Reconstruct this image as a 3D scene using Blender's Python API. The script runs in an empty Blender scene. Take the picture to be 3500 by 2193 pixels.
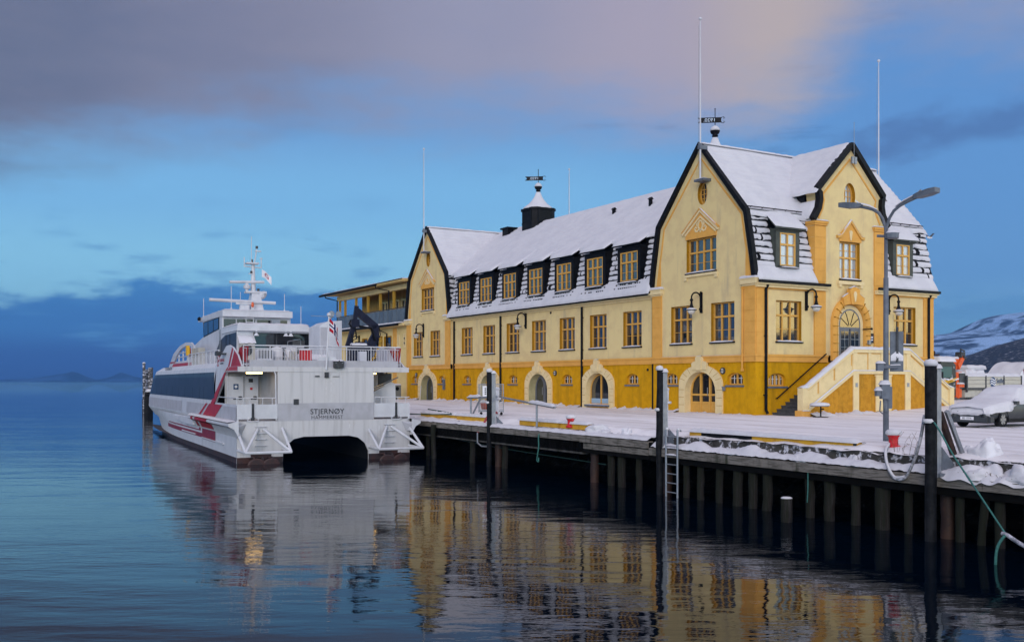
import bpy, math, random
from mathutils import Vector, Matrix, noise
from mathutils.geometry import tessellate_polygon
sc = bpy.context.scene
R = math.radians
random.seed(7)

# ---------------------------------------------------------------- camera
cd = bpy.data.cameras.new("camera"); cam = bpy.data.objects.new("camera", cd)
sc.collection.objects.link(cam); sc.camera = cam
cam.location = (0, 0, 1.7); cam.rotation_euler = (R(90), 0, 0)
cd.sensor_width = 36; cd.lens = 36*3438.5/3500; cd.shift_y = (1302.5-1096.5)/3500
cd.clip_start = .1; cd.clip_end = 80000

# ---------------------------------------------------------------- sky
SUN_EL, SUN_AZ = 16, 192          # degrees; azimuth clockwise from +Y
def srgb(r, g, b, k=1.0):
    f = lambda c: ((c/255)/12.92 if c <= 10 else (((c/255)+.055)/1.055)**2.4)*k
    return (f(r), f(g), f(b), 1)
world = bpy.data.worlds.new("World"); sc.world = world; world.use_nodes = True
wt = world.node_tree; wt.nodes.clear()
def wn(t, **kw):
    n = wt.nodes.new(t)
    for k, v in kw.items(): setattr(n, k, v)
    return n
def put(sock, v):
    if isinstance(v, bpy.types.NodeSocket): wt.links.new(v, sock)
    else: sock.default_value = v
def mth(op, a, b=0.0, c=0.0):
    n = wn('ShaderNodeMath', operation=op)
    put(n.inputs[0], a); put(n.inputs[1], b); put(n.inputs[2], c); return n.outputs[0]
def sstep(lo, hi, v, a=0.0, b=1.0):
    n = wn('ShaderNodeMapRange', interpolation_type='SMOOTHSTEP')
    put(n.inputs[0], v); put(n.inputs[1], lo); put(n.inputs[2], hi); put(n.inputs[3], a); put(n.inputs[4], b)
    return n.outputs[0]
def mixc(f, a, b):
    n = wn('ShaderNodeMix', data_type='RGBA'); put(n.inputs[0], f); put(n.inputs[6], a); put(n.inputs[7], b)
    return n.outputs[2]
def ramp(v, stops, lo, hi):
    m = wn('ShaderNodeMapRange'); put(m.inputs[0], v); put(m.inputs[1], float(lo)); put(m.inputs[2], float(hi))
    n = wn('ShaderNodeValToRGB'); put(n.inputs[0], m.outputs[0]); e = n.color_ramp.elements
    n.color_ramp.interpolation = 'EASE'
    while len(e) < len(stops): e.new(.5)
    for i, (p, c) in enumerate(stops):
        e[i].position = (p-lo)/(hi-lo); e[i].color = c if len(c) == 4 else (*c, 1)
    return n.outputs[0]
def curve(v, stops, lo, hi, scale):            # piecewise value over v
    n = ramp(v, [(p, (q/scale,)*3) for p, q in stops], lo, hi)
    n.node.color_ramp.interpolation = 'LINEAR'
    return mth('MULTIPLY', n, scale)
tc = wn('ShaderNodeTexCoord'); sep = wn('ShaderNodeSeparateXYZ'); wt.links.new(tc.outputs['Generated'], sep.inputs[0])
X, Y, Z = sep.outputs
AZ = mth('MULTIPLY', mth('ARCTAN2', X, Y), 57.29578)
EL = mth('MULTIPLY', mth('ARCSINE', Z), 57.29578)
def skynoise(sx, sy, scale, detail=6, seed=0, rough=.55):
    cx = wn('ShaderNodeCombineXYZ'); put(cx.inputs[0], mth('MULTIPLY', AZ, sx)); put(cx.inputs[1], mth('MULTIPLY', EL, sy)); put(cx.inputs[2], float(seed))
    n = wn('ShaderNodeTexNoise'); put(n.inputs['Vector'], cx.outputs[0]); put(n.inputs['Scale'], scale); put(n.inputs['Detail'], detail); put(n.inputs['Roughness'], rough)
    return mth('SUBTRACT', n.outputs['Fac'], .5)
base = ramp(EL, [(-4, srgb(60, 90, 140)), (0, srgb(120, 180, 215)), (3, srgb(150, 212, 235)), (6, srgb(146, 210, 242)), (10, srgb(128, 190, 236)),
                 (15, srgb(112, 160, 214)), (21, srgb(100, 142, 205)), (40, srgb(140, 140, 160)), (80, srgb(172, 168, 182))], -4, 80)
# deeper blue to the right of the building
base = mixc(mth('MULTIPLY', mth('MULTIPLY', sstep(2, 22, AZ), sstep(70, 30, AZ)), sstep(1.5, 6, EL, .25, .85)), base, srgb(94, 146, 208))
# wisps
wis = sstep(.08, .24, skynoise(.10, .55, 1.0, 7, 3))
base = mixc(mth('MULTIPLY', mth('MULTIPLY', wis, sstep(-4, 10, AZ, .14, .8)), sstep(2, 6, EL)), base, srgb(78, 116, 172))
streak = sstep(1.5, 0, mth('ABSOLUTE', mth('SUBTRACT', mth('ADD', EL, mth('MULTIPLY', skynoise(.2, .4, 1.2, 6, 9), 5.0)), mth('ADD', mth('MULTIPLY', AZ, .22), 7.6))))
base = mixc(mth('MULTIPLY', mth('MULTIPLY', streak, sstep(13, 19, AZ)), mth('MULTIPLY', sstep(60, 40, AZ), .7)), base, srgb(78, 110, 165))
# low dark bank of cloud over the sea
lowedge = curve(AZ, [(-90, 5.5), (-30, 4.4), (-26, 4.4), (-20, 5.4), (-15, 5.3), (-11, 4.9), (-5, 5.4), (3, 3.5), (16, 2.0), (22, 4.2), (40, 5), (90, 2)], -90, 90, 10)
le = mth('ADD', mth('ADD', EL, mth('MULTIPLY', skynoise(.20, .6, 1.0, 8, 5), 3.0)), mth('MULTIPLY', skynoise(.9, 2.2, 1.0, 8, 6, .65), 1.1))
lmask = sstep(mth('ADD', lowedge, .40), mth('SUBTRACT', lowedge, .45), le)
lcol = ramp(EL, [(-4, srgb(40, 74, 132)), (0, srgb(36, 76, 148)), (1.2, srgb(34, 82, 158)), (3, srgb(52, 118, 190)), (6, srgb(66, 136, 200)), (9, srgb(90, 150, 205))], -4, 9)
lcol = mixc(mth('MULTIPLY', mth('MULTIPLY', sstep(.02, .22, skynoise(.16, .9, 1.0, 8, 12, .6)), .75), sstep(.8, 2.6, EL)), lcol, srgb(92, 162, 218))
lcol = mixc(mth('MULTIPLY', sstep(.05, .25, skynoise(.10, .8, 1.0, 7, 14)), .55), lcol, srgb(40, 78, 140))
lmask = mth('MULTIPLY', mth('MULTIPLY', lmask, sstep(14, 4, AZ, .35, 1)), sstep(-130, -100, AZ))
lmask = mth('MULTIPLY', lmask, sstep(75, 50, AZ))
sky = mixc(lmask, base, lcol)
pat = mth('MULTIPLY', mth('MULTIPLY', sstep(.02, .2, skynoise(.22, .9, 1.0, 7, 17)), sstep(3, 5, EL)), mth('MULTIPLY', sstep(9.5, 7, EL), .55))
sky = mixc(mth('MULTIPLY', pat, sstep(8, 0, AZ)), sky, srgb(84, 146, 204))
# high mauve cloud deck with a warm break on the right
hedge = curve(AZ, [(-180, 10), (-60, 9), (-27, 10.8), (-19, 13.0), (-10, 15.2), (0, 14.9), (8, 14.3), (14, 15.0), (17, 16.4), (20, 18.4), (23.5, 17.6), (30, 15.5), (60, 15), (110, 14), (180, 10)], -180, 180, 30)
he = mth('ADD', mth('ADD', EL, mth('MULTIPLY', skynoise(.06, .16, 1.0, 6, 21), 7.0)), mth('MULTIPLY', skynoise(.22, .7, 1.0, 8, 23, .62), 4.2))
hmask = sstep(mth('SUBTRACT', hedge, 2.6), mth('ADD', hedge, 3.2), he)
hcol = ramp(AZ, [(-180, srgb(165, 160, 178)), (-60, srgb(92, 98, 128)), (-27, srgb(96, 104, 130)), (-14, srgb(126, 127, 150)), (-2, srgb(150, 150, 174)),
                 (8, srgb(172, 162, 178)), (15, srgb(190, 174, 170)), (22, srgb(146, 152, 180)), (60, srgb(170, 165, 180)), (180, srgb(165, 160, 178))], -180, 180)
hcol = mixc(mth('MULTIPLY', sstep(-.2, .2, skynoise(.07, .2, 1.0, 5, 31)), .16), hcol, srgb(185, 172, 178))
hcol = mixc(mth('MULTIPLY', sstep(24, 60, EL), .8), hcol, srgb(178, 174, 188))
sky = mixc(mth('MULTIPLY', hmask, sstep(45, 18, AZ, .8, .97)), sky, hcol)
# bright band of evening light behind and to the right of the camera, with a dark shore under it
gl = mth('MULTIPLY', sstep(60, 82, AZ), sstep(150, 122, AZ))
glow = ramp(mth('ADD', EL, mth('MULTIPLY', skynoise(.5, .2, 1.0, 5, 40), 1.2)), [(-4, srgb(20, 26, 34)), (2.55, srgb(24, 32, 42)), (2.8, srgb(255, 220, 135, 4.6)), (5.2, srgb(255, 230, 165, 4.4)), (6.8, srgb(215, 235, 236, 4.2)), (11, srgb(200, 226, 238, 3.2)), (18, srgb(190, 205, 220, 1.6)), (30, srgb(178, 178, 195))], -4, 30)
bk = mth('ADD', sstep(60, 105, mth('ABSOLUTE', AZ), 0, .85), sstep(30, 60, EL, 0, .35))  # unseen sky behind and overhead brightened to light walls and snow
bright = wn('ShaderNodeVectorMath', operation='SCALE'); put(bright.inputs[0], sky); put(bright.inputs[3], mth('ADD', bk, 1.0)); sky = bright.outputs[0]
sky = mixc(mth('MULTIPLY', gl, sstep(34, 20, EL)), sky, glow)
nish = wn('ShaderNodeTexSky', sky_type='NISHITA'); nish.sun_disc = False
nish.sun_elevation = R(SUN_EL); nish.sun_rotation = R(SUN_AZ)
bg = wn('ShaderNodeBackground'); put(bg.inputs[0], sky); put(bg.inputs[1], 1.0)
bg2 = wn('ShaderNodeBackground'); put(bg2.inputs[0], nish.outputs[0]); put(bg2.inputs[1], 0.004)
ad = wn('ShaderNodeAddShader'); wt.links.new(bg.outputs[0], ad.inputs[0]); wt.links.new(bg2.outputs[0], ad.inputs[1])
wo = wn('ShaderNodeOutputWorld'); wt.links.new(ad.outputs[0], wo.inputs[0])

# ---------------------------------------------------------------- sun and exposure
sd = bpy.data.lights.new("sun", 'SUN'); sd.energy = 1.4; sd.angle = R(24); sd.color = (1, .94, .88)
sun = bpy.data.objects.new("sun", sd); sc.collection.objects.link(sun)
dv = Vector((math.sin(R(SUN_AZ))*math.cos(R(SUN_EL)), math.cos(R(SUN_AZ))*math.cos(R(SUN_EL)), math.sin(R(SUN_EL))))
sun.rotation_euler = dv.to_track_quat('Z', 'Y').to_euler(); sun.location = (0, -20, 40)
sc.view_settings.view_transform = 'Standard'; sc.view_settings.look = 'None'
sc.view_settings.exposure = 0.0; sc.view_settings.gamma = 1.0; sc.view_settings.use_curve_mapping = False

# ---------------------------------------------------------------- materials
def mat(name, col, rough=.7, var=None, vs=2.0, vr=(.42, .62), st=(1, 1, 1), bump=0, bs=20, bst=(1, 1, 1), metal=0, ior=1.45, dirt=None, ds=.6, dr=(.55, .75), emit=0, detail=6, spec=None):
    m = bpy.data.materials.new(name); m.use_nodes = True; t = m.node_tree; b = t.nodes['Principled BSDF']
    b.inputs['Base Color'].default_value = (*col[:3], 1); b.inputs['Roughness'].default_value = rough
    b.inputs['Specular IOR Level'].default_value = .15 if rough >= .75 else .5
    if spec is not None: b.inputs['Specular IOR Level'].default_value = spec
    b.inputs['Metallic'].default_value = metal; b.inputs['IOR'].default_value = ior
    if emit:
        b.inputs['Emission Color'].default_value = (*col[:3], 1); b.inputs['Emission Strength'].default_value = emit
    tcn = t.nodes.new('ShaderNodeTexCoord')
    def tex(scale, stretch, det=detail):
        mp = t.nodes.new('ShaderNodeMapping'); mp.inputs['Scale'].default_value = stretch
        t.links.new(tcn.outputs['Object'], mp.inputs[0])
        n = t.nodes.new('ShaderNodeTexNoise'); n.inputs['Scale'].default_value = scale; n.inputs['Detail'].default_value = det
        n.inputs['Roughness'].default_value = .62
        t.links.new(mp.outputs[0], n.inputs['Vector']); return n.outputs['Fac']
    def rng(f, lo, hi):
        r = t.nodes.new('ShaderNodeMapRange'); r.interpolation_type = 'SMOOTHSTEP'
        t.links.new(f, r.inputs[0]); r.inputs[1].default_value = lo; r.inputs[2].default_value = hi; return r.outputs[0]
    def mx(f, a, c2):
        n = t.nodes.new('ShaderNodeMix'); n.data_type = 'RGBA'; t.links.new(f, n.inputs[0])
        if isinstance(a, bpy.types.NodeSocket): t.links.new(a, n.inputs[6])
        else: n.inputs[6].default_value = (*a[:3], 1)
        n.inputs[7].default_value = (*c2[:3], 1); return n.outputs[2]
    c = col
    if var: c = mx(rng(tex(vs, st), *vr), c, var)
    if dirt: c = mx(rng(tex(ds*1.5, (1, 1, .13)), *dr), c, dirt)
    if var or dirt: t.links.new(c, b.inputs['Base Color'])
    if bump:
        bn = t.nodes.new('ShaderNodeBump'); bn.inputs['Strength'].default_value = min(1, bump); bn.inputs['Distance'].default_value = .02*max(1, bump)
        t.links.new(tex(bs, bst), bn.inputs['Height']); t.links.new(bn.outputs[0], b.inputs['Normal'])
    return m
def worldcoords(m):
    t = m.node_tree; g = t.nodes.new('ShaderNodeNewGeometry')
    for n in [n for n in t.nodes if n.type == 'MAPPING']: t.links.new(g.outputs['Position'], n.inputs[0])
    return m
def lin(r, g, b): return srgb(r, g, b)[:3]
MT = {}
MT['snow'] = mat('snow', (.62, .615, .64), .75, (.575, .572, .605), 1.2, bump=.5, bs=9)
MT['snowg'] = mat('snow_ground', (.77, .745, .755), .75, (.60, .565, .56), .8, vr=(.45, .66), st=(1.6, .12, 1), bump=.7, bs=5, bst=(1, .6, 1))
MT['snowd'] = mat('snow_dirty', (.68, .675, .71), .8, (.48, .47, .50), 2.2, vr=(.52, .75), bump=1, bs=7)
MT['cream'] = mat('cream_render', (.73, .575, .275), .85, (.67, .515, .255), 1.1, bump=.35, bs=60, dirt=(.50, .40, .24), ds=1.1, dr=(.53, .78))
MT['creamt'] = mat('cream_trim', (.76, .61, .33), .8, (.70, .56, .30), 2.5, bump=.15, bs=50)
MT['orange'] = mat('apricot_render', (.72, .375, .085), .8, (.66, .34, .075), 1.5, bump=.3, bs=50, dirt=(.54, .29, .07), ds=1.2, dr=(.58, .8))
MT['yellow'] = mat('ochre_roughcast', (.66, .335, .006), .95, (.58, .29, .005), 3.0, bump=1.8, bs=26, dirt=(.40, .21, .008), ds=.9, dr=(.50, .76))
MT['stairoch'] = mat('orange_roughcast', (.60, .29, .03), .95, (.50, .23, .022), 4.0, bump=2.2, bs=26, dirt=(.28, .15, .02), ds=1.0, dr=(.5, .75))
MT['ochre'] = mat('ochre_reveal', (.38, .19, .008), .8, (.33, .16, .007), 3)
MT['greenrev'] = mat('pale_green_reveal', (.45, .40, .22), .85, (.38, .34, .18), 2)
MT['frame'] = mat('orange_frame', (.66, .36, .07), .5, (.60, .32, .06), 6)
MT['tile'] = mat('black_tile', (.006, .0065, .009), .6, (.012, .013, .017), 6, bump=.6, bs=12, spec=.15)
MT['black'] = mat('black_paint', (.004, .0045, .006), .5, (.009, .009, .011), 5, bump=.15, bs=15, spec=.15)
MT['sheet'] = mat('dark_sheet_metal', (.010, .011, .014), .45, (.016, .018, .022), 3, spec=.2)
MT['greysheet'] = mat('grey_sheet_metal', (.035, .042, .035), .5, (.05, .06, .05), 3)
MT['glass'] = mat('window_glass', (.028, .036, .042), .03, (.010, .014, .020), .8, vr=(.38, .62), ior=2.2, bump=.05, bs=1.3)
worldcoords(MT['glass'])
MT['glassv1'] = worldcoords(mat('curtained_glass', (.02, .026, .03), .03, (.085, .095, .10), 1.6, vr=(.50, .60), st=(2.2, 2.2, .12), ior=2.2, bump=.05, bs=1.3))
MT['glassv2'] = worldcoords(mat('deep_room_glass', (.008, .011, .016), .03, (.05, .055, .05), 1.1, vr=(.52, .7), ior=2.2, bump=.06, bs=1.1))
MT['glassd'] = mat('dark_glass', (.012, .014, .018), .04, ior=1.7, bump=.05, bs=1.2)
MT['glassf'] = mat('ferry_glass', (.032, .035, .042), .3, (.044, .048, .057), .7, ior=1.25, spec=.3)
MT['glassb'] = mat('pale_sky_glass', (.30, .34, .37), .05, (.36, .40, .43), 1, ior=2.0)  # pale base colour paints reflected sky into the upper entrance-side panes
MT['greydoor'] = mat('grey_door_paint', (.14, .15, .17), .45, (.12, .13, .15), 3)
MT['white'] = mat('white_ship_paint', (.60, .61, .645), .42, (.54, .55, .585), 1.2, dirt=(.44, .45, .475), ds=.5, dr=(.52, .8), bump=.12, bs=3)
MT['whitew'] = mat('weathered_ship_paint', (.57, .565, .575), .5, (.47, .465, .47), 4.5, vr=(.46, .70), st=(1, 1, .07), dirt=(.40, .37, .35), ds=1.6, dr=(.60, .80), bump=.12, bs=3)
MT['whiteg'] = mat('grey_band_paint', (.44, .44, .48), .5, (.39, .39, .42), 1.4, dirt=(.35, .34, .36), ds=1.0, dr=(.56, .8))
MT['red'] = mat('red_ship_paint', (.40, .016, .026), .45, (.34, .014, .022), 1.5, spec=.25)
MT['redd'] = mat('faded_red_paint', (.42, .045, .065), .5, (.36, .035, .05), 1.5, spec=.25)
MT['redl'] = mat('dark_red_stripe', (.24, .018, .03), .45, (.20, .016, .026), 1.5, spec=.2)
MT['redb'] = mat('bollard_red', (.58, .012, .02), .5, (.5, .012, .02), 4)
MT['boot'] = mat('antifouling', (.035, .022, .024), .6, (.06, .025, .022), 2.5)
MT['navy'] = mat('navy_crane_paint', (.007, .009, .026), .45, (.012, .014, .032), 4, spec=.2)
MT['yel'] = mat('yellow_plastic', (.75, .42, .02), .5)
MT['orng'] = mat('orange_paint', (.70, .10, .015), .45, (.62, .085, .012), 3)
MT['steel'] = mat('galvanised_steel', (.30, .32, .35), .45, (.24, .26, .29), 6, metal=.5)
MT['greyp'] = mat('grey_pole_steel', (.13, .15, .18), .5, (.10, .115, .14), 4, dirt=(.20, .14, .10), ds=1.4, dr=(.66, .8))
MT['darkst'] = mat('dark_steel', (.05, .055, .06), .5, (.03, .03, .035), 4)
MT['rubber'] = mat('black_fender_plastic', (.007, .008, .010), .62, (.016, .017, .02), 5, bump=.3, bs=8, dirt=(.05, .05, .055), ds=2.5, dr=(.62, .8), spec=.12)
MT['wood'] = mat('weathered_timber', (.15, .14, .135), .9, (.05, .045, .042), 7, vr=(.4, .6), st=(6, 6, .35), bump=1, bs=9, bst=(6, 6, .5))
MT['pilew'] = mat('pile_timber', (.042, .04, .04), .9, (.02, .017, .017), 6, vr=(.36, .58), st=(7, 7, .3), bump=1.2, bs=9, bst=(6, 6, .4), dirt=(.015, .017, .012), ds=1.5, dr=(.45, .62))
MT['beam'] = mat('beam_timber', (.22, .20, .18), .9, (.10, .093, .08), 5, st=(.4, .4, 5), bump=1, bs=9, bst=(1, 1, 6), dirt=(.04, .045, .03), ds=1.2, dr=(.52, .7))
MT['conc'] = mat('dark_concrete', (.085, .082, .08), .9, (.045, .045, .04), 3, bump=.8, bs=14, dirt=(.025, .028, .022), ds=1.0, dr=(.5, .7))
MT['void'] = mat('underquay_shade_black', (.002, .002, .002), .9, (.004, .004, .004), 2)  # near-black colour paints in the deep shade under the quay
MT['rustst'] = mat('rusty_pipe', (.022, .011, .009), .7, (.045, .02, .013), 4, bump=.4, bs=12)
MT['rock'] = mat('kerb_stone', (.06, .058, .055), .95, (.62, .62, .68), 5, vr=(.52, .66), bump=1.5, bs=7)
MT['stone'] = mat('step_stone', (.085, .085, .088), .85, (.06, .06, .062), 4, bump=.4, bs=20)
MT['kerby'] = mat('yellow_kerb_paint', (.60, .33, .02), .7, (.5, .26, .02), 3)
MT['ropeg'] = mat('green_rope', (.035, .13, .115), .85, (.06, .18, .16), 30)
MT['ropegr'] = mat('grey_rope', (.24, .25, .28), .9, (.5, .5, .56), 9, vr=(.45, .6), bump=.8, bs=40)
MT['carp'] = mat('grey_car_paint', (.055, .06, .064), .35, (.045, .05, .054), 2, metal=.2, spec=.3)
MT['tyre'] = mat('tyre_rubber', (.014, .014, .015), .85)
MT['alloy'] = mat('alloy_wheel', (.30, .30, .30), .4, metal=.6)
MT['palewood'] = mat('truck_side_boards', (.50, .48, .40), .7, (.42, .40, .33), 4, st=(.3, .3, 8))
MT['tlight'] = mat('lit_tube', (1, .62, .22), .4, emit=9)
MT['lampglass'] = mat('frosted_lamp_glass', (.62, .60, .55), .35, (.54, .52, .48), 5)
MT['plate'] = mat('number_plate_white', (.72, .72, .74), .4)
MT['ink'] = mat('black_lettering', (.012, .013, .016), .5)
MT['inkb'] = mat('blue_lettering', (.02, .06, .15), .5)
MT['lightbl'] = mat('light_blue_lettering', (.30, .45, .60), .5)
MT['shadeboard'] = mat('timber_cladding', (.56, .40, .16), .75, (.48, .34, .13), 3)
MT['skynum'] = mat('sky_pale_numerals', (.55, .66, .78), .6)  # sky light through the vane's pierced numerals, painted as pale lettering
MT['navyflag'] = mat('flag_blue', (.012, .02, .09), .8)
MT['redflag'] = mat('flag_red', (.38, .012, .025), .8)
MT['whiteflag'] = mat('flag_white', (.7, .7, .74), .8)
MT['beige'] = mat('beige_enamel', (.46, .44, .38), .5, (.40, .38, .33), 3)
MT['inside'] = mat('ferry_interior_paint', (.42, .41, .40), .55, (.36, .35, .34), 2)
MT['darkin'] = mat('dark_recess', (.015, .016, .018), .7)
# ---------------------------------------------------------------- mesh helpers
class MB:
    def __init__(s): s.v = []; s.f = []; s.T = None
    def add(s, vs, fs):
        o = len(s.v)
        for p in vs:
            p = Vector(p); s.v.append(tuple(s.T @ p) if s.T else tuple(p))
        s.f += [tuple(i+o for i in f) for f in fs]
    def box(s, x0, x1, y0, y1, z0, z1):
        s.add([(x, y, z) for z in (z0, z1) for y in (y0, y1) for x in (x0, x1)],
              [(0, 2, 3, 1), (4, 5, 7, 6), (0, 1, 5, 4), (2, 6, 7, 3), (0, 4, 6, 2), (1, 3, 7, 5)]); return s
    def mbox(s, M, u0, u1, z0, z1, d0, d1):
        s.add([M(u, z, d) for d in (d0, d1) for z in (z0, z1) for u in (u0, u1)],
              [(0, 2, 3, 1), (4, 5, 7, 6), (0, 1, 5, 4), (2, 6, 7, 3), (0, 4, 6, 2), (1, 3, 7, 5)]); return s
    def tube(s, pts, r, n=8, cap=True):
        pts = [Vector(p) for p in pts]; k = len(pts)
        rs = r if isinstance(r, (list, tuple)) else [r]*k
        up = None; vs = []
        for i, p in enumerate(pts):
            d = (pts[min(i+1, k-1)]-pts[max(i-1, 0)])
            d = d.normalized() if d.length > 1e-9 else Vector((0, 0, 1))
            if up is None: up = d.orthogonal().normalized()
            up = (up-d*up.dot(d)); up = up.normalized() if up.length > 1e-6 else d.orthogonal().normalized()
            w = d.cross(up)
            for j in range(n):
                a = 2*math.pi*j/n; vs.append(p+(up*math.cos(a)+w*math.sin(a))*rs[i])
        fs = [(i*n+j, i*n+(j+1) % n, (i+1)*n+(j+1) % n, (i+1)*n+j) for i in range(k-1) for j in range(n)]
        if cap: fs += [tuple(range(n))[::-1], tuple((k-1)*n+j for j in range(n))]
        s.add(vs, fs); return s
    def lathe(s, prof, c=(0, 0, 0), n=16, M=None):
        vs = []
        for r, z in prof:
            for j in range(n):
                a = 2*math.pi*j/n; p = Vector((r*math.cos(a), r*math.sin(a), z))
                vs.append((M @ p if M else p)+Vector(c))
        k = len(prof)
        fs = [(i*n+j, i*n+(j+1) % n, (i+1)*n+(j+1) % n, (i+1)*n+j) for i in range(k-1) for j in range(n)]
        if prof[0][0] > 1e-6: fs.append(tuple(range(n))[::-1])
        if prof[-1][0] > 1e-6: fs.append(tuple((k-1)*n+j for j in range(n)))
        s.add(vs, fs); return s
    def prism(s, poly, M, d0, d1, holes=(), front=True, back=True):
        loops = [list(poly)]+[list(h) for h in holes]; flat = [p for l in loops for p in l]; n = len(flat)
        tri = tessellate_polygon([[Vector((a, b, 0)) for a, b in l] for l in loops])
        vs = [M(a, b, d0) for a, b in flat]+[M(a, b, d1) for a, b in flat]; fs = []
        if front: fs += [tuple(t) for t in tri]
        if back: fs += [tuple(i+n for i in t[::-1]) for t in tri]
        o = 0
        for l in loops:
            k = len(l)
            fs += [(o+i, o+(i+1) % k, n+o+(i+1) % k, n+o+i) for i in range(k)]; o += k
        s.add(vs, fs); return s
    def plate(s, poly, M, d, holes=()):
        loops = [list(poly)]+[list(h) for h in holes]; flat = [p for l in loops for p in l]
        tri = tessellate_polygon([[Vector((a, b, 0)) for a, b in l] for l in loops])
        s.add([M(a, b, d) for a, b in flat], [tuple(t) for t in tri]); return s
    def rim(s, loop, M, d0, d1):               # the walls of an opening
        k = len(loop)
        s.add([M(a, b, d0) for a, b in loop]+[M(a, b, d1) for a, b in loop], [(i, (i+1) % k, k+(i+1) % k, k+i) for i in range(k)]); return s
    def grid(s, fn, nu, nv):
        vs = [fn(i/nu, j/nv) for j in range(nv+1) for i in range(nu+1)]; w = nu+1
        s.add(vs, [(j*w+i, j*w+i+1, (j+1)*w+i+1, (j+1)*w+i) for j in range(nv) for i in range(nu)]); return s
    def strip(s, path, M, w, d0, d1):          # raised band of width w along a (u,z) path
        n = len(path); L = []; Rr = []
        for i, p in enumerate(path):
            a = Vector(path[max(i-1, 0)]); b = Vector(path[min(i+1, n-1)]); t = (b-a).normalized(); nn = Vector((-t.y, t.x))*w/2
            L.append((p[0]+nn.x, p[1]+nn.y)); Rr.append((p[0]-nn.x, p[1]-nn.y))
        for i in range(n-1):
            q = [L[i], L[i+1], Rr[i+1], Rr[i]]
            s.add([M(a, b, d0) for a, b in q]+[M(a, b, d1) for a, b in q], [(0, 1, 2, 3), (7, 6, 5, 4), (0, 4, 5, 1), (2, 6, 7, 3), (0, 3, 7, 4), (1, 5, 6, 2)])
        return s
    def build(s, name, m, parent=None, smooth=False):
        me = bpy.data.meshes.new(name); me.from_pydata(s.v, [], s.f); me.update()
        if smooth: me.polygons.foreach_set('use_smooth', [True]*len(me.polygons))
        me.materials.append(MT[m] if isinstance(m, str) else m)
        o = bpy.data.objects.new(name, me); sc.collection.objects.link(o)
        if parent: o.parent = parent
        return o
def tag(o, label=None, cat=None, group=None, kind=None):
    if label: o['label'] = label
    if cat: o['category'] = cat
    if group: o['group'] = group
    if kind: o['kind'] = kind
    return o
def empty(name, loc=(0, 0, 0), rz=0, label=None, cat=None, group=None, parent=None):
    o = bpy.data.objects.new(name, None); sc.collection.objects.link(o); o.location = loc; o.rotation_euler = (0, 0, rz); o.empty_display_size = .2
    if parent: o.parent = parent
    return tag(o, label, cat, group)
def kids(o): return [c for c in bpy.data.objects if c.parent == o]
def copy_tree(o, parent=None):
    c = o.copy(); sc.collection.objects.link(c); c.parent = parent
    for ch in kids(o): copy_tree(ch, c)
    return c
def text(name, body, size, m, parent, loc, rot, ext=.004, align='CENTER', sx=1, sy=1, bold=0, sp=1):
    cu = bpy.data.curves.new(name, 'FONT'); cu.body = body; cu.size = size; cu.extrude = ext; cu.align_x = align; cu.align_y = 'CENTER'; cu.offset = bold; cu.space_character = sp
    tmp = bpy.data.objects.new(name, cu); sc.collection.objects.link(tmp)
    me = bpy.data.meshes.new_from_object(tmp.evaluated_get(bpy.context.evaluated_depsgraph_get())); bpy.data.objects.remove(tmp); bpy.data.curves.remove(cu)
    me.name = name; me.materials.clear(); me.materials.append(MT[m]); o = bpy.data.objects.new(name, me); sc.collection.objects.link(o); o.parent = parent
    o.location = loc; o.rotation_euler = rot; o.scale = (sx, sy, 1); return o
def nz(x, y=0, z=0, s=1): return noise.noise(Vector((x*s, y*s, z*s)))
def arch(u0, u1, z0, zs, zt, n=14):            # upright opening with a round or flattened head
    c = (u0+u1)/2; a = (u1-u0)/2
    return [(u1, z0)]+[(c+a*math.cos(math.pi*i/n), zs+(zt-zs)*math.sin(math.pi*i/n)) for i in range(n+1)]+[(u0, z0)]
def rect(u0, u1, z0, z1): return [(u0, z0), (u1, z0), (u1, z1), (u0, z1)]
def ell(c, z, a, b, n=24): return [(c+a*math.cos(2*math.pi*i/n), z+b*math.sin(2*math.pi*i/n)) for i in range(n)]
MA = lambda u, z, d: (d, u, z)                 # wall facing -x
MBm = lambda u, z, d: (u, d, z)                # wall facing -y
def off(M, k): return lambda u, z, d: M(u, z, d+k)
def pillow(mb, x0, x1, y0, y1, z, h, seed=0, nx=None, ny=None, over=.03):   # a cushion of snow on a flat top
    nx = nx or max(4, min(40, int((x1-x0)/.06))); ny = ny or max(4, min(40, int((y1-y0)/.06)))
    x0 -= over; x1 += over; y0 -= over; y1 += over
    r = min(.12, (x1-x0)/2, (y1-y0)/2)
    def f(u, v):
        x = x0+(x1-x0)*u; y = y0+(y1-y0)*v
        e = min(x-x0, x1-x, y-y0, y1-y)/r; e = max(0, min(1, e)); k = math.sqrt(1-(1-e)**2)
        return (x, y, z-.015+(h*(1+.35*nz(x*2.3+seed, y*2.3, seed)))*k)
    mb.grid(f, nx, ny); return mb
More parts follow.
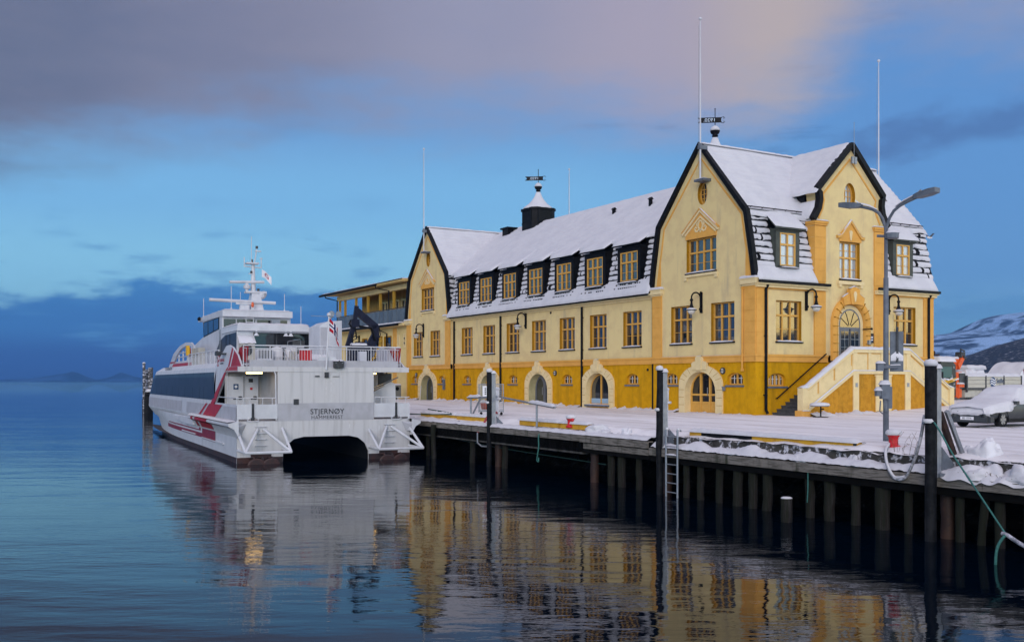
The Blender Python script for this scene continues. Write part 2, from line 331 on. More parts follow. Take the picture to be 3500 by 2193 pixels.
def sheet(mb, p00, p10, p11, p01, th, out, seed=0, du=.22, dvv=.16, eave=.12, ripple=.012, edges=(1, 1, 1, 1)):
    """snow lying on a roof slope: v=0 is the eave, v=1 the ridge; edges = round off (u0,u1,v0,v1)"""
    p00, p10, p11, p01 = map(Vector, (p00, p10, p11, p01)); n = (p10-p00).cross(p01-p00).normalized()
    if n.dot(Vector(out)) < 0: n = -n
    lu = (p10-p00).length; lv = (p01-p00).length; nu = max(6, int(lu/du)); nv = max(5, int(lv/dvv))
    def f(u, v):
        ev = -eave*(.5+.9*nz(u*lu*1.1+seed*3.1, seed))*max(0, 1-v*4)
        vv = v+ev/lv; p = (p00*(1-u)+p10*u)*(1-vv)+(p01*(1-u)+p11*u)*vv
        ds = [u*lu if edges[0] else 9, (1-u)*lu if edges[1] else 9, v*lv if edges[2] else 9, (1-v)*lv if edges[3] else 9]
        e = max(0, min(1, min(ds)/.2)); k = math.sqrt(1-(1-e)**2)
        t = th*(.9+.35*nz(u*lu*.5+seed, v*lv*.5, seed)+.12*nz(u*lu*2+seed, v*lv*2))+ripple*math.sin(v*lv*2*math.pi/.36+nz(u*lu*.8, seed))
        return p+n*(t*k-.012)
    mb.grid(f, nu, nv); return mb
def courses(ms, md, bl, br, tl, tr, out, excl=(), nc=8, seed=0, step=.11, gap=.50):
    """steep tiled face: dark stepped courses (md) with broken rows of snow lying on them (ms)"""
    bl, br, tl, tr = map(Vector, (bl, br, tl, tr)); n = (br-bl).cross(tl-bl).normalized()
    if n.dot(Vector(out)) < 0: n = -n
    lu = (br-bl).length; nu = max(3, int(lu/step))
    P = lambda u, v, h: (bl*(1-u)+br*u)*(1-v)+(tl*(1-u)+tr*u)*v+n*h
    for j in range(nc):
        v0, v1 = j/nc, (j+1)/nc; hv = 1/nc
        md.add([P(0, v0, .05), P(1, v0, .05), P(1, v1, 0), P(0, v1, 0), P(0, v0, 0), P(1, v0, 0)], [(0, 1, 2, 3), (4, 5, 1, 0)])
        rows = []
        for i in range(nu+1):
            u = i/nu; x = u*lu
            g = gap*(.55+.45*j/nc)*(.75+.9*nz(x*1.7+seed, j*3.7, seed)+.5*nz(x*7+seed, j*5.1))
            lo = v0+hv*max(.0, min(.75, g)); hi = v1+hv*(.03+.10*nz(x*5, j*2.3, seed+4))
            if j == nc-1: hi = v1-hv*(.35+.5*nz(x*2.2, seed, 7))
            rows.append((u, lo, max(lo+.02*hv, hi)))
        for i in range(nu):
            a, b = rows[i], rows[i+1]; um = (a[0]+b[0])/2*lu; vm = (v0+v1)/2
            if any(e0 <= um <= e1 and f0 <= vm <= f1 for e0, e1, f0, f1 in excl): continue
            if nz(um*3.3+seed*1.7, j*4.4, seed) > .30+.14*(nc-j)/nc: continue
            pr = []
            for (u, lo, hi) in (a, b):
                for q, h in ((0, .045), (.25, .10), (.6, .085), (1, .02)):
                    pr.append(P(u, lo+(hi-lo)*q, h+.02*nz(u*lu*6, j+q, seed)))
            ms.add(pr, [(q, q+4, q+5, q+1) for q in range(3)])
# ---------------------------------------------------------------- sea
WZ = -2.05
def water_mat():
    m = bpy.data.materials.new('sea_water'); m.use_nodes = True; t = m.node_tree; b = t.nodes['Principled BSDF']
    b.inputs['Base Color'].default_value = (.0004, .003, .008, 1); b.inputs['Roughness'].default_value = .015; b.inputs['IOR'].default_value = 1.26
    g = t.nodes.new('ShaderNodeNewGeometry')
    def noi(sx, sy, scale, det, rot=0.0):
        mp = t.nodes.new('ShaderNodeMapping'); mp.inputs['Scale'].default_value = (sx, sy, 1); mp.inputs['Rotation'].default_value = (0, 0, rot)
        t.links.new(g.outputs['Position'], mp.inputs[0])
        n = t.nodes.new('ShaderNodeTexNoise'); n.inputs['Scale'].default_value = scale; n.inputs['Detail'].default_value = det; n.inputs['Roughness'].default_value = .5
        t.links.new(mp.outputs[0], n.inputs['Vector']); return n.outputs['Fac']
    def M2(op, a, c):
        n = t.nodes.new('ShaderNodeMath'); n.operation = op
        for i, q in enumerate((a, c)):
            if isinstance(q, bpy.types.NodeSocket): t.links.new(q, n.inputs[i])
            else: n.inputs[i].default_value = q
        return n.outputs[0]
    def rngf(v, a, c, lo, hi):
        n = t.nodes.new('ShaderNodeMapRange'); n.interpolation_type = 'SMOOTHSTEP'; t.links.new(v, n.inputs[0])
        for i, q in enumerate((a, c, lo, hi)): n.inputs[i+1].default_value = q
        return n.outputs[0]
    sp = t.nodes.new('ShaderNodeSeparateXYZ'); t.links.new(g.outputs['Position'], sp.inputs[0])
    patch = rngf(noi(.05, .16, 1, 3, .2), .40, .62, .35, 1.0)            # calm and ruffled patches of water
    rip = M2('ADD', M2('MULTIPLY', noi(.9, 2.6, 1.0, 4, .25), patch), M2('MULTIPLY', noi(2.2, 6.0, 1.0, 3, .3), M2('MULTIPLY', patch, .38)))               # short ripples
    swl = M2('MULTIPLY', noi(.22, .55, 1.0, 2, -.1), 2.2)
    far = rngf(sp.outputs[1], 60, 700, 0, 1)
    chop = M2('MULTIPLY', noi(.25, .7, 1.0, 5, .1), M2('MULTIPLY', far, 16.0))
    chop = M2('ADD', chop, M2('MULTIPLY', noi(.15, .030, 1.0, 5, .05), M2('MULTIPLY', far, 110.0)))
    h = M2('ADD', M2('ADD', rip, swl), chop)
    bn = t.nodes.new('ShaderNodeBump'); bn.inputs['Strength'].default_value = 1; bn.inputs['Distance'].default_value = .0125
    t.links.new(h, bn.inputs['Height']); t.links.new(bn.outputs[0], b.inputs['Normal'])
    return m
MT['water'] = water_mat()
mb = MB()
ys = [-60, 0, 20, 60, 150, 400, 1500, 6000, 30000]; xs = [-20000, -3000, -500, -100, 0, 40, 200, 1500, 20000]
vs = [(x, y, WZ) for y in ys for x in xs]; w = len(xs)
mb.add(vs, [(j*w+i, j*w+i+1, (j+1)*w+i+1, (j+1)*w+i) for j in range(len(ys)-1) for i in range(w-1)])
tag(mb.build('sea', 'water'), kind='structure')

# ---------------------------------------------------------------- quay: local x = inland (d), local y = along the edge away from the camera (k)
QA = math.atan2(.475, .88); QO = Vector((4.8, 33.65, 0))
def Q(k, d, z=0): return Vector((QO.x+.88*d-.475*k, QO.y+.475*d+.88*k, z))
def quay_obj(o): o.location = QO; o.rotation_euler = (0, 0, QA); return o
def sm(a, b, x):
    t = max(0, min(1, (x-a)/(b-a))); return t*t*(3-2*t)
def gz(k, d):                                  # height of the snowy ground
    z = .55*sm(15, 31, d)+max(0, k)*.0040*sm(2, 9, d)
    z += .03*nz(k*.5, d*.9, 1)+.014*nz(k*2.2, d*3.5, 2)+.02*nz(k*.13, d*2.2, 5)*sm(1.5, 3, d)
    if d < 1.6: z += .07*nz(k*1.3, d*2, 4)*(1-sm(.9, 1.6, d))
    if d < .55: z += .05*nz(k*2.6, 9)
    for dc, dp in ((3.6, .045), (5.3, .05), (7.9, .035), (9.5, .035)):
        z -= dp*math.exp(-((d-dc-.5*nz(k*.06, dc)-.006*k)/.28)**2)*sm(-14, -8, k)
    drop = (-.13 if k < .3 else -.20)
    z += drop*(1-sm(.45, 1.05, d))
    return z
def frange(a, b, s):
    n = max(1, round((b-a)/s)); return [a+(b-a)*i/n for i in range(n)]
ks = frange(-40, -16, 1.5)+frange(-16, 22, .16)+frange(22, 60, .5)+frange(60, 76, 4)+[76]
ds = frange(.46, 1.6, .09)+frange(1.6, 11, .16)+frange(11, 18, .5)+frange(18, 60, 2)+[60, 110, 250]
mb = MB(); w = len(ks)
mb.add([(d+((.17*nz(k*1.1, 6)+.10*nz(k*3.1, 8)-.06) if d < .5 and k < .3 else 0)*(1 if abs(k) < 22 else 0), k, gz(k, d)) for d in ds for k in ks], [(j*w+i, j*w+i+1, (j+1)*w+i+1, (j+1)*w+i) for j in range(len(ds)-1) for i in range(w-1)])
tag(quay_obj(mb.build('quay_ground', 'snowg', smooth=True)), kind='structure')
# wall of rough stone under the snow (near part) and the deck edge
mb = MB()
def fw(u, v):
    k = -40+40.3*u; d = .50-.10*(1-v)+.07*nz(k*3, v*3, 2); return (d, k, -.62+v*.50+.03*nz(k*4, v*2))
mb.grid(fw, 420, 5)
qw = tag(quay_obj(mb.build('quay_wall', 'rock')), kind='structure')
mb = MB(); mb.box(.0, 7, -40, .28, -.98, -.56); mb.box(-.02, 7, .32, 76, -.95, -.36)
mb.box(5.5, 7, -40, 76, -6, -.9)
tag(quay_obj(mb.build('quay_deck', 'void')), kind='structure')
# snow on the edge ledge
mb = MB()
def fl(u, v):
    k = -40+40.2*u; d = -.06+.60*v; e = 1-abs(2*v-.9)**3
    
    far_ = 1+1.1*sm(-10.8, -12.0, k); low = sm(-10.8, -11.6, k)
    return (d-.06*nz(k*1.5, 7)-(.12+.14*nz(k*2.3, 4))*low*(1-v), k, -.53+.14*max(0, e)-low*(1-v)*(.10+.12*nz(k*2.9, 5))+(.06+.50*max(0, nz(k*.8, 3)+.08)+.16*nz(k*2.2, 1)+.05*nz(k*4, v*3))*max(0, v-.05)*e+.03*nz(k*6, v*5))
mb.grid(fl, 560, 9)
def fl2(u, v):
    k = .34+75*u; d = -.10+.75*v; e = max(0, 1-abs(2*v-.9)**4)
    lump = .06*max(0, nz(k*2.4, 1.5))*(1-v)
    return (d+.03*nz(k*2, 3), k, -.345+.14*e+(.05*nz(k*2.8, v*4)+lump)*e+.04*v)
mb.grid(fl2, 700, 8)
tag(quay_obj(mb.build('ledge_snow', 'snow', smooth=True)), kind='structure')
# timber edge beams: separate baulks end to end
beam = [(-40, -21), (-21, -12.4), (-12.4, -5.2), (-5.2, .26)]
for i, (a, b) in enumerate(beam):
    mb = MB(); mb.box(-.10, .16, a+.01, b-.01, -.78, -.535)
    tag(quay_obj(mb.build('edge_beam', 'beam')), ['weathered timber edge beam nearest the camera, beyond the snow mounds', 'weathered edge beam under the snow mounds right of the nearest black pole', 'weathered edge beam under the near red bollard', 'weathered edge beam right of the ladder'][i], 'beam', 'timber beams along the quay edge')
for i, (a, b) in enumerate([(.34, 4.6), (4.6, 11.9), (12.0, 18.2), (18.3, 21), (21, 60)]):
    mb = MB(); mb.box(-.12, .16, a+.01, b-.01, -.56+.02*(i % 2), -.325+.01*(i % 2))
    tag(quay_obj(mb.build('edge_beam', 'beam')), ['grey edge beam just left of the ladder pole', 'grey edge beam below the far red bollard', 'grey edge beam beside the middle black pole', 'short grey edge beam beside the ferry stern', 'long edge beam hidden behind the ferry'][i], 'beam', 'timber beams along the quay edge')
mb = MB(); mb.box(-.02, .25, 4.5, 60, -1.02, -.60)
tag(quay_obj(mb.build('quay_fascia', 'conc')), kind='structure')
mb = MB(); mb.box(-.06, .2, .35, 4.4, -.80, -.60)
tag(quay_obj(mb.build('waling_timber', 'beam')), 'lower timber waling above the paired piles left of the ladder pole', 'beam')
# heap of stones at the waterline under the quay
mb = MB()
def fr(u, v):
    k = -30+60*u; d = 2.2+2.6*v; return (d+.3*nz(k*1.5, v*3), k, WZ-.35+1.0*v+.35*nz(k*1.9, v*3, 3)+.15*nz(k*5, v*6))
mb.grid(fr, 260, 10)
tag(quay_obj(mb.build('rock_slope', mat('wet_rock', (.006, .006, .006), .8, (.05, .05, .05), 4, vr=(.56, .75), bump=1, bs=8))), kind='structure')
# piles
def pile(k, d, r, top, lean=0, m='pilew', seed=0):
    mb = MB(); pts = []; rs = []
    for i in range(9):
        z = WZ-1.2+(top-WZ+1.2)*i/8
        pts.append((.03*nz(i*.7, seed), lean*(z-top)+.03*nz(i*.7, seed+9), z)); rs.append(r*(.94+.12*nz(i*.9, seed+3)+.05*i/8))
    mb.tube(pts, rs, 12); o = mb.build('timber_pile', m, smooth=True)
    o.location = Q(k, d, 0); o.rotation_euler = (0, 0, QA); return o
PL = [(19.4, 'timber pile against the starboard stern of the ferry', .12, -.98, 0), (14.3, 'grey timber pile left of the middle black pole', .14, -.95, 0), (11.1, 'split grey timber pile right of the middle black pole', .14, -.95, 0),
      (2.93, 'left one of the two close grey piles left of the ladder', .14, -.8, 0), (2.26, 'right one of the two close grey piles left of the ladder', .15, -.8, 0), (1.22, 'slim mossy pile close left of the ladder pole', .12, -.8, 0),
      (-1.41, 'first dark pile right of the ladder', .11, -.78, 0), (-2.11, 'second dark pile right of the ladder', .12, -.78, 0), (-3.04, 'third dark pile right of the ladder, narrow and split', .12, -.78, 0), (-3.89, 'fourth dark pile right of the ladder, broad and pale', .16, -.78, -.03),
      (-4.53, 'fifth dark pile right of the ladder', .14, -.78, 0), (-5.18, 'sixth dark pile right of the ladder, just left of the snowy stump', .15, -.78, -.04), (-6.82, 'pale pile with a frayed green rope end beside it', .135, -.78, 0), (-7.54, 'broad pale pile with a rope tied round its head', .15, -.78, 0),
      (-8.45, 'pale cracked pile left below the near red bollard', .125, -.78, 0), (-9.34, 'thick split pile right below the near red bollard', .19, -.78, 0), (-10.13, 'pile below the hanging snowy rope loop', .11, -.78, 0),
      (-11.6, 'slim pile just right of the nearest black pole', .11, -.78, 0), (-12.28, 'leaning broken pile below the snow mound', .10, -.80, -.10), (-12.62, 'straight dark pile behind the leaning broken one', .12, -.80, 0), (-13.35, 'outermost pile right of the leaning broken one', .12, -.80, 0)]
for i, (k, lb, r, top, ln) in enumerate(PL):
    tag(pile(k, .20, r, top, ln, seed=i*2.3), lb, 'pile', 'timber piles under the quay')
tag(pile(17.75, -.25, .13, -.42, .05, seed=51), 'rusty leaning mooring post with a snow cap beside the ferry stern', 'pile', 'timber piles under the quay')
for k, d, lb in ((12.0, .35, 'rusty steel pile behind the middle black pole'), (4.17, .3, 'rust red steel pile under the quay left of the two close piles'), (-11.12, .38, 'dark red steel pile behind the nearest black pole'), (-.05, .45, 'dark red steel pile behind the ladder pole')):
    tag(pile(k, d, .17, -.55, 0, 'rustst', k), lb, 'pile', 'steel piles under the quay')
o = pile(-7.18, -1.0, .155, -1.42, 0, seed=77); o.name = 'pile_stump'
tag(o, 'short pile stump with snow on it standing alone in the dark water', 'pile')
mb = MB(); mb.lathe([(.15, -1.425), (.15, -1.40), (.10, -1.38), (0, -1.375)]); mb.build('snow_cap', 'snow', o, True)
# ---------------------------------------------------------------- mountains and far shore
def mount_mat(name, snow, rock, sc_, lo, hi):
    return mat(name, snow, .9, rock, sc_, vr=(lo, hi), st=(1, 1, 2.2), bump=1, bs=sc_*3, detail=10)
def ridge(name, pts, Y, depth, m, base, seed, amp, nu=150, nv=40):
    mb = MB(); us = [p[0] for p in pts]
    def H(x):
        for a, b in zip(pts, pts[1:]):
            if a[0] <= x <= b[0]:
                t = (x-a[0])/(b[0]-a[0]); return a[1]+(b[1]-a[1])*t
        return pts[-1][1]
    def f(u, v):
        x = us[0]+(us[-1]-us[0])*u; s = sm(0, 1, v); h = H(x)
        n = amp*(nz(x/amp*.10, v*9, seed)+.5*nz(x/amp*.26, v*22, seed)+.25*nz(x/amp*.6, v*50, seed))
        z = base+(h-base)*s*(1 if v < 1 else 1)+n*.35*math.sin(math.pi*min(1, v))*.9
        return (x, Y+depth*v+n*.5, z)
    mb.grid(f, nu, nv)
    def g(u, v):
        x = us[0]+(us[-1]-us[0])*u; return (x, Y+depth+depth*v, H(x)*(1-v)+base*v)
    mb.grid(g, nu, 3)
    return tag(mb.build(name, m, smooth=True), kind='structure')
def px(u, v, Yd): return ((u-1750)/3438.5*Yd, 1.7-(v-1302.5)/3438.5*Yd)
YM = 3600
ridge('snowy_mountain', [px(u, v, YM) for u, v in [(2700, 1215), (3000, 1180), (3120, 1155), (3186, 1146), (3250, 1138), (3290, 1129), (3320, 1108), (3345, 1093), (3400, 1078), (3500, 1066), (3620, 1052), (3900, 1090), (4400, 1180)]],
      YM-1500, 1500, mount_mat('mountain_shade_blue', (.32, .48, .72), (.035, .05, .09), .012, .42, .58), -5, 3, 60)  # snow and rock darkened and blued: cloud shade and distance painted in
YH = 1300
ridge('wooded_hill', [px(u, v, YH) for u, v in [(3120, 1302), (3215, 1292), (3265, 1255), (3290, 1238), (3340, 1212), (3400, 1182), (3500, 1155), (3650, 1130), (4200, 1080)]],
      YH-350, 350, mount_mat('bare_birch_wood', (.025, .025, .032), (.30, .31, .36), .16, .52, .74), 0, 8, 14)
YF = 5800
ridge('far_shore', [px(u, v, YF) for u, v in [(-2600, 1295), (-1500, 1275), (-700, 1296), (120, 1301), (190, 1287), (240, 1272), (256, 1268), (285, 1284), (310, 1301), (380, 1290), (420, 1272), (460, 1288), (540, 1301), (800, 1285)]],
      YF-300, 300, mat('far_shore_haze_blue', (.035, .10, .27), .9, (.015, .05, .15), .007, vr=(.36, .58)), -5, 11, 60, 160, 16)  # blue haze of distance painted into the shore colour
# ---------------------------------------------------------------- harbour building; local x = depth (s), y = along the quay front (t)
BA = R(30.316); BO = Vector((11.86, 49, 0))
def BL(s, t, z=0): return Vector((BO.x+s*math.cos(BA)-t*math.sin(BA), BO.y+s*math.sin(BA)+t*math.cos(BA), z))
house = empty('harbour_building', BO, BA, 'long yellow harbour building with snowy mansard roof and two tall gables facing the quay', 'building')
def snowline(mb, pts, wv, h, seed=0, n=7, step=.15):      # ridge of snow lying along a path
    P = [Vector(p) for p in pts]; q = []
    for a, b in zip(P, P[1:]):
        k = max(1, int((b-a).length/step)); q += [a+(b-a)*i/k for i in range(k)]
    q.append(P[-1]); wv = Vector(wv); vs = []; m = len(q)
    for i, p in enumerate(q):
        e = min(1, min(i, m-1-i)/2+.25); hh = h*e*(1+.35*nz(i*.45, seed)+.15*nz(i*1.7, seed, 2))
        for j in range(n):
            a = math.pi*j/(n-1); vs.append(p+wv*math.cos(a)*(1+.06*nz(i*.8, seed, j))+Vector((0, 0, hh*math.sin(a)-.012)))
    mb.add(vs, [(i*n+j, i*n+j+1, (i+1)*n+j+1, (i+1)*n+j) for i in range(m-1) for j in range(n-1)]); return mb
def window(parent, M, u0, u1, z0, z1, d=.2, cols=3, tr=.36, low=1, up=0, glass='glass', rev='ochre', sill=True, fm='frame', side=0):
    mb = MB(); f = .062; h = z1-z0; zt = z1-h*tr
    for a, b, c, e in ((u0, u0+f, z0, z1), (u1-f, u1, z0, z1), (u0+f, u1-f, z0, z0+f), (u0+f, u1-f, z1-f, z1)): mb.mbox(M, a, b, c, e, d-.03, d+.08)
    mb.mbox(M, u0+f, u1-f, zt-.047, zt+.047, d-.045, d+.07)
    cw = (u1-u0-2*f)/cols
    for i in range(1, cols):
        for a, b in ((z0+f, zt-.047), (zt+.047, z1-f)): mb.mbox(M, u0+f+cw*i-.033, u0+f+cw*i+.033, a, b, d-.035, d+.06)
    for i in range(cols):
        a, b = u0+f+cw*i+.033*(i > 0), u0+f+cw*(i+1)-.033*(i < cols-1)
        if low: zz = z0+f+(zt-.055-z0-f)*.47; mb.mbox(M, a, b, zz-.012, zz+.012, d+.005, d+.05)
        if up: zz = zt+(z1-f-zt)*.5; mb.mbox(M, a, b, zz-.012, zz+.012, d+.005, d+.05)
    o = mb.build('window', fm, parent)
    MB().mbox(M, u0+f*.5, u1-f*.5, z0+f*.5, z1-f*.5, d+.045, d+.065).build('pane', glass, o)
    if rev:
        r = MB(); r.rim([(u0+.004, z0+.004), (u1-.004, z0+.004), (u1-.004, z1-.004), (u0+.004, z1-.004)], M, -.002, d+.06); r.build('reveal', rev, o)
    if sill:
        MB().mbox(M, u0-.05, u1+.05, z0-.085, z0-.01, -.09, d-.03).build('sill', 'black', o)
        sb = MB(); c0 = M(u0+.0, z0-.01, -.03); c1 = M(u1-.0, z0-.01, -.03); nn = Vector(M(0, 0, .08))-Vector(M(0, 0, 0))
        snowline(sb, [c0, c1], nn*1.2, .075, u0); sb.build('sill_snow', 'snow', o, True)
    return o
def arch_window(parent, M, u0, u1, z0, z1, d=.16, cols=2, fm='frame', glass='glassd'):
    zs = z0+(z1-z0)*.55; mb = MB(); f = .07
    outer = arch(u0, u1, z0, zs, z1, 10); inner = arch(u0+f, u1-f, z0+f, zs, z1-f, 10)
    mb.prism(outer, M, d, d+.08, [inner]); c = (u0+u1)/2
    for i in range(1, cols): uu = u0+(u1-u0)*i/cols; mb.mbox(M, uu-.045, uu+.045, z0+f*.9, z1-f*.9-.06*abs(uu-c), d-.01, d+.07)
    o = mb.build('window', fm, parent)
    b = MB()
    for i in range(cols):
        a = u0+f+(u1-u0-2*f)*(i+.5)/cols; b.mbox(M, a-.012, a+.012, z0+f, z1-f-.06, d+.02, d+.05)
    b.mbox(M, u0+f, u1-f, zs-.012, zs+.012, d+.021, d+.049); b.build('glazing_bar', 'plate', o)
    MB().plate(inner, M, d+.052).build('pane', glass, o)
    r = MB(); r.rim(arch(u0+.003, u1-.003, z0+.003, zs, z1-.003, 10), M, 0, d+.05); r.build('reveal', 'yellow', o)
    s = MB(); s.mbox(M, u0-.10, u1+.10, z0-.10, z0-.012, -.07, d); s.build('sill', 'greyp', o)
    return o
def hood(parent, M, uc, hw, z0, z1, hole):     # moulded arch surround with a stepped keystone
    zs = 1.0+(.55); n = 16; ow = hw; pts = [(uc+ow, z0)]
    for i in range(n+1):
        a = math.pi*i/n; u = uc+ow*math.cos(a); z = zs+(2.55-zs)*math.sin(a)
        if abs(u-uc) < .54: z = max(z, 2.66)
        pts.append((u, z))
    pts.append((uc-ow, z0))
    mb = MB(); mb.prism(pts, M, -.10, .02, [hole])
    key = [(uc-.54, 2.30), (uc-.60, 2.62), (uc-.46, 2.72), (uc-.25, 2.76), (uc-.25, 2.93), (uc-.12, 3.02), (uc+.12, 3.02), (uc+.25, 2.93), (uc+.25, 2.76), (uc+.46, 2.72), (uc+.60, 2.62), (uc+.54, 2.30)]
    mb.prism(key, M, -.17, -.05)
    mb.prism([(uc-.17, 2.28), (uc-.25, 2.92), (uc-.12, 3.03), (uc+.12, 3.03), (uc+.25, 2.92), (uc+.17, 2.28)], M, -.21, -.1)
    o = mb.build('door_surround', 'creamt', parent)
    g = MB()
    for s in (-1, 1):
        for z in (.45, .85, 1.25): g.mbox(M, uc+s*ow-.0-(.42 if s > 0 else 0), uc+s*ow+(.42 if s < 0 else 0), z, z+.018, -.103, -.09)
        for a in (18, 36, 54):
            ca, sa = math.cos(R(a)), math.sin(R(a)); p = [(uc+s*(ow-.42)*ca, zs+(2.20-zs)*sa), (uc+s*ow*ca, zs+(2.55-zs)*sa)]
            g.strip(p, M, .018, -.103, -.09)
    g.build('joint', 'ochre', o)
    sn = MB(); snowline(sn, [M(uc-.22, 3.015, -.10), M(uc+.22, 3.015, -.10)], Vector(M(0, 0, .12))-Vector(M(0, 0, 0)), .06, uc); sn.build('snow_cap', 'snow', o, True)
    return o
M0 = MA; M1 = off(MA, .25)
C1, C2, TE = 3.97, 36.9, 40.87                  # head centres and far end
SP = [10.2+3.4*i for i in range(7)]
GP = [(3.90, 6.87), (3.74, 7.8), (3.52, 8.95), (3.34, 10.08)]         # half profile of the front gables
def gable(c, ap=13.95, g=GP, k=0): return [(c+h-k, z) for h, z in g]+[(c, ap-k*1.3)]+[(c-h+k, z) for h, z in g[::-1]]
U = dict(w=(5.71, 3.71))
hwin = {C1: [(4.68, 6.41), (1.475, 3.205)], C2: [(34.67, 36.4), (37.83, 39.56)]}
# walls
def wall(name, poly, M, m, holes=(), t=.3): return MB().prism(poly, M, 0, t, holes).build(name, m, house)
for c in (C1, C2):
    lo, hi = c-3.97, c+3.97
    poly = [(lo, 3.02), (hi, 3.02), (hi, 6.6)]+gable(c)+[(lo, 6.6)]
    holes = [rect(a, b, 3.71, 5.71) for a, b in hwin[c]]+[rect(c-1.16, c+1.16, 7.40, 9.16), ell(c-.1, 11.47, .38, .60)]
    wall('gable_wall', poly, M0, 'cream', holes)
    small = [(c-3.09, c-1.98), (c+1.9, c+3.0)]
    ah = arch(c-1.22, c+1.22, -.2, 1.15, 2.22) if c == C1 else arch(c-1.2, c+1.2, -.2, 1.15, 2.22)
    wall('plinth_wall', rect(lo, hi, -.4, 2.66), M0, 'yellow', [ah]+[arch(a, b, 1.52, 1.86, 2.13, 10) for a, b in small], .5)
    for a, b in small: arch_window(house, M0, a, b, 1.52, 2.13)
    db = MB(); db.mbox(M0, lo-.06, hi+.06, 2.66, 2.98, -.06, .0); db.mbox(M0, lo-.09, hi+.09, 2.93, 3.03, -.10, -.055); db.mbox(M0, lo-.075, hi+.075, 2.66, 2.71, -.085, -.055)
    db.build('dado_band', 'orange', house)
    sn = MB(); snowline(sn, [M0(lo+.8, 3.02, -.05), M0(hi-.8, 3.02, -.05)], (.055, 0, 0), .028, c); sn.build('ledge_snow', 'snow', house, True)
    for a, b in ((lo-.03, lo+.77), (hi-.77, hi+.03)):
        p = MB(); z = 3.03
        while z < 6.38: p.mbox(M0, a, b, z, min(z+.525, 6.38), -.07, .02); p.mbox(M0, a+.012, b-.012, z+.5, min(z+.56, 6.38), -.055, .02); z += .54
        p.build('pilaster', 'orange', house)
        a2, b2 = (a-.16, b+.10) if a < c else (a-.10, b+.16)
        k = MB(); k.mbox(M0, a2+.08, b2-.08, 6.38, 6.47, -.13, .05); k.mbox(M0, a2, b2, 6.47, 6.68, -.22, .05); k.mbox(M0, a2-.03, b2+.03, 6.68, 6.76, -.25, .05)
        kb = k.build('kneeler', 'creamt', house)
        s = MB(); pillow(s, -.25, .05, a2-.03, b2+.03, 6.76, .13, a); s.build('snow_cap', 'snow', kb, True)
    for i, (a, b) in enumerate(hwin[c]): window(house, M0, a, b, 3.71, 5.71, .2, glass=('glassv1', 'glassv2')[(i+(c == C1)) % 2])
    window(house, M0, c-1.16, c+1.16, 7.40, 9.16, .2, 4, .40)
    # oval window
    f = MB(); f.prism(ell(c-.1, 11.47, .38, .60), M0, .18, .26, [ell(c-.1, 11.47, .31, .53)])
    for q in (-.1, .1): f.mbox(M0, c-.1+q-.014, c-.1+q+.014, 10.97, 11.97, .19, .25)
    for q in (-.28, -.05, .18): f.mbox(M0, c-.4, c+.2, 11.5+q-.014, 11.5+q+.014, .191, .249)
    ow = f.build('oval_window', 'frame', house)
    MB().plate(ell(c-.1, 11.47, .33, .55), M0, .235).build('pane', 'glassd', ow)
    MB().rim(ell(c-.1, 11.47, .377, .597), M0, 0, .25).build('reveal', 'ochre', ow)
    # pediment over the gable window
    z0, zt, h = 9.30, 10.62, 1.30
    pm = MB(); pm.prism([(c-h, 9.50), (c+h, 9.50), (c, zt)], M0, -.03, .01)
    pm.mbox(M0, c-1.2, c+1.2, 9.17, 9.5, -.05, .01); pd = pm.build('pediment', 'orange', house)
    e = MB(); e.strip([(c-h-.10, 9.46), (c, zt-.05), (c+h+.10, 9.46)], M0, .13, -.12, -.02); e.strip([(c-h+.10, 9.40), (c, zt-.36), (c+h-.10, 9.40)], M0, .10, -.09, -.02); e.build('moulding', 'creamt', pd)
    e = MB(); e.strip([(c-h-.12, 9.56), (c-.02, zt+.06)], M0, .06, -.145, -.02); e.strip([(c+.02, zt+.06), (c+h+.12, 9.56)], M0, .06, -.145, -.02); e.build('edge', 'orange', pd)
    sn = MB(); snowline(sn, [M0(c-h-.08, 9.60, -.09), M0(c-.02, zt+.10, -.09)], (.06, 0, 0), .05, 2); snowline(sn, [M0(c+.02, zt+.10, -.09), M0(c+h+.08, 9.60, -.09)], (.06, 0, 0), .05, 3); sn.build('snow_cap', 'snow', pd, True)
    og = MB(); og.strip(ell(c, 9.83, .17, .24, 14)+[(c+.17, 9.83)], M0, .09, -.07, -.02)
    for s in (-1, 1):
        og.strip([(c+s*.12, 9.60), (c+s*.24, 9.52), (c+s*.38, 9.55), (c+s*.44, 9.68), (c+s*.36, 9.76), (c+s*.28, 9.70)], M0, .09, -.07, -.02); og.strip([(c+s*.14, 9.98), (c+s*.30, 9.92), (c+s*.26, 9.80)], M0, .07, -.07, -.02)
    og.mbox(M0, c-.05, c+.05, 9.46, 9.62, -.07, -.02); og.build('scroll_ornament', 'creamt', pd)
    # apricot line following the gable and the black verge boards
    li = MB(); li.strip([(c+3.62, 6.9), (c+3.45, 7.8), (c+3.22, 8.9), (c+3.02, 10.0), (c, 13.30), (c-3.02, 10.0), (c-3.22, 8.9), (c-3.45, 7.8), (c-3.62, 6.9)], M0, .10, -.03, .01)
    for s in (-1, 1): li.prism([(c+s*3.62, 6.76), (c+s*3.60, 7.0), (c+s*3.45, 7.8), (c+s*3.33, 8.3), (c+s*3.30, 7.6), (c+s*3.30, 6.76)][::s], M0, -.028, .01)
    li.build('gable_moulding', 'orange', house)
    vb = MB(); vb.strip([(c+4.02, 6.76), (c+3.86, 7.8), (c+3.64, 8.95), (c+3.42, 10.10), (c+.02, 14.02), (c-3.42, 10.10), (c-3.64, 8.95), (c-3.86, 7.8), (c-4.02, 6.76)], M0, .26, -.20, .06)
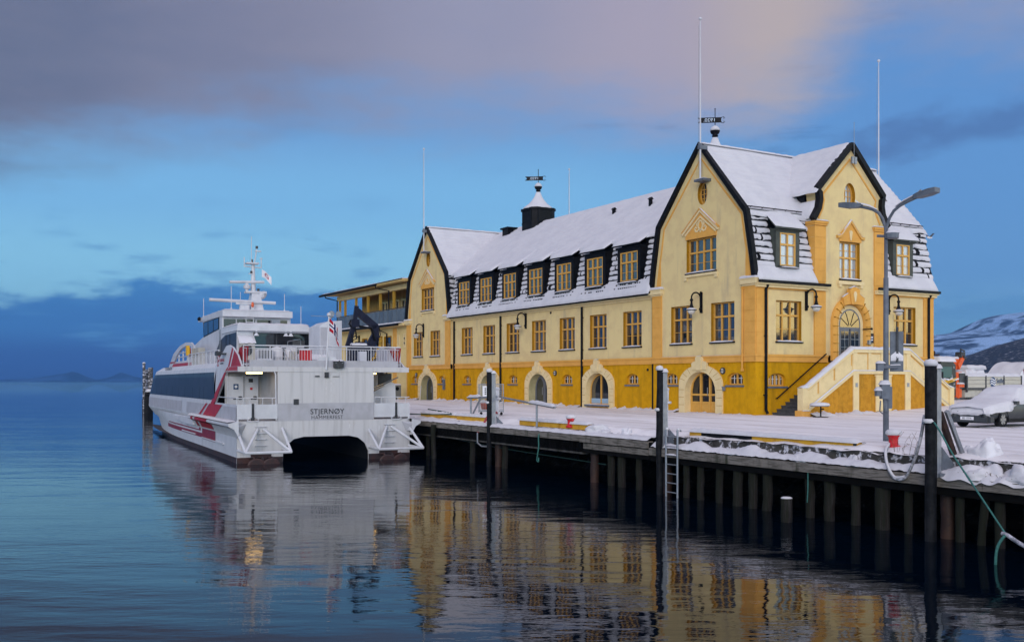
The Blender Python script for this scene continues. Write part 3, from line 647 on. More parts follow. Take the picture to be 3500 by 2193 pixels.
    vb.build('verge_board', 'black', house)
# middle front
lo, hi = C1+3.97, C2-3.97
wh = [rect(c-.87, c+.87, 3.71, 5.73) for c in SP]
wall('front_wall', rect(lo, hi, 3.03, 6.55), M1, 'cream', wh)
ar = [SP[1], SP[3], SP[5]]; smc = [SP[0], SP[2], SP[4], SP[6]]
hl = [arch(c-1.19, c+1.19, -.2 if i else .30, 1.15, 2.2) for i, c in enumerate(ar)]
wall('plinth_wall', rect(lo, hi, -.4, 2.66), M1, 'yellow', hl+[arch(c-.56, c+.56, 1.52, 1.86, 2.13, 10) for c in smc], .5)
db = MB(); db.mbox(M1, lo+.02, hi-.02, 2.66, 2.98, -.05, .0); db.mbox(M1, lo+.02, hi-.02, 2.93, 3.03, -.09, -.045); db.mbox(M1, lo+.02, hi-.02, 2.66, 2.71, -.07, -.045); db.build('dado_band', 'orange', house)
cb = MB(); cb.mbox(M1, lo+.1, hi-.1, 6.30, 6.42, -.10, 0); cb.mbox(M1, lo+.1, hi-.1, 6.42, 6.5, -.30, 0); cb.build('cornice', 'creamt', house)
def vary(o, c):
    for p in kids(o):
        if p.name.startswith('pane'): p.data = p.data.copy(); p.data.materials[0] = MT[('glass', 'glassv1', 'glassv2')[int(c*7.3) % 3]]
        else: vary(p, c)
w0 = None
for c in SP:
    if w0 is None: w0 = window(house, M1, c-.87, c+.87, 3.71, 5.73, .2)
    else:
        cw_ = copy_tree(w0, house); cw_.location = (0, c-SP[0], 0); vary(cw_, c)
a0 = None
for c in smc:
    if a0 is None: a0 = arch_window(house, M1, c-.56, c+.56, 1.52, 2.13)
    else: copy_tree(a0, house).location = (0, c-smc[0], 0)
for c, M, zb in ((ar[0], M1, -.3), (ar[1], M1, -.3), (ar[2], M1, -.3), (C1, M0, -.3), (C2-.0, M0, -.3)):
    hood(house, M, c, 1.68, zb, 3, arch(c-1.19, c+1.19, zb, 1.15, 2.2))
# doors in the arches
def arch_rim(c, M, d, m, par, w=1.185, z0=-.3): MB().rim(arch(c-w, c+w, z0, 1.15, 2.197), M, -.06, d).build('reveal', m, par)
c = ar[0]                                        # shop window with one post
f = MB(); f.prism(arch(c-1.13, c+1.13, .30, 1.15, 2.15), M1, .22, .30, [arch(c-1.07, c+1.07, .36, 1.15, 2.09)]); f.mbox(M1, c-.04, c+.04, .34, 2.12, .20, .29)
sw = f.build('shop_window', 'frame', house); MB().plate(arch(c-1.09, c+1.09, .33, 1.15, 2.11), M1, .27).build('pane', 'glass', sw); arch_rim(c, M1, .3, 'creamt', sw, z0=.28)
MB().mbox(M1, c-1.3, c+1.3, .18, .29, -.14, .3).build('sill', 'greyp', sw)
sn = MB(); snowline(sn, [M1(c-1.2, .29, -.06), M1(c+1.2, .29, -.06)], (.08, 0, 0), .05, 5); sn.build('sill_snow', 'snow', sw, True)
MB().mbox(M1, c-1.06, c+1.06, .36, .66, .255, .262).build('frosted_strip', 'lightbl', sw)
c = ar[2]
f = MB(); f.prism(arch(c-1.13, c+1.13, -.1, 1.15, 2.15), M1, .3, .38, [arch(c-1.05, c+1.05, .1, 1.15, 2.07)]); f.mbox(M1, c-.04, c+.04, .1, 2.1, .28, .37)
sw = f.build('shop_window', 'frame', house); MB().plate(arch(c-1.1, c+1.1, .05, 1.15, 2.11), M1, .35).build('pane', 'glass', sw); arch_rim(c, M1, .4, 'greenrev', sw)
for c, M in ((ar[1], M1), (C2, M0)):             # deep porches with grey double doors
    f = MB(); dd_ = .45; f.prism(arch(c-1.18, c+1.18, -.2, 1.15, 2.19), M, dd_, dd_+.08, [arch(c-1.08, c-.09, .12, 1.2, 1.9, 8), arch(c+.09, c+1.08, .12, 1.2, 1.9, 8)])
    for q in (-.05, .05): f.mbox(M, c+q-.035, c+q+.035, .1, 2.17, dd_-.03, dd_+.05)
    d = f.build('door', 'greydoor', house); MB().plate(arch(c-1.12, c+1.12, .08, 1.15, 2.13), M, dd_+.05).build('pane', 'glass', d); arch_rim(c, M, dd_+.1, 'greenrev', d)
    h = MB(); h.tube([M(c+.14, .8, dd_-.08), M(c+.14, 1.3, dd_-.08)], .018); h.build('handle', 'steel', d)
    MB().mbox(M, c-1.3, c+1.3, -.4, -.02, .0, .7).build('door_step', 'stone', d)
c = C1; Mx = M0                                  # apricot three-leaf door
f = MB(); holes = [[(c+.38, .62), (c+1.09, .62), (c+1.09, 1.2), (c+.98, 1.62), (c+.75, 1.9), (c+.38, 2.07)][::-1], rect(c-.30, c+.30, .62, 2.10), [(c-.38, .62), (c-1.09, .62), (c-1.09, 1.2), (c-.98, 1.62), (c-.75, 1.9), (c-.38, 2.07)]]
low = []
f.prism(arch(c-1.185, c+1.185, -.05, 1.15, 2.197), Mx, .30, .38, holes+low)
for a, b in ((c-1.15, c-.42), (c-.36, c+.36), (c+.42, c+1.15)):
    f.mbox(Mx, a, b, .95, 1.05, .27, .37); f.mbox(Mx, a+.08, b-.08, .10, .50, .29, .36); f.mbox(Mx, a, b, .55, .64, .28, .37)
for q in (-.36, .36): f.mbox(Mx, c+q-.05, c+q+.05, -.02, 2.12, .26, .36)
d = f.build('door', 'frame', house); MB().plate(arch(c-1.12, c+1.12, .55, 1.15, 2.13), Mx, .36).build('pane', 'glassd', d); arch_rim(c, Mx, .4, 'creamt', d)
MB().tube([Mx(c-.22, .95, .24), Mx(c-.22, 1.38, .24)], .02).build('handle', 'steel', d)
text('door_lettering', 'VANDERRUTTEN', .10, 'ink', d, (.352, c, 1.78), (R(90), 0, R(-90)), .002)
# downpipes and small wall fittings
for t, x in ((31.15+1.45, .17), (25.41, .17), (15.24, .17), (8.12, .12)):
    p = MB(); p.tube([(x, t, .05 if x > .1 else .05), (x, t, 6.30)], .075, 10)
    for z in (1, 3.6, 5.6): p.box(x-.02, x+.12, t-.09, t+.09, z, z+.05)
    p.build('downpipe', 'black', house)
p = MB(); p.tube([(.62, -.20, .12), (.58, -.12, .3), (.58, -.12, 6.2), (.58, -.25, 6.42)], .075, 10)
for z in (1, 3.9): p.box(.48, .68, -.13, -.02, z, z+.05)
p.build('downpipe', 'black', house)
p = MB(); p.tube([(12.75, -.12, -.1), (12.75, -.12, 6.2), (12.75, -.25, 6.42)], .075, 10); p.build('downpipe', 'black', house)
p = MB(); p.tube([(-.12, .80, 2.25), (-.12, .80, 6.30)], .05, 8); p.box(-.17, -.05, .74, .86, 2.2, 2.32); p.box(-.17, -.05, .74, .86, 6.25, 6.36); p.build('vent_pipe', 'orange', house)
for t, z in ((8.75, 2.35), (18.9, 6.15), (9.0, 2.35)):
    if t != 9.0: MB().lathe([(.075, -.03), (.075, .03), (0, .035)], (.235, t, z), 12, Matrix.Rotation(R(-90), 3, 'Y')).build('wall_vent', 'black', house)
# ---- entrance front (facing -y)
E0 = MBm; XE = 13.2; EC = 6.6
eav = rect(0, 4.0, 3.02, 6.5); 
wall('side_wall', eav, E0, 'cream', [rect(1.37, 3.12, 3.69, 5.71)])
wall('side_wall', rect(9.2, XE, 3.02, 6.5), E0, 'cream', [rect(10.03, 11.8, 3.69, 5.71)])
wall('plinth_wall', rect(0.002, XE, -.4, 2.66), off(E0, .002), 'yellow', [arch(.88, 2.02, 1.46, 1.82, 2.1, 10)], .45)
arch_window(house, off(E0, .002), .88, 2.02, 1.46, 2.1, cols=4)
for a, b in ((-.06, 4.95), (8.25, XE+.06)):
    db = MB(); db.mbox(E0, a, b, 2.66, 2.98, -.055, 0); db.mbox(E0, a, b, 2.93, 3.03, -.095, -.05); db.mbox(E0, a, b, 2.66, 2.71, -.08, -.05); db.build('dado_band', 'orange', house)
window(house, E0, 1.37, 3.12, 3.69, 5.71, .2); window(house, E0, 10.03, 11.8, 3.69, 5.71, .2)
for a, b, z1 in ((.0, .77, 6.28), (3.98, 4.78, 6.28), (8.42, 9.22, 6.28), (12.43, 13.23, 6.28)):
    p = MB(); z = 3.03
    while z < z1: p.mbox(E0, a, b, z, min(z+.525, z1), -.07, .02); p.mbox(E0, a+.012, b-.012, z+.5, min(z+.56, z1), -.055, .02); z += .54
    p.build('pilaster', 'orange', house)
for a, b in ((-.03, 4.72), (8.48, XE+.1)):
    k = MB(); k.mbox(E0, a, b, 6.24, 6.30, -.10, 0); k.build('frieze', 'orange', house)
    k = MB(); k.mbox(E0, a-.02, b+.02, 6.30, 6.42, -.22, 0.02); k.mbox(E0, a-.04, b+.04, 6.42, 6.50, -.34, 0.02); k.build('cornice', 'creamt', house)
    MB().mbox(E0, a-.06, b+.06, 6.50, 6.63, -.44, -.30).build('gutter', 'black', house)
MB().mbox(M1, lo+.05, hi-.05, 6.50, 6.64, -.44, -.30).build('gutter', 'black', house)
# central bay with its gable
G2 = [(2.62, 9.95), (2.60, 10.1), (2.34, 10.5), (2.22, 10.95), (2.26, 11.25), (2.38, 11.42)]
poly = [(EC-2.6, 3.02), (EC+2.6, 3.02)]+[(EC+h, z) for h, z in G2]+[(EC, 13.9)]+[(EC-h, z) for h, z in G2[::-1]]
do = arch(EC-1.0, EC+1.0, 2.9, 4.6, 5.62, 18)
wall('gable_wall', poly, off(E0, -.012), 'cream', [rect(EC-.76, EC+.76, 7.0, 8.92), ell(EC, 11.32, .42, .68)], .85)
window(house, off(E0, -.012), EC-.76, EC+.76, 7.0, 8.92, .2, 3, .42, 1, 1, 'glassb', sill=True)
k = MB(); k.mbox(E0, EC-.95, EC+.95, 6.70, 6.88, -.16, 0)
for q in (-.80, .80): k.mbox(E0, EC+q-.09, EC+q+.09, 6.56, 6.70, -.14, 0)
k.build('sill_moulding', 'creamt', house)
for c, in ((C1,), (C2,)):
    k = MB(); k.mbox(M0, c-1.30, c+1.30, 7.18, 7.31, -.10, 0)
    for q in (-1.2, 1.2): k.mbox(M0, c+q-.1, c+q+.1, 7.02, 7.18, -.09, 0)
    k.build('sill_moulding', 'creamt', house)
f = MB(); f.prism(ell(EC, 11.32, .42, .68), E0, .18, .26, [ell(EC, 11.32, .34, .60)])
for q in (-.12, .12): f.mbox(E0, EC+q-.014, EC+q+.014, 10.75, 11.9, .19, .25)
for q in (-.3, 0, .3): f.mbox(E0, EC-.38, EC+.38, 11.32+q-.014, 11.32+q+.014, .191, .249)
ow = f.build('oval_window', 'frame', house); MB().plate(ell(EC, 11.32, .37, .63), E0, .235).build('pane', 'glassb', ow); MB().rim(ell(EC, 11.32, .417, .677), E0, -.01, .25).build('reveal', 'ochre', ow)
pm = MB(); pm.prism([(EC-.82, 8.93), (EC+.82, 8.93), (EC+.82, 9.2), (EC, 9.95), (EC-.82, 9.2)], E0, -.07, 0); pd = pm.build('pediment', 'orange', house)
e = MB(); e.strip([(EC-1.0, 9.14), (EC-.78, 9.18), (EC, 9.98), (EC+.78, 9.18), (EC+1.0, 9.14)], E0, .15, -.15, 0); e.build('edge', 'frame', pd)
MB().prism([(EC-.12, 9.45), (EC-.05, 9.52), (EC+.05, 9.52), (EC+.12, 9.45), (EC+.04, 9.0), (EC-.04, 9.0)], E0, -.11, -.06).build('cone_ornament', 'creamt', pd)
sn = MB(); snowline(sn, [E0(EC-1.0, 9.22, -.09), E0(EC-.72, 9.28, -.09), E0(EC, 10.06, -.09), E0(EC+.72, 9.28, -.09), E0(EC+1, 9.22, -.09)], (0, .07, 0), .06, 6); sn.build('snow_cap', 'snow', pd, True)
for a, b in ((3.98, 4.78), (8.42, 9.22)):
    p = MB(); z = 6.75
    while z < 9.6: p.box(a, b, -.08, .85, z, min(z+.555, 9.62)); p.box(a+.012, b-.012, -.065, .84, z+.5, min(z+.58, 9.62)); z += .57
    p.box(a-.05, b+.05, -.13, .85, 9.62, 9.72); p.box(a-.09, b+.09, -.18, .85, 9.72, 9.86); pp = p.build('pilaster', 'orange', house)
    s = MB(); pillow(s, a-.09, b+.09, -.18, .5, 9.86, .07, a); s.build('snow_cap', 'snow', pp, True)
li = MB(); li.strip([(EC+2.30, 10.0), (EC+2.02, 10.5), (EC+1.90, 10.95), (EC+1.98, 11.25), (EC, 13.22), (EC-1.98, 11.25), (EC-1.90, 10.95), (EC-2.02, 10.5), (EC-2.30, 10.0)], E0, .10, -.045, 0); li.build('gable_moulding', 'orange', house)
vb = MB(); vb.strip([(EC+2.80, 9.90), (EC+2.62, 10.15), (EC+2.40, 10.5), (EC+2.30, 10.95), (EC+2.34, 11.28), (EC+2.44, 11.5), (EC+.02, 13.97), (EC-.02, 13.97), (EC-2.44, 11.5), (EC-2.34, 11.28), (EC-2.30, 10.95), (EC-2.40, 10.5), (EC-2.62, 10.15), (EC-2.80, 9.90)], E0, .26, -.24, .06); vb.build('verge_board', 'black', house)
p = MB(); p.tube([E0(EC, 13.2, -.3), E0(EC, 15.1, -.3)], .015, 6); p.box(EC-.18, EC-.03, -.34, -.24, 12.95, 13.3); p.box(EC+.03, EC+.18, -.34, -.24, 12.95, 13.3); p.build('antenna', 'steel', house)
# portal: swelling apricot ring, cream splay, grey doors
n = 26; mb = MB(); rows = []
pa = [(1, -1.9)]+[(math.cos(math.pi*i/n), math.sin(math.pi*i/n)) for i in range(n+1)]+[(-1, -1.9)]
prof = [(1.42, .0), (1.42, -.14), (1.36, -.22), (1.22, -.26), (1.08, -.22), (1.01, -.12), (1.0, .05)]
vs = []
for a, b in pa:
    for r, d in prof: vs.append(E0(EC+r*a, (4.66+r*1.0*b) if b >= 0 else 4.66+b*1.0, d))
k = len(prof); mb.add(vs, [(i*k+j, i*k+j+1, (i+1)*k+j+1, (i+1)*k+j) for i in range(len(pa)-1) for j in range(k-1)])
po = mb.build('portal', 'orange', house, True)
j = MB()
for i in range(1, 5):
    z = 2.76+i*.44
    for s in (-1, 1): j.mbox(E0, EC+s*1.22-.21, EC+s*1.22+.21, z, z+.02, -.272, -.2)
for a in (14, 32, 50, 130, 148, 166):
    j.strip([(EC+1.0*math.cos(R(a)), 4.66+1.0*math.sin(R(a))), (EC+1.43*math.cos(R(a)), 4.66+1.43*math.sin(R(a)))], E0, .022, -.272, -.2)
j.build('joint', 'ochre', po)
kk = MB(); kk.prism([(EC-.72, 5.62), (EC-.80, 6.02), (EC-.40, 6.24), (EC-.36, 6.44), (EC-.15, 6.54), (EC+.15, 6.54), (EC+.36, 6.44), (EC+.40, 6.24), (EC+.80, 6.02), (EC+.72, 5.62), (EC, 5.72)], E0, -.31, -.15)
kk.prism([(EC-.24, 5.68), (EC-.38, 6.42), (EC-.15, 6.56), (EC+.15, 6.56), (EC+.38, 6.42), (EC+.24, 5.68)], E0, -.37, -.25); kk.build('keystone', 'orange', po)
MB().prism([(EC-.12, 6.2), (EC-.05, 6.34), (EC+.05, 6.34), (EC+.12, 6.2), (EC+.03, 5.8), (EC-.03, 5.8)], E0, -.40, -.36).build('cone_ornament', 'creamt', po)
sn = MB(); snowline(sn, [E0(EC-.36, 6.5, -.28), E0(EC, 6.60, -.28), E0(EC+.36, 6.5, -.28)], (0, .09, 0), .06, 8); snowline(sn, [E0(EC-.82, 6.03, -.24), E0(EC-.42, 6.25, -.24)], (0, .07, 0), .05, 8); snowline(sn, [E0(EC+.42, 6.25, -.24), E0(EC+.82, 6.03, -.24)], (0, .07, 0), .05, 8); sn.build('snow_cap', 'snow', po, True)
MB().rim(arch(EC-.995, EC+.995, 2.2, 4.66, 5.655, 20), E0, -.05, .02).build('inner_edge', 'orange', po)
MB().prism(arch(EC-1.0, EC+1.0, 2.2, 4.66, 5.66, 20), E0, -.02, .0, [arch(EC-.80, EC+.80, 2.2, 4.66, 5.46, 20)]).build('splay', 'creamt', po)
MB().box(EC-.95, EC+.95, -.019, -.0125, 2.2, 2.25).build('door_step', 'stone', po)
f = MB(); f.prism(arch(EC-.795, EC+.795, 2.2, 4.66, 5.455, 18), E0, -.018, -.0145, [rect(EC-.66, EC-.09, 3.05, 4.3), rect(EC+.09, EC+.66, 3.05, 4.3), arch(EC-.72, EC+.72, 4.5, 4.66, 5.38, 16)])
dd = f.build('door', 'greydoor', house)
f = MB()
for q in (-.375, .375):
    f.mbox(E0, EC+q-.012, EC+q+.012, 3.05, 4.3, -.022, -.0145)
    for z in (3.46, 3.88): f.mbox(E0, EC+q-.28, EC+q+.28, z-.012, z+.012, -.0215, -.0145)
f.build('glazing_bar', 'steel', dd)
f = MB()
for a in (25, 62, 118, 155): f.strip([(EC+.12*math.cos(R(a)), 4.53+.1*math.sin(R(a))), (EC+.5*math.cos(R(a)), 4.56+.62*math.sin(R(a))), (EC+.72*math.cos(R(a)), 4.66+.72*math.sin(R(a)))], E0, .03, -.03, -.0145)
f.mbox(E0, EC-.03, EC+.03, 2.3, 4.42, -.026, -.018); f.build('fanlight_bar', 'black', dd)
MB().plate(arch(EC-.75, EC+.75, 3.0, 4.66, 5.41, 16), E0, -.0135).build('pane', 'glass', dd)
MB().tube([E0(EC+.10, 3.15, -.06), E0(EC+.10, 3.35, -.06)], .02).build('handle', 'steel', dd)
b = MB(); b.tube([(EC+.9, -.1, 4.42), (EC+1.0, -.55, 4.42)], .03, 6); b.lathe([(.05, -.05), (.06, 0), (.05, .05), (0, .06)], (EC+1.0, -.58, 4.42), 8); b.build('door_closer_arm', 'black', house)
b = MB(); b.box(EC+1.06, EC+1.22, -.36, -.24, 3.62, 3.85); b.box(EC+1.08, EC+1.2, -.33, -.24, 3.15, 3.4); b.build('intercom', 'steel', house)
b = MB(); b.box(8.02, 8.37, -.06, -.012, 3.72, 4.22); pq = b.build('crest_plaque', 'sheet', house)
MB().prism([(8.07, 3.92), (8.12, 3.80), (8.195, 3.76), (8.27, 3.80), (8.32, 3.92), (8.32, 4.12), (8.07, 4.12)], E0, -.075, -.055).build('shield', 'inkb', pq)
b = MB(); b.mbox(E0, 8.10, 8.29, 3.85, 3.91, -.082, -.07); b.mbox(E0, 8.10, 8.29, 3.98, 4.05, -.082, -.07); b.build('white_bar', 'plate', pq)
# ---- staircase
st = empty('staircase', parent=house); yF, yI = -2.05, -1.80
S0 = lambda u, z, d: (u, yF+d, z)
def mir(p): return [(2*EC-u, z) for u, z in p][::-1]
sl = [(1.35, -.3), (4.5, -.3), (4.5, 2.10), (1.35, .30)]
b = MB(); b.prism([(1.3, -.3), (11.9, -.3), (11.9, .25), (8.7, 2.12), (4.5, 2.12), (1.3, .25)], S0, .0, .25); b.build('plinth', 'stairoch', st)
b = MB(); b.prism([(1.3, .26), (4.5, 2.13), (8.7, 2.13), (11.9, .26), (11.9, 1.36), (8.7, 3.24), (4.5, 3.24), (1.3, 1.36)], S0, .04, .25); b.build('parapet', 'creamt', st)
b = MB(); b.strip([(1.3, .28), (4.5, 2.14), (8.7, 2.14), (11.9, .28)], S0, .16, -.06, .05); b.strip([(1.3, 1.34), (4.5, 3.20), (8.7, 3.20), (11.9, 1.34)], S0, .17, -.05, .27)
for u in (4.5, 8.7): b.mbox(S0, u-.02, u+.38 if u < 6 else u+.02, -.3, 2.10, -.05, .05) if u < 6 else b.mbox(S0, u-.38, u+.02, -.3, 2.10, -.05, .05)
for u in (4.5, 8.45): b.mbox(S0, u, u+.30, 2.2, 3.14, -.02, .05)
for u in (5.62, 6.55, 7.45): b.mbox(S0, u, u+.2, 2.2, 3.14, -.01, .05)
for s in (0, 1):
    for u in (2.15, 3.25):
        q = [(u, .62+(u-1.3)*.585), (u+.18, .62+(u-1.12)*.585), (u+.18, 1.30+(u-1.12)*.585), (u, 1.30+(u-1.3)*.585)]; b.prism(q if not s else mir(q), S0, -.01, .05)
b.build('moulding', 'creamt', st)
b = MB()
b.mbox(S0, 4.85, 5.6, 3.06, 3.11, .03, .045); b.mbox(S0, 5.85, 6.5, 3.06, 3.11, .03, .045); b.mbox(S0, 6.8, 7.4, 3.06, 3.11, .03, .045); b.mbox(S0, 5.58, 5.62, 2.2, 3.08, .03, .045)
for s in (0, 1):
    for u0, u1 in ((1.42, 2.13), (2.35, 3.23), (3.45, 4.45)):
        q = [(u0, 1.20+(u0-1.3)*.587), (u1, 1.20+(u1-1.3)*.587)]; b.strip(q if not s else mir(q), S0, .05, .03, .045)
        b.mbox(S0, *((u1-.04, u1+.02) if not s else (2*EC-u1-.02, 2*EC-u1+.04)), .62+(u1-1.3)*.585, 1.20+(u1-1.3)*.585, .03, .046)
b.build('panel_edge', 'frame', st)
for u in (1.0, 11.86):
    nb = MB(); nb.box(u, u+.34, yF-.05, yI+.03, -.3, 1.38); nn = nb.build('newel', 'creamt', st); MB().box(u-.12, u+.44, yF-.12, yI+.08, -.3, .30).build('newel_base', 'orange', st)
sn = MB(); snowline(sn, [(.98, -1.93, 1.38), (1.36, -1.93, 1.40), (4.5, -1.93, 3.29), (8.7, -1.93, 3.29), (11.85, -1.93, 1.40), (12.2, -1.93, 1.38)], (0, .19, 0), .15, 4, 9)
snowline(sn, [(1.4, yF-.02, .42), (4.5, yF-.02, 2.225), (8.7, yF-.02, 2.225), (11.85, yF-.02, .42)], (0, .06, 0), .05, 9)
snowline(sn, [(.9, yF-.08, .30), (1.44, yF-.08, .30)], (0, .08, 0), .06, 2); sn.build('snow_cap', 'snow', st, True)
b = MB(); nst = 13
for i in range(nst):
    z1 = 2.2*(i+1)/nst
    for s in (0, 1):
        x0, x1 = 1.13+3.85*i/nst, 1.13+3.85*(i+1)/nst+.02
        if s: x0, x1 = 2*EC-x1, 2*EC-x0
        b.box(x0, x1, yI, -.003, -.3, z1-.045); b.box(x0-.03, x1+.03, yI, -.004, z1-.045, z1)
b.box(4.98, 8.22, yI, -.004, -.3, 2.2); b.build('steps', 'stone', st)
b = MB(); b.tube([(1.28, -.14, .85), (4.74, -.14, 3.10)], .03, 8)
for q in (.02, .5, .98): b.tube([(1.28+3.46*q, -.14, .85+2.25*q), (1.28+3.46*q, .0, .80+2.25*q)], .025, 6)
b.build('handrail', 'black', st)
b = MB(); b.mbox(S0, 6.17, 7.21, .22, 1.96, -.035, .01); cdn = b.build('cabinet_door', 'creamt', st)
b = MB(); b.mbox(S0, 6.12, 6.2, .2, 1.97, -.05, -.0); b.mbox(S0, 7.18, 7.26, .2, 1.97, -.05, 0); b.mbox(S0, 6.06, 7.3, 1.95, 2.02, -.07, 0); b.build('door_frame', 'creamt', st)
b = MB(); b.mbox(S0, 4.62, 4.78, 1.42, 1.62, -.065, -.04); b.mbox(S0, 8.44, 8.6, 1.42, 1.62, -.065, -.04); b.mbox(S0, 6.25, 6.29, 1.15, 1.35, -.05, -.03); b.build('vent_grille', 'steel', st)
# ---- back and end walls
wall('back_wall', rect(0, TE, -.4, 6.6), lambda u, z, d: (XE-d, u, z), 'cream'); wall('end_wall', rect(.3, XE, -.4, 6.6), lambda u, z, d: (u, TE-d, z), 'cream')
for c in (C1, C2): MB().plate([(c-3.97, 6.6), (c+3.97, 6.6)]+gable(c), lambda u, z, d: (XE, u, z), 0).build('gable_wall', 'cream', house)
MB().box(.55, XE-.35, .5, TE-.35, 2.5, 2.6).build('floor_slab', 'darkin', house)
# ---------------------------------------------------------------- roofs
RZ = 14.0
def prof(c): return [(c-4.25, 6.60), (c-3.88, 7.3), (c-3.34, 10.02), (c, RZ), (c+3.34, 10.02), (c+3.88, 7.3), (c+4.25, 6.60)]
for ci, c in enumerate((C1, C2)):
    PR = lambda u, z, d: (d, u, z); rb = MB().prism([(c-3.34, 10.02), (c, RZ), (c+3.34, 10.02)], PR, .45, XE+.12)
    for a, b2 in (((.45, 3.97), (9.23, XE+.12)) if ci == 0 else ((.45, XE+.12),)):
        rb.prism([(c-4.25, 6.60), (c-3.88, 7.3), (c-3.34, 10.02), (c+3.34, 10.02), (c+3.80, 7.3), (c+3.80, 6.60)], PR, a, b2)
    rf = rb.build('roof', 'tile', house)
    s = MB(); u0, u1 = -.14, XE+.22
    for sg in (-1, 1):
        a, b = c+sg*3.47, c
        sheet(s, (u0, a, 9.95), (u1, a, 9.95), (u1, b-sg*.06, RZ+.03), (u0, b-sg*.06, RZ+.03), .14, (0, sg, .5), 3+ci*7+sg, .2, .09, .18, .020, (1, 1, 1, 0))
    s.build('snow_cover', 'snow', rf, True)
    rd = MB(); snowline(rd, [(u0, c, RZ+.06), (u1, c, RZ+.06)], (0, .16, 0), .12, c); rd.build('ridge_snow', 'snow', rf, True)
    def put_tiles():
        global ms, md
        md.build('tile_course', 'tile', rf); ms.build('course_snow', 'snow', rf, True); ms, md = MB(), MB()
    ms, md = MB(), MB()
    if ci == 0:
        for x0, x1, dc in ((-.02, 3.98, 2.12), (9.22, XE+.1, 10.72)):
            e = [(dc-x0-.80, dc-x0+.80, .02, 1.01)]
            courses(ms, md, (x0, c-3.90, 7.28), (x1, c-3.90, 7.28), (x0, c-3.36, 9.97), (x1, c-3.36, 9.97), (0, -1, 0), e, 8, 2+x0, .11, .36)
            sheet(ms, (x0-.02, c-4.30, 6.60), (x1+.05, c-4.30, 6.60), (x1, c-3.86, 7.42), (x0, c-3.86, 7.42), .12, (0, -1, .4), 5+x0, .12, .09, .02, 0, (1, 1, 1, 1)); put_tiles()
        courses(ms, md, (0, c+3.90, 7.28), (1.4, c+3.90, 7.28), (0, c+3.36, 9.97), (1.4, c+3.36, 9.97), (0, 1, 0), (), 7, 4)
    else:
        courses(ms, md, (-.02, c-3.90, 7.28), (1.5, c-3.90, 7.28), (-.02, c-3.36, 9.97), (1.5, c-3.36, 9.97), (0, -1, 0), (), 7, 12)
        sheet(ms, (-.02, c-4.30, 6.60), (1.5, c-4.30, 6.60), (1.5, c-3.86, 7.42), (-.02, c-3.86, 7.42), .12, (0, -1, .4), 25, .12, .09, .02, 0)
    put_tiles()
# main range
mp = [(-.30, 6.58), (.14, 7.3), (.62, 10.02), (6.6, RZ-.02), (XE-.62, 10.02), (XE-.14, 7.3), (XE+.3, 6.58)]
rb = MB(); rb.prism(mp, lambda u, z, d: (u, d, z), C1+3.98, C2-3.98)
for a, b2 in ((4.2, C1+3.98), (C2-3.98, C2-.2)): rb.prism([(.72, 9.9), (.72, 10.06), (6.6, RZ-.02), (XE-.72, 10.06), (XE-.72, 9.9)], lambda u, z, d: (u, d, z), a, b2)
rf = rb.build('roof', 'tile', house)
s = MB(); y0, y1 = 4.4, C2-.4
sheet(s, (.42, y0, 9.90), (.42, y1, 9.90), (6.56, y1, RZ+.02), (6.56, y0, RZ+.02), .13, (-.5, 0, .8), 41, .2, .09, .22, .018, (0, 0, 1, 0))
sheet(s, (XE-.42, y0, 9.90), (XE-.42, y1, 9.90), (6.64, y1, RZ+.02), (6.64, y0, RZ+.02), .13, (.5, 0, .8), 43, .6, .4, .1, .012, (0, 0, 1, 0))
s.build('snow_cover', 'snow', rf, True)
rd = MB(); snowline(rd, [(6.6, 4.5, RZ+.05), (6.6, C2, RZ+.05)], (.16, 0, 0), .11, 3, 7, .3); rd.build('ridge_snow', 'snow', rf, True)
ms, md = MB(), MB(); ya, yb = C1+3.97, C2-3.97
ex = [(cc-ya-1.22, cc-ya+1.22, .05, 1.01) for cc in SP]
courses(ms, md, (.14, ya, 7.3), (.14, yb, 7.3), (.62, ya, 10.02), (.62, yb, 10.02), (-1, 0, 0), ex, 9, 61, .11, .40)
sheet(ms, (-.36, ya, 6.58), (-.36, yb, 6.58), (.16, yb, 7.50), (.16, ya, 7.50), .12, (-1, 0, .4), 63, .12, .09, .03, 0)
md.build('tile_course', 'tile', rf); ms.build('course_snow', 'snow', rf, True)
# small tiles peeping out of the snow under every dormer
for cc in SP:
    tp = MB()
    for r in range(2):
        for i in range(12):
            if nz(cc+i*.7, r*3.1, 2) > -.12: y = cc-1.2+i*.2+.06*r; tp.box(-.12-.10*r, .02-.10*r, y, y+.10, 7.24-.22*r, 7.31-.22*r)
    tp.build('bare_tile_row', 'tile', rf)
# cross gable over the entrance
G3 = [(2.80, 9.90), (2.52, 10.4), (2.42, 10.95), (2.44, 11.32)]
cr = MB(); cr.prism([(EC+2.80, 9.85), (EC+2.46, 10.4), (EC+2.34, 10.95), (EC+2.42, 11.44), (EC, 13.9), (EC-2.42, 11.44), (EC-2.34, 10.95), (EC-2.46, 10.4), (EC-2.80, 9.85)], lambda u, z, d: (u, d, z), .9, 3.6)
rf = cr.build('roof', 'tile', house); s = MB()
for sg in (-1, 1):
    sheet(s, (EC+sg*2.62, -.22, 11.30), (EC+sg*2.62, 3.9, 11.30), (EC+sg*.05, 3.9, RZ), (EC+sg*.05, -.22, RZ), .13, (sg, 0, .8), 70+sg, .2, .09, .16, .020, (1, 0, 1, 0))
    sheet(s, (EC+sg*2.74, .05, 10.0), (EC+sg*2.74, 1.9, 10.0), (EC+sg*2.40, 2.2, 10.92), (EC+sg*2.40, .05, 10.92), .07, (sg, 0, .3), 75+sg, .14, .1, .08, 0)
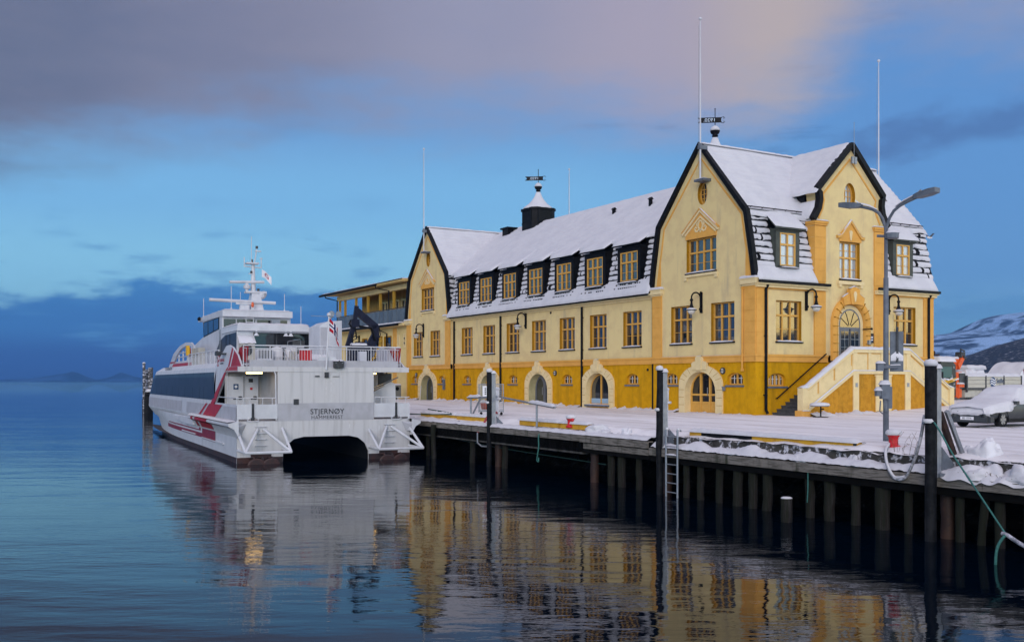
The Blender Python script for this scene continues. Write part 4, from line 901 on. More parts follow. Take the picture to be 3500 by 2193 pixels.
s.build('snow_cover', 'snow', rf, True)
rd = MB(); snowline(rd, [(EC, -.2, RZ+.02), (EC, 3.9, RZ+.05)], (.14, 0, 0), .10, 9); rd.build('ridge_snow', 'snow', rf, True)
# snow guards
for x0, x1 in ((-.05, 3.7), (9.6, 13.1)):
    b = MB(); b.tube([(x0, .52, 10.32), (x1, .52, 10.32)], .025, 6); b.tube([(x0, .56, 10.20), (x1, .56, 10.20)], .02, 6)
    n_ = 5
    for i in range(n_): xx = x0+.3+(x1-x0-.6)*i/(n_-1); b.tube([(xx, .50, 10.34), (xx, .78, 10.25)], .022, 5)
    b.build('snow_guard', 'black', house)
# dormers on the quay front
def dormer(M, c, hw, zb, zt, d0, d1, cols, glass, m, wide, ww, wz0, wz1, zf, zbk, dbk, seed):
    b = MB(); hole = rect(c-ww, c+ww, wz0, wz1)
    b.prism(rect(c-hw, c+hw, zb, zt), M, d0, d0+.12, [hole])
    for s_ in (-1, 1): b.prism([(d0+.1, zb), (d1, zb), (d1, zt+.4), (d0+.1, zt)], (lambda s2: lambda u, z, d: M(c+s2*(hw-.03)+d*.06*s2, z, u))(s_), -.5, .5)
    o = b.build('dormer', m, house)
    f = MB(); f.mbox(M, c-hw-.10, c+hw+.10, zt-.06, zt+.03, d0-.08, d0+.05)
    f.add([M(c-wide, zf, d0-.22), M(c+wide, zf, d0-.22), M(c+hw, zbk, dbk), M(c-hw, zbk, dbk), M(c-wide, zf-.09, d0-.22), M(c+wide, zf-.09, d0-.22), M(c+hw, zbk-.09, dbk), M(c-hw, zbk-.09, dbk)], [(0, 1, 2, 3), (4, 5, 6, 7), (0, 1, 5, 4), (1, 2, 6, 5), (0, 3, 7, 4)])
    f.build('dormer_roof', m, o)
    s = MB(); sheet(s, M(c-wide-.03, zf+.01, d0-.25), M(c+wide+.03, zf+.01, d0-.25), M(c+hw+.05, zbk+.02, dbk), M(c-hw-.05, zbk+.02, dbk), .13, Vector(M(0, 1, -.5))-Vector(M(0, 0, 0)), seed, .12, .1, .05, .008, (1, 1, 1, 0)); s.build('snow_cover', 'snow', o, True)
    w = window(o, M, c-ww, c+ww, wz0, wz1, d0+.03, cols, .36, 1, 0, glass, None, False)
    w.name = 'window'
    b = MB(); b.mbox(M, c-ww-.12, c+ww+.12, wz0-.10, wz0-.01, d0-.10, d0+.05); b.build('sill', m, o)
    b = MB(); snowline(b, [M(c-ww-.1, wz0-.09, d0-.12), M(c+ww+.1, wz0-.09, d0-.12)], Vector(M(0, 0, .10))-Vector(M(0, 0, 0)), .07, seed); b.build('sill_snow', 'snow', o, True)
    return o
d0 = None
for i, c in enumerate(SP):
    if i % 3 == 0: last = (i, dormer(MA, c, 1.08, 7.2, 9.42, .0, 1.6, 3, 'glass', 'black', 1.30, .82, 7.46, 9.13, 9.55, 10.75, 1.75, 80+i))
    else:
        cd_ = copy_tree(last[1], house); cd_.location = (0, c-SP[last[0]], 0); vary(cd_, c)
for c in (2.12, 10.72): dormer(MBm, c, .80, 7.25, 9.22, -.05, 1.5, 2, 'glassb', 'greysheet', 1.04, .53, 7.43, 9.06, 9.32, 10.55, 1.15, 90+c)
# roof vents, chimney
for x, y, h in ((4.6, 17.95, .42), (4.6, 14.05, .5)):
    z = 10.02+(x-.62)*.665; b = MB(); b.box(x-.09, x+.09, y-.09, y+.09, z-.1, z+h); b.prism([(-.15, 0), (.15, 0), (0, .14)], lambda u, zz, d: (x+u, y+d, z+h+zz), -.15, .15); b.build('roof_vent', 'black', house)
b = MB(); b.box(5.5, 6.2, 33.55, 34.45, 12.9, 13.95); b.box(5.38, 6.32, 33.4, 34.6, 13.95, 14.08); ch = b.build('chimney', 'black', house)
# cupolas with concave snowy caps, ball finials and 1920 vanes
def cupola(y):
    h, c_ = 1.05, .32
    o8 = lambda k: [(h*k, -(h-c_)*k), (h*k, (h-c_)*k), ((h-c_)*k, h*k), (-(h-c_)*k, h*k), (-h*k, (h-c_)*k), (-h*k, -(h-c_)*k), (-(h-c_)*k, -h*k), ((h-c_)*k, -h*k)]
    P = lambda u, z, d: (6.6+u, y+z, d)
    b = MB(); b.prism(o8(1), P, 12.9, 15.05); b.prism(o8(1.07), P, 14.98, 15.16); b.prism(o8(1.03), P, 13.98, 14.05); o = b.build('cupola', 'black', house)
    for dx, dy in ((-1, 0), (1, 0), (0, -1), (0, 1)):
        l = MB(); Mx = (lambda u, z, d: (6.6+dx*(h+d), y+u, z)) if dx else (lambda u, z, d: (6.6+u, y+dy*(h+d), z))
        for k in range(11): l.mbox(Mx, -.58, .58, 14.16+k*.068, 14.19+k*.068, 0, .04)
        for a, b2 in ((-.64, -.58), (.58, .64)): l.mbox(Mx, a, b2, 14.10, 14.96, -.01, .05)
        l.build('louvre', 'sheet', o)
    rows = []
    for r, z in ((1.20, 15.13), (1.22, 15.20), (1.0, 15.36), (.74, 15.56), (.5, 15.84), (.31, 16.14), (.17, 16.5)):
        n = 20; rows.append([(6.6+r*math.cos(2*math.pi*i/n)*(1+.05*math.cos(8*math.pi*i/n)), y+r*math.sin(2*math.pi*i/n)*(1+.05*math.cos(8*math.pi*i/n)), z+.03*nz(i, z, y)) for i in range(n)])
    m = MB(); m.add([p for r in rows for p in r], [(j*20+i, j*20+(i+1) % 20, (j+1)*20+(i+1) % 20, (j+1)*20+i) for j in range(len(rows)-1) for i in range(20)]); m.build('snow_cap', 'snow', o, True)
    f = MB(); f.lathe([(.17, 16.45), (.13, 16.55), (.2, 16.58), (.2, 16.62), (.14, 16.66), (.26, 16.78), (.30, 16.9), (.26, 17.03), (.10, 17.13), (.05, 17.2)], (6.6, y, 0), 14); f.tube([(6.6, y, 17.1), (6.6, y, 18.25)], .025, 6); f.lathe([(.0, 18.2), (.05, 18.25), (0, 18.3)], (6.6, y, 0), 8); f.build('finial', 'black', o, True)
    s = MB(); s.lathe([(.31, 16.92), (.27, 17.06), (.16, 17.18), (.05, 17.24)], (6.6, y, 0), 12); s.build('finial_snow', 'snow', o, True)
    v = MB(); V = lambda u, z, d: (6.6+u*.80, y-u*.60+d, z)
    v.prism([(-1.05, 17.42), (-.88, 17.58), (-1.05, 17.74), (.42, 17.74), (.36, 17.66), (.36, 17.50), (.42, 17.42)], V, -.012, .012)
    for q in (17.42, 17.74): v.strip([(.38, q), (.52, q+(.02 if q > 17.6 else -.02)), (.56, q+(-.06 if q > 17.6 else .06)), (.50, q+(-.08 if q > 17.6 else .08))], V, .03, -.012, .012)
    vo = v.build('weather_vane', 'black', o)
    a = math.atan2(-.60, .80)
    text('vane_numerals', '1920.', .29, 'skynum', vo, (6.6-.34*.8, y+.34*.6-.02, 17.575), (R(90), 0, a), .004, sx=-1.15)
    return o
cupola(30.7); cupola(10.3)
# ---------------------------------------------------------------- ferry; local x = starboard, y = forward, z above the water
FA = R(26.0)
FO = Vector((-8.7765, 47.606, WZ))
ferry = empty('catamaran_ferry', FO, FA, 'white catamaran ferry with red stripes moored stern towards us at the quay', 'ferry')
HB = [(0, 4.165), (33.5, 4.165), (36.2, 4.06), (38.6, 3.55), (40.6, 2.5), (41.9, 1.3), (42.4, 0)]
def outline(b, ytip, n=14, y0=0.0):              # half outline, stern to bow tip
    k = ytip/42.4; pts = []
    for y, x in HB: pts.append((y*k if y > 33 else y*k, x*b/4.165))
    return pts
def samp(pts, s):
    L = [0]
    for a, c in zip(pts, pts[1:]): L.append(L[-1]+math.hypot(c[0]-a[0], c[1]-a[1]))
    t = s*L[-1]
    for i in range(len(pts)-1):
        if t <= L[i+1]+1e-9:
            f = (t-L[i])/(L[i+1]-L[i]); return (pts[i][0]+(pts[i+1][0]-pts[i][0])*f, pts[i][1]+(pts[i+1][1]-pts[i][1])*f)
    return pts[-1]
LV = [(1.25, 3.9, 40.2), (1.80, 4.165, 42.2), (1.88, 4.185, 42.4), (2.62, 4.165, 42.0), (4.0, 4.06, 39.6), (4.45, 3.98, 38.4), (4.72, 3.72, 36.2)]
def shellp(y, z, o=0.0):                         # point of the port side at length y, height z
    for (z0, b0, t0), (z1, b1, t1) in zip(LV, LV[1:]):
        if z <= z1 or z1 == LV[-1][0]:
            f = max(0, min(1, (z-z0)/(z1-z0))); b, t = b0+(b1-b0)*f, t0+(t1-t0)*f; break
    k = t/42.4; yy = min(y/k, 42.39); 
    for (a, xa), (c, xc) in zip(HB, HB[1:]):
        if a <= yy <= c: x = xa+(xc-xa)*(yy-a)/(c-a); break
    else: x = HB[0][1]
    return (-(x*b/4.165+o), y, z)
Y1 = 6.4
mb = MB(); NS = 60
for sg in (1, -1):
    rows = []
    for z, b, t in LV:
        k = t/42.4; ln = [(Y1, 0)]
        pts = [(y*k, x*b/4.165) for y, x in HB]; pts[0] = (Y1, pts[0][1])
        rows.append([(-sg*samp(pts, i/NS)[1], samp(pts, i/NS)[0], z) for i in range(NS+1)])
    w = NS+1; mb.add([p for r in rows for p in r], [(j*w+i, j*w+i+1, (j+1)*w+i+1, (j+1)*w+i) for j in range(len(rows)-1) for i in range(NS)])
# after part of each side with the open mooring deck
aft = [(0, 1.25), (Y1, 1.25), (Y1, 4.45), (0, 4.45), (0, 4.19), (3.3, 4.19), (5.6, 2.68), (0, 2.68)]
for sg in (1, -1):
    mb.prism(aft, lambda u, z, d: (-sg*((4.165 if z < 2.9 else 4.165-.10*(z-2.7))-d), u, z), 0, .08)
hull = mb.build('upper_hull', 'white', ferry)
# stern wall with the arched tunnel between the hulls
tun = [(-2.08, -.6), (-2.06, .40), (-1.88, .80), (-1.55, 1.06), (-1.1, 1.16), (1.1, 1.16), (1.55, 1.06), (1.88, .80), (2.06, .40), (2.08, -.6)]
SM = lambda u, z, d: (u, d, z)
mb = MB(); mb.prism([(-4.165, -.6)]+tun+[(4.165, -.6), (4.165, 1.92), (-4.165, 1.92)], SM, 0, .1)
mb.prism([(-2.31, 1.92), (2.33, 1.92), (2.33, 4.42), (-2.31, 4.42)], SM, .0, .1)
mb.prism(rect(-4.12, 4.12, 4.19, 4.42), SM, -.02, .12)
stern = mb.build('stern_wall', 'whitew', ferry)
sm_ = MB()
for x in (-1.15, .62, 1.75): sm_.box(x-.006, x+.006, -.003, 0, 2.74, 4.40)
sm_.box(-4.1, 4.1, -.004, 0, 1.905, 1.925); sm_.build('plate_seam', 'whiteg', stern)
st_k = MB()
for x, z0, z1, w_ in ((-.02, 2.9, 3.9, .03), (.22, 2.2, 4.0, .018), (.36, 2.6, 3.9, .012), (1.12, 1.25, 1.95, .03), (-1.45, 2.1, 2.65, .03), (-2.9, 1.0, 1.6, .02), (2.6, .9, 1.6, .02)): st_k.add([(x-w_, -.0025, z1), (x+w_, -.0025, z1), (x+w_*.3, -.0025, z0), (x-w_*.3, -.0025, z0)], [(0, 1, 2, 3)])
st_k.build('run_stain', mat('salt_streak', (.66, .66, .67), .6, (.52, .50, .49), 6), stern)
MB().prism(rect(-2.30, 2.32, 1.93, 2.73), SM, -.004, -.001).build('grey_band', 'whiteg', stern)
for a, b in ((-4.165, -3.55), (-3.33, -2.32), (2.34, 3.38), (3.56, 4.165)):
    m = MB(); m.box(a, b, -.02, .04, 2.02, 2.69); m.build('bulwark_plate', 'white', ferry)
for x in (-3.44, 3.47):
    m = MB(); m.box(x-.07, x+.07, .02, .12, 1.94, 2.72); m.build('fairlead', 'darkst', ferry); m = MB()
    for s in (-1, 1): m.tube([(x+s*.09, -.02, 2.74), (x+s*.09, -.02, 2.10), (x+s*.22, -.03, 2.02), (x+s*.26, -.03, 1.94), (x+s*.1, -.03, 1.90), (x, -.03, 1.90)], .03, 6)
    m.build('fairlead_frame', 'white', ferry)
text('ferry_name', 'STJERNØY', .345, 'ink', stern, (.04, -.006, 2.315), (R(90), 0, 0), .002, bold=.004, sp=1.04)
text('home_port', 'HAMMERFEST', .24, 'ink', stern, (.035, -.006, 2.045), (R(90), 0, 0), .002, bold=0, sp=1.08)
m = MB(); m.box(-1.57, -1.33, -.03, .0, 2.66, 2.92); m.build('stern_box', 'darkst', stern)
m = MB(); m.box(-.10, .08, -.10, .0, 3.92, 4.18); m.box(-.55, -.35, -.06, 0, 3.96, 4.02); m.box(.3, .62, -.04, 0, 3.97, 3.99); m.build('stern_light', 'darkst', stern)
# lower hulls
def lower(sg):
    mb = MB(); nS = 40; prof = [(-.9, .80), (-.02, .97), (.30, 1.0), (.95, 1.0), (1.35, 1.08), (1.7, 1.16)]; rows = []
    for z, kw in prof:
        row = []
        tip = 35.2+2.6*max(0, z)
        for side in (0, 1):
            for i in range(nS+1):
                s = i/nS if side == 0 else 1-i/nS; y = tip*s
                half = 1.045*kw*(1 if s < .45 else math.cos((s-.45)/.55*math.pi/2)**.8)
                half = max(0.0, half); cx = 3.12+(.25*sm(.5, 1, s) if z > 1 else 0)
                x = cx+(half if side == 0 else -half)
                row.append((sg*min(x, 4.165) if side == 0 else sg*max(x, 2.07), y, z))
        rows.append(row)
    w = len(rows[0]); mb.add([p for r in rows for p in r], [(j*w+i, j*w+i+1, (j+1)*w+i+1, (j+1)*w+i) for j in range(len(rows)-1) for i in range(w-1)])
    return mb
for sg in (-1, 1): lower(sg).build('lower_hull', 'white', ferry, True)
for sg in (-1, 1):
    mb = lower(sg); mb.v = [(sg*3.12+(x-sg*3.12)*1.006, y*1.0005-.004, min(z, .27)) for x, y, z in mb.v]; 
    mb.box(*sorted((sg*2.07, sg*4.172)), -.008, .0, -.6, .27); mb.build('boot_top', 'boot', ferry)
    m = MB(); m.box(*sorted((sg*2.6, sg*3.55)), -.012, -.006, .25, .40); m.build('jet_guard', 'boot', ferry)
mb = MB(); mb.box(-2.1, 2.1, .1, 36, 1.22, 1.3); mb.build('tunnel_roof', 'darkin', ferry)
mb = MB()
for sg in (-1, 1):
    mb.add([(sg*2.06, .12, -.8), (sg*2.06, 34, -.8), (sg*2.06, 34, 1.3), (sg*2.06, .12, 1.3)], [(0, 1, 2, 3)])
mb.build('tunnel_side', 'sheet', ferry)
# knuckle, ledges and fender shelf along the sides
mb = MB()
for sg in (-1, 1):
    mb.tube([(sg*-p[0]*-1, p[1], p[2]) for p in [(sg*abs(shellp(y, 1.85)[0]), y, 1.85) for y in [0.2+i*1.0 for i in range(42)]]], .05, 6)
mb.build('knuckle_rail', 'white', ferry)
mb = MB()
for sg in (-1, 1):
    C = [(4.15, 1.93), (4.62, 1.83), (4.62, 1.72), (4.36, 1.58), (4.22, 1.32), (4.15, 1.15)]
    for a, b in zip(C, C[1:]):
        y0, y1 = -.35, 12.0
        mb.add([(sg*a[0], y0, a[1]), (sg*a[0], y1, a[1]), (sg*b[0], y1, b[1]), (sg*b[0], y0, b[1])], [(0, 1, 2, 3)])
    mb.add([(sg*x, y, z) for y in (-.35, 12.0) for x, z in C], [(0, 1, 2, 3, 4, 5), (6, 7, 8, 9, 10, 11)])
mb.build('fender_shelf', 'white', ferry)
mb = MB()
for sg in (-1, 1):
    mb.add([(sg*4.60, -.355, 1.79), (sg*4.60, -.355, 1.70), (sg*4.36, -.355, 1.57), (sg*4.22, -.355, 1.32), (sg*3.95, -.02, 1.36), (sg*3.75, -.02, 1.80)], [(0, 1, 2, 3, 4, 5)])
mb.build('shelf_end', 'whiteg', ferry)
mb = MB(); mb.prism([(12, 1.72), (20.5, 1.60), (19.0, 1.42), (15.0, 1.30), (12.0, 1.30)], lambda u, z, d: (-4.17+d, u, z), -.16, .02); mb.prism([(20, 1.55), (36, 1.62), (36, 1.56), (20, 1.45)], lambda u, z, d: (shellp(u, 1.5)[0]+.14+d, u, z), -.1, .1)
mb.box(-4.24, -4.1, 12.0, 17.0, .78, .84); mb.box(-4.24, -4.1, 3.2, 9.6, .70, .76)
mb.build('spray_rail', 'white', ferry)
sn = MB(); snowline(sn, [(-4.42, y, 1.90) for y in (-.2, 3, 6, 9, 12)], (.20, 0, 0), .10, 11); sn.build('shelf_snow', 'snow', ferry, True)
# painted bands, windows and stripes on the port side (and bands mirrored)
def skin(y0, y1, z0, z1, o, n=20, top=None, bot=None, sg=1):
    m = MB(); m.grid(lambda u, v: (lambda p: (sg*p[0], p[1], p[2]))(shellp(y0(v)+(y1(v)-y0(v))*u if callable(y0) else y0+(y1-y0)*u, z0+(z1-z0)*v, o)), n, 6); return m
for sg in (1, -1):
    skin(17.6, 38.5, 1.93, 2.56, .012, 30, sg=sg).build('grey_band', 'whiteg', ferry); skin(.1, 15.4, 1.93, 2.56, .012, 12, sg=sg).build('grey_band', 'whiteg', ferry)
    wf = skin(lambda v: 5.85+.9*v, lambda v: 35.6-1.2*v, 2.80, 4.22, .02, 60, sg=sg).build('side_window', 'glassf', ferry)
    skin(lambda v: 35.9-1.2*v, lambda v: 40.6-2.6*v, 2.82, 4.20, .022, 30, sg=sg).build('bow_window', 'glassf', ferry)
    m = MB()
    for y in (9.3, 10.6, 13.2, 16.2, 19.0, 21.8, 24.6, 27.4, 30.2, 32.9):
        a, b = shellp(y, 2.80, .03), shellp(y+.5, 4.22, .03); m.add([(sg*a[0], a[1]-.03, a[2]), (sg*a[0], a[1]+.03, a[2]), (sg*b[0], b[1]+.03, b[2]), (sg*b[0], b[1]-.03, b[2])], [(0, 1, 2, 3)])
    m.build('mullion', 'black', wf)
MP = lambda o: (lambda u, z, d: (shellp(max(u, .0), z, o)[0]-d if u > 0 else -4.165-o-d+(.10*(z-2.7) if z > 2.9 else 0), u, z))
def stripe(poly, m, o=.02, t=.004): MB().prism(poly, MP(o), 0, t).build('red_stripe', m, ferry)
stripe([(.0, 4.44), (.0, 4.19), (3.30, 4.19), (2.7, 4.44)], 'redd')
stripe([(2.95, 4.44), (3.42, 4.22), (3.75, 4.22), (3.25, 4.44)], 'redd')
stripe([(3.35, 4.19), (5.62, 2.69), (5.75, 2.69), (5.95, 2.60), (7.0, 2.60), (3.80, 4.19)], 'red')
stripe([(3.6, 2.60), (7.3, 2.60), (9.4, 1.94), (5.6, 1.94)], 'red', .025)
stripe([(7.9, 2.60), (8.4, 2.60), (10.8, 1.94), (10.1, 1.94)], 'red', .025)
def lowp(y, z):
    kw = 1.0 if z < .95 else 1+.08*(z-.95)/.4; s_ = y/(35.2+2.6*max(0, z)); half = 1.045*kw*(1 if s_ < .45 else math.cos((s_-.45)/.55*math.pi/2)**.8)
    return -min(3.12+half, 4.165)-.015
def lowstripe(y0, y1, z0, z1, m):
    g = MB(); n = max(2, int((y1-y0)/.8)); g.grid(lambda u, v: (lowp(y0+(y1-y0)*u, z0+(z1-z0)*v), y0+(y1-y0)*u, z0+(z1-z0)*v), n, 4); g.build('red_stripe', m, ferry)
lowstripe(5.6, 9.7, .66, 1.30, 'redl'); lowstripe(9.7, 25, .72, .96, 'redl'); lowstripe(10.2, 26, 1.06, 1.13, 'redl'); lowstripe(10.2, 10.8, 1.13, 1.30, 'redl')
mb = MB()
for a, b in ((5.6, 9.4), (10.1, 10.8)):
    for p, q in ((( -4.19, 1.935), (-4.63, 1.838)), ((-4.635, 1.838), (-4.635, 1.715)), ((-4.635, 1.715), (-4.375, 1.575)), ((-4.375, 1.575), (-4.235, 1.315))):
        mb.add([(p[0]-.006, a, p[1]), (p[0]-.006, b, p[1]), (q[0]-.006, b, q[1]), (q[0]-.006, a, q[1])], [(0, 1, 2, 3)])
mb.build('red_stripe', 'red', ferry)
text('side_name', 'STJERNØY', .40, 'ink', ferry, (shellp(25.6, 4.56, .05)[0], 25.6, 4.56), (R(90), 0, R(-90)), .004, sx=2.0)
# deck, its snow and the open mooring decks aft
mb = MB(); dk = [(-3.98, 0), (-3.98, 30), (-3.6, 34), (-2.4, 36.5), (0, 37.6), (2.4, 36.5), (3.6, 34), (3.98, 30), (3.98, 0)]
mb.prism(dk, lambda u, z, d: (u, z, d), 4.36, 4.44); mb.prism([(x*.9, y*.96) for x, y in dk], lambda u, z, d: (u, z, d), 4.44, 4.73)
mb.box(-4.1, 4.1, .05, 6.3, 1.80, 1.90); mb.build('deck', 'whiteg', ferry)
sn = MB(); sn.grid(lambda u, v: (-3.7+7.4*u, .1+10.5*v, 4.44+(.10+.10*nz(u*9, v*9, 4))*min(1, 6*v+.25)), 40, 50); sn.build('deck_snow', 'snow', ferry, True)
for sg in (-1, 1):
    mb = MB()
    mb.box(*sorted((sg*2.33, sg*4.05)), 3.6, 3.7, 1.9, 4.3); mb.box(*sorted((sg*2.24, sg*2.33)), .1, 3.65, 1.9, 4.3); mb.box(*sorted((sg*2.3, sg*4.05)), .1, 3.6, 4.20, 4.26); mb.build('aft_bulkhead', 'inside', ferry)
for x0, x1 in ((-3.92, -3.22), (-3.08, -2.5)):
    m = MB(); m.box(x0, x1, 3.54, 3.6, 1.95, 3.98); m.box(x0-.05, x0, 3.52, 3.6, 1.95, 4.05); m.box(x1, x1+.04, 3.52, 3.6, 1.95, 4.05); d = m.build('deck_door', 'white', ferry)
    m = MB(); m.tube([(x0+.25, 3.50, 2.88), (x0+.55, 3.50, 2.93)], .025, 6); m.box(x1-.2, x1-.05, 3.49, 3.54, 2.86, 3.02); m.build('handle', 'darkst', d)
m = MB(); m.box(-3.66, -3.42, 3.53, 3.54, 3.35, 3.62); g = m.build('notice', 'inkb', ferry); m = MB(); m.lathe([(.07, -.003), (.07, .003)], (-3.54, 3.525, 3.49), 12, Matrix.Rotation(R(90), 3, 'X')); m.build('notice_mark', 'plate', g)
m = MB(); m.box(-2.86, -2.74, 3.53, 3.54, 3.33, 3.44); m.build('notice', 'redb', ferry)
m = MB(); m.box(-2.93, -2.72, 3.53, 3.54, 3.70, 3.88); m.build('vent_grille', 'darkst', ferry)
for x0, x1 in ((-3.62, -2.90),): MB().box(x0, x1, .55, .67, 4.10, 4.17).build('deck_lamp', 'tlight', ferry)
MB().box(2.42, 2.75, .9, 1.1, 4.10, 4.16).build('deck_lamp', 'tlight', ferry)
m = MB(); m.tube([(-2.45, .02, 4.19), (-2.40, .02, 4.05), (-2.37, .02, 1.95)], .035, 6)
for x0, x1 in ((-4.2, -2.36), (2.36, 4.15)): m.tube([(x0, .0, 2.98), (x1, .0, 2.98)], .022, 6); [m.tube([(x, .0, 2.66), (x, .0, 2.98)], .016, 5) for x in (x0+.03, x0+.35, x0+.62, x0+1.2, x1-.2)]
m.tube([(-4.15, .0, 2.98), (-4.15, 4.6, 2.98)], .022, 6)
m.build('mooring_rail', 'white', ferry)
m = MB(); m.prism([(2.75, 1.95), (4.0, 1.95), (3.95, 3.62), (3.72, 3.72), (2.95, 3.40), (2.75, 3.2)], SM, 1.5, 1.62); m.build('boarding_ramp', 'white', ferry)
m = MB(); m.box(2.4, 2.85, 2.4, 2.5, 1.95, 3.5); m.box(3.3, 4.0, 2.2, 2.3, 3.3, 4.15); m.build('dark_locker', 'darkst', ferry)
m = MB(); m.tube([(2.6, 1.3, 3.35), (3.9, .9, 3.95)], .03, 6); m.tube([(2.5, 1.6, 3.05), (3.3, 1.3, 3.55)], .03, 6); m.build('ramp_stay', 'steel', ferry)
# ladders, tube guards and rudders at the transoms
for sg in (-1, 1):
    m = MB()
    for z in (.80, 1.10, 1.38, 1.67): m.tube([(sg*3.1-.24, -.03, z-.03), (sg*3.1-.24, -.12, z), (sg*3.1+.24, -.12, z), (sg*3.1+.24, -.03, z-.03)], .022, 6)
    m.build('stern_ladder', 'white', ferry)
    a = (sg*3.1-.92, -1.25, .55); b = (sg*3.1+1.12, -1.25, .55) if sg < 0 else (sg*3.1+1.30, -1.25, .55)
    m = MB(); r = .065
    m.tube([(sg*3.1-1.0, .0, .60), a, b, (sg*3.1+1.02, .0, .60)], r, 8)
    m.tube([(sg*3.1-1.02, .0, 1.42), a], r, 8); m.tube([(sg*3.1-.12, 0, 1.56), a], r, 8); m.tube([(sg*3.1+.12, 0, 1.56), b], r, 8); m.tube([(sg*3.1+1.0, 0, 1.58), b], r, 8)
    m.build('stern_guard', 'white', ferry)
    m = MB()
    for q in (-.33, .33): m.lathe([(.01, -.035), (.40, -.03), (.46, 0), (.40, .03), (.01, .035)], (sg*3.1+q, -.8, -.18), 20, Matrix.Rotation(R(90), 3, 'X') @ Matrix.Rotation(R(0), 3, 'Z'))
    for q in (-.5, -.1, .35): m.tube([(sg*3.1+q, 0, .22), (sg*3.1+q+.1, -.45, .28), (sg*3.1+q+.05, -.8, .1)], .05, 6)
    m.build('steering_gear', 'boot', ferry)
# stern rail with balusters
def rail(pts, z0, z1, sp, nm='deck_rail', big=1.3):
    m = MB(); P = [Vector(p) for p in pts]
    m.tube([(p.x, p.y, z1) for p in P], .032, 6); m.tube([(p.x, p.y, z1-.13) for p in P], .018, 5); m.tube([(p.x, p.y, z0+.10) for p in P], .018, 5)
    for a, b in zip(P, P[1:]):
        L = (b-a).length; n = max(1, int(L/sp))
        for i in range(n+1):
            p = a+(b-a)*i/n; bigp = i % max(1, int(big/sp)) == 0
            m.tube([(p.x, p.y, z0), (p.x, p.y, z1-(0 if bigp else .13))], .026 if bigp else .011, 5)
    return m.build(nm, 'white', ferry)
rail([(-3.85, .12, 0), (3.72, .12, 0)], 4.44, 5.40, .135)
rail([(3.72, .12, 0), (3.72, 9, 0)], 4.44, 5.36, .30)
rail([(-3.72, 7.2, 0), (-3.72, 18, 0)], 4.44, 5.38, .32)
# side fins with the line's stripes and emblem
fin = [(7.2, 4.42), (5.6, 5.05), (4.4, 5.50), (3.6, 5.52), (2.6, 5.38), (1.2, 4.98), (.0, 4.42)]
for sg in (1, -1):
    m = MB(); FM = lambda u, z, d: (-sg*(3.93-.10*(z-4.42)+d), u, z); m.prism(fin, FM, -.05, .03); f = m.build('side_fin', 'white', ferry)
    m = MB(); m.prism([(.02, 4.43), (2.65, 4.43), (2.1, 5.22), (1.2, 4.97)], FM, .034, .038); m.prism([(2.95, 4.43), (3.35, 4.43), (2.75, 5.38), (2.4, 5.30)], FM, .034, .038); m.build('red_stripe', 'red', f)
    m = MB()
    for i in range(8): m.prism([(.2+i*.30, 4.62+.03*i), (.36+i*.30, 4.62+.03*i), (.05+i*.26, 5.36), (-.10+i*.26, 5.36)], lambda u, z, d: (-sg*(3.66+d), u, z), 0, .03)
    m.build('striped_gate', 'red', ferry)
    if sg == 1:
        text('line_name', 'BOREAL', .22, 'red', f, (-3.945, 5.05, 4.80), (R(90), 0, R(-90)), .003, sx=1.6); text('line_name', 'TRANSPORT', .10, 'ink', f, (-3.955, 5.05, 4.64), (R(90), 0, R(-90)), .003, sx=1.6)
        e = MB(); e.strip(ell(6.15, 4.92, .22, .13, 12)+[(6.37, 4.92)], FM, .06, .034, .04); e.strip(ell(6.15, 4.66, .22, .13, 12)+[(6.37, 4.66)], FM, .06, .034, .04); e.build('emblem', 'red', f)
        e = MB(); e.box(-4.35, -4.1, 4.35, 4.75, 5.02, 5.22); e.tube([(-4.1, 4.3, 5.1), (-3.9, 4.1, 5.1)], .05, 6); e.build('side_floodlight', 'darkst', f)
# forward fins with open framing
for sg in (1, -1):
    FM = lambda u, z, d: (-sg*(3.15+d-(.06*(u-30) if u > 30 else 0)), u, z)
    m = MB(); m.prism([(19.2, 4.72), (19.2, 5.95), (20.5, 6.25), (22.6, 6.32), (25.5, 6.16), (28.6, 5.7), (32.5, 4.72)], FM, -.06, .06, [[(20.4, 5.12), (28.2, 5.12), (27.0, 5.55), (25.0, 5.92), (22.8, 6.08), (20.4, 6.02)]]); f = m.build('bow_fin', 'white', ferry)
    m = MB()
    for y in (22.2, 24.2, 26.2): m.mbox(FM, y-.06, y+.06, 5.12, 6.0-.10*abs(y-22), -.04, .04)
    for z in (5.4, 5.68): m.mbox(FM, 20.4, 27.2-(z-5.4)*3, z-.025, z+.025, -.04, .04)
    m.build('framing', 'white', f)
    m = MB(); m.prism([(19.2, 4.74), (29.5, 4.74), (28.6, 4.98), (19.2, 4.98)], FM, .062, .066); m.prism([(27.8, 5.05), (31.0, 5.05), (30.6, 5.14), (27.6, 5.14)], FM, .062, .066); m.build('red_stripe', 'redd', f)
m = MB(); m.box(-3.55, -3.15, 15.2, 17.6, 4.72, 5.75); m.build('deck_locker', 'beige', ferry)
m = MB(); m.lathe([(.0, -.08), (.28, -.06), (.34, 0), (.28, .06), (0, .08)], (-3.62, 18.2, 5.55), 16, Matrix.Rotation(R(90), 3, 'Y')); m.build('lifebuoy', 'orng', ferry)
m = MB(); m.box(-3.85, -3.66, 17.75, 18.1, 5.35, 5.95); m.build('rescue_light', 'yel', ferry)
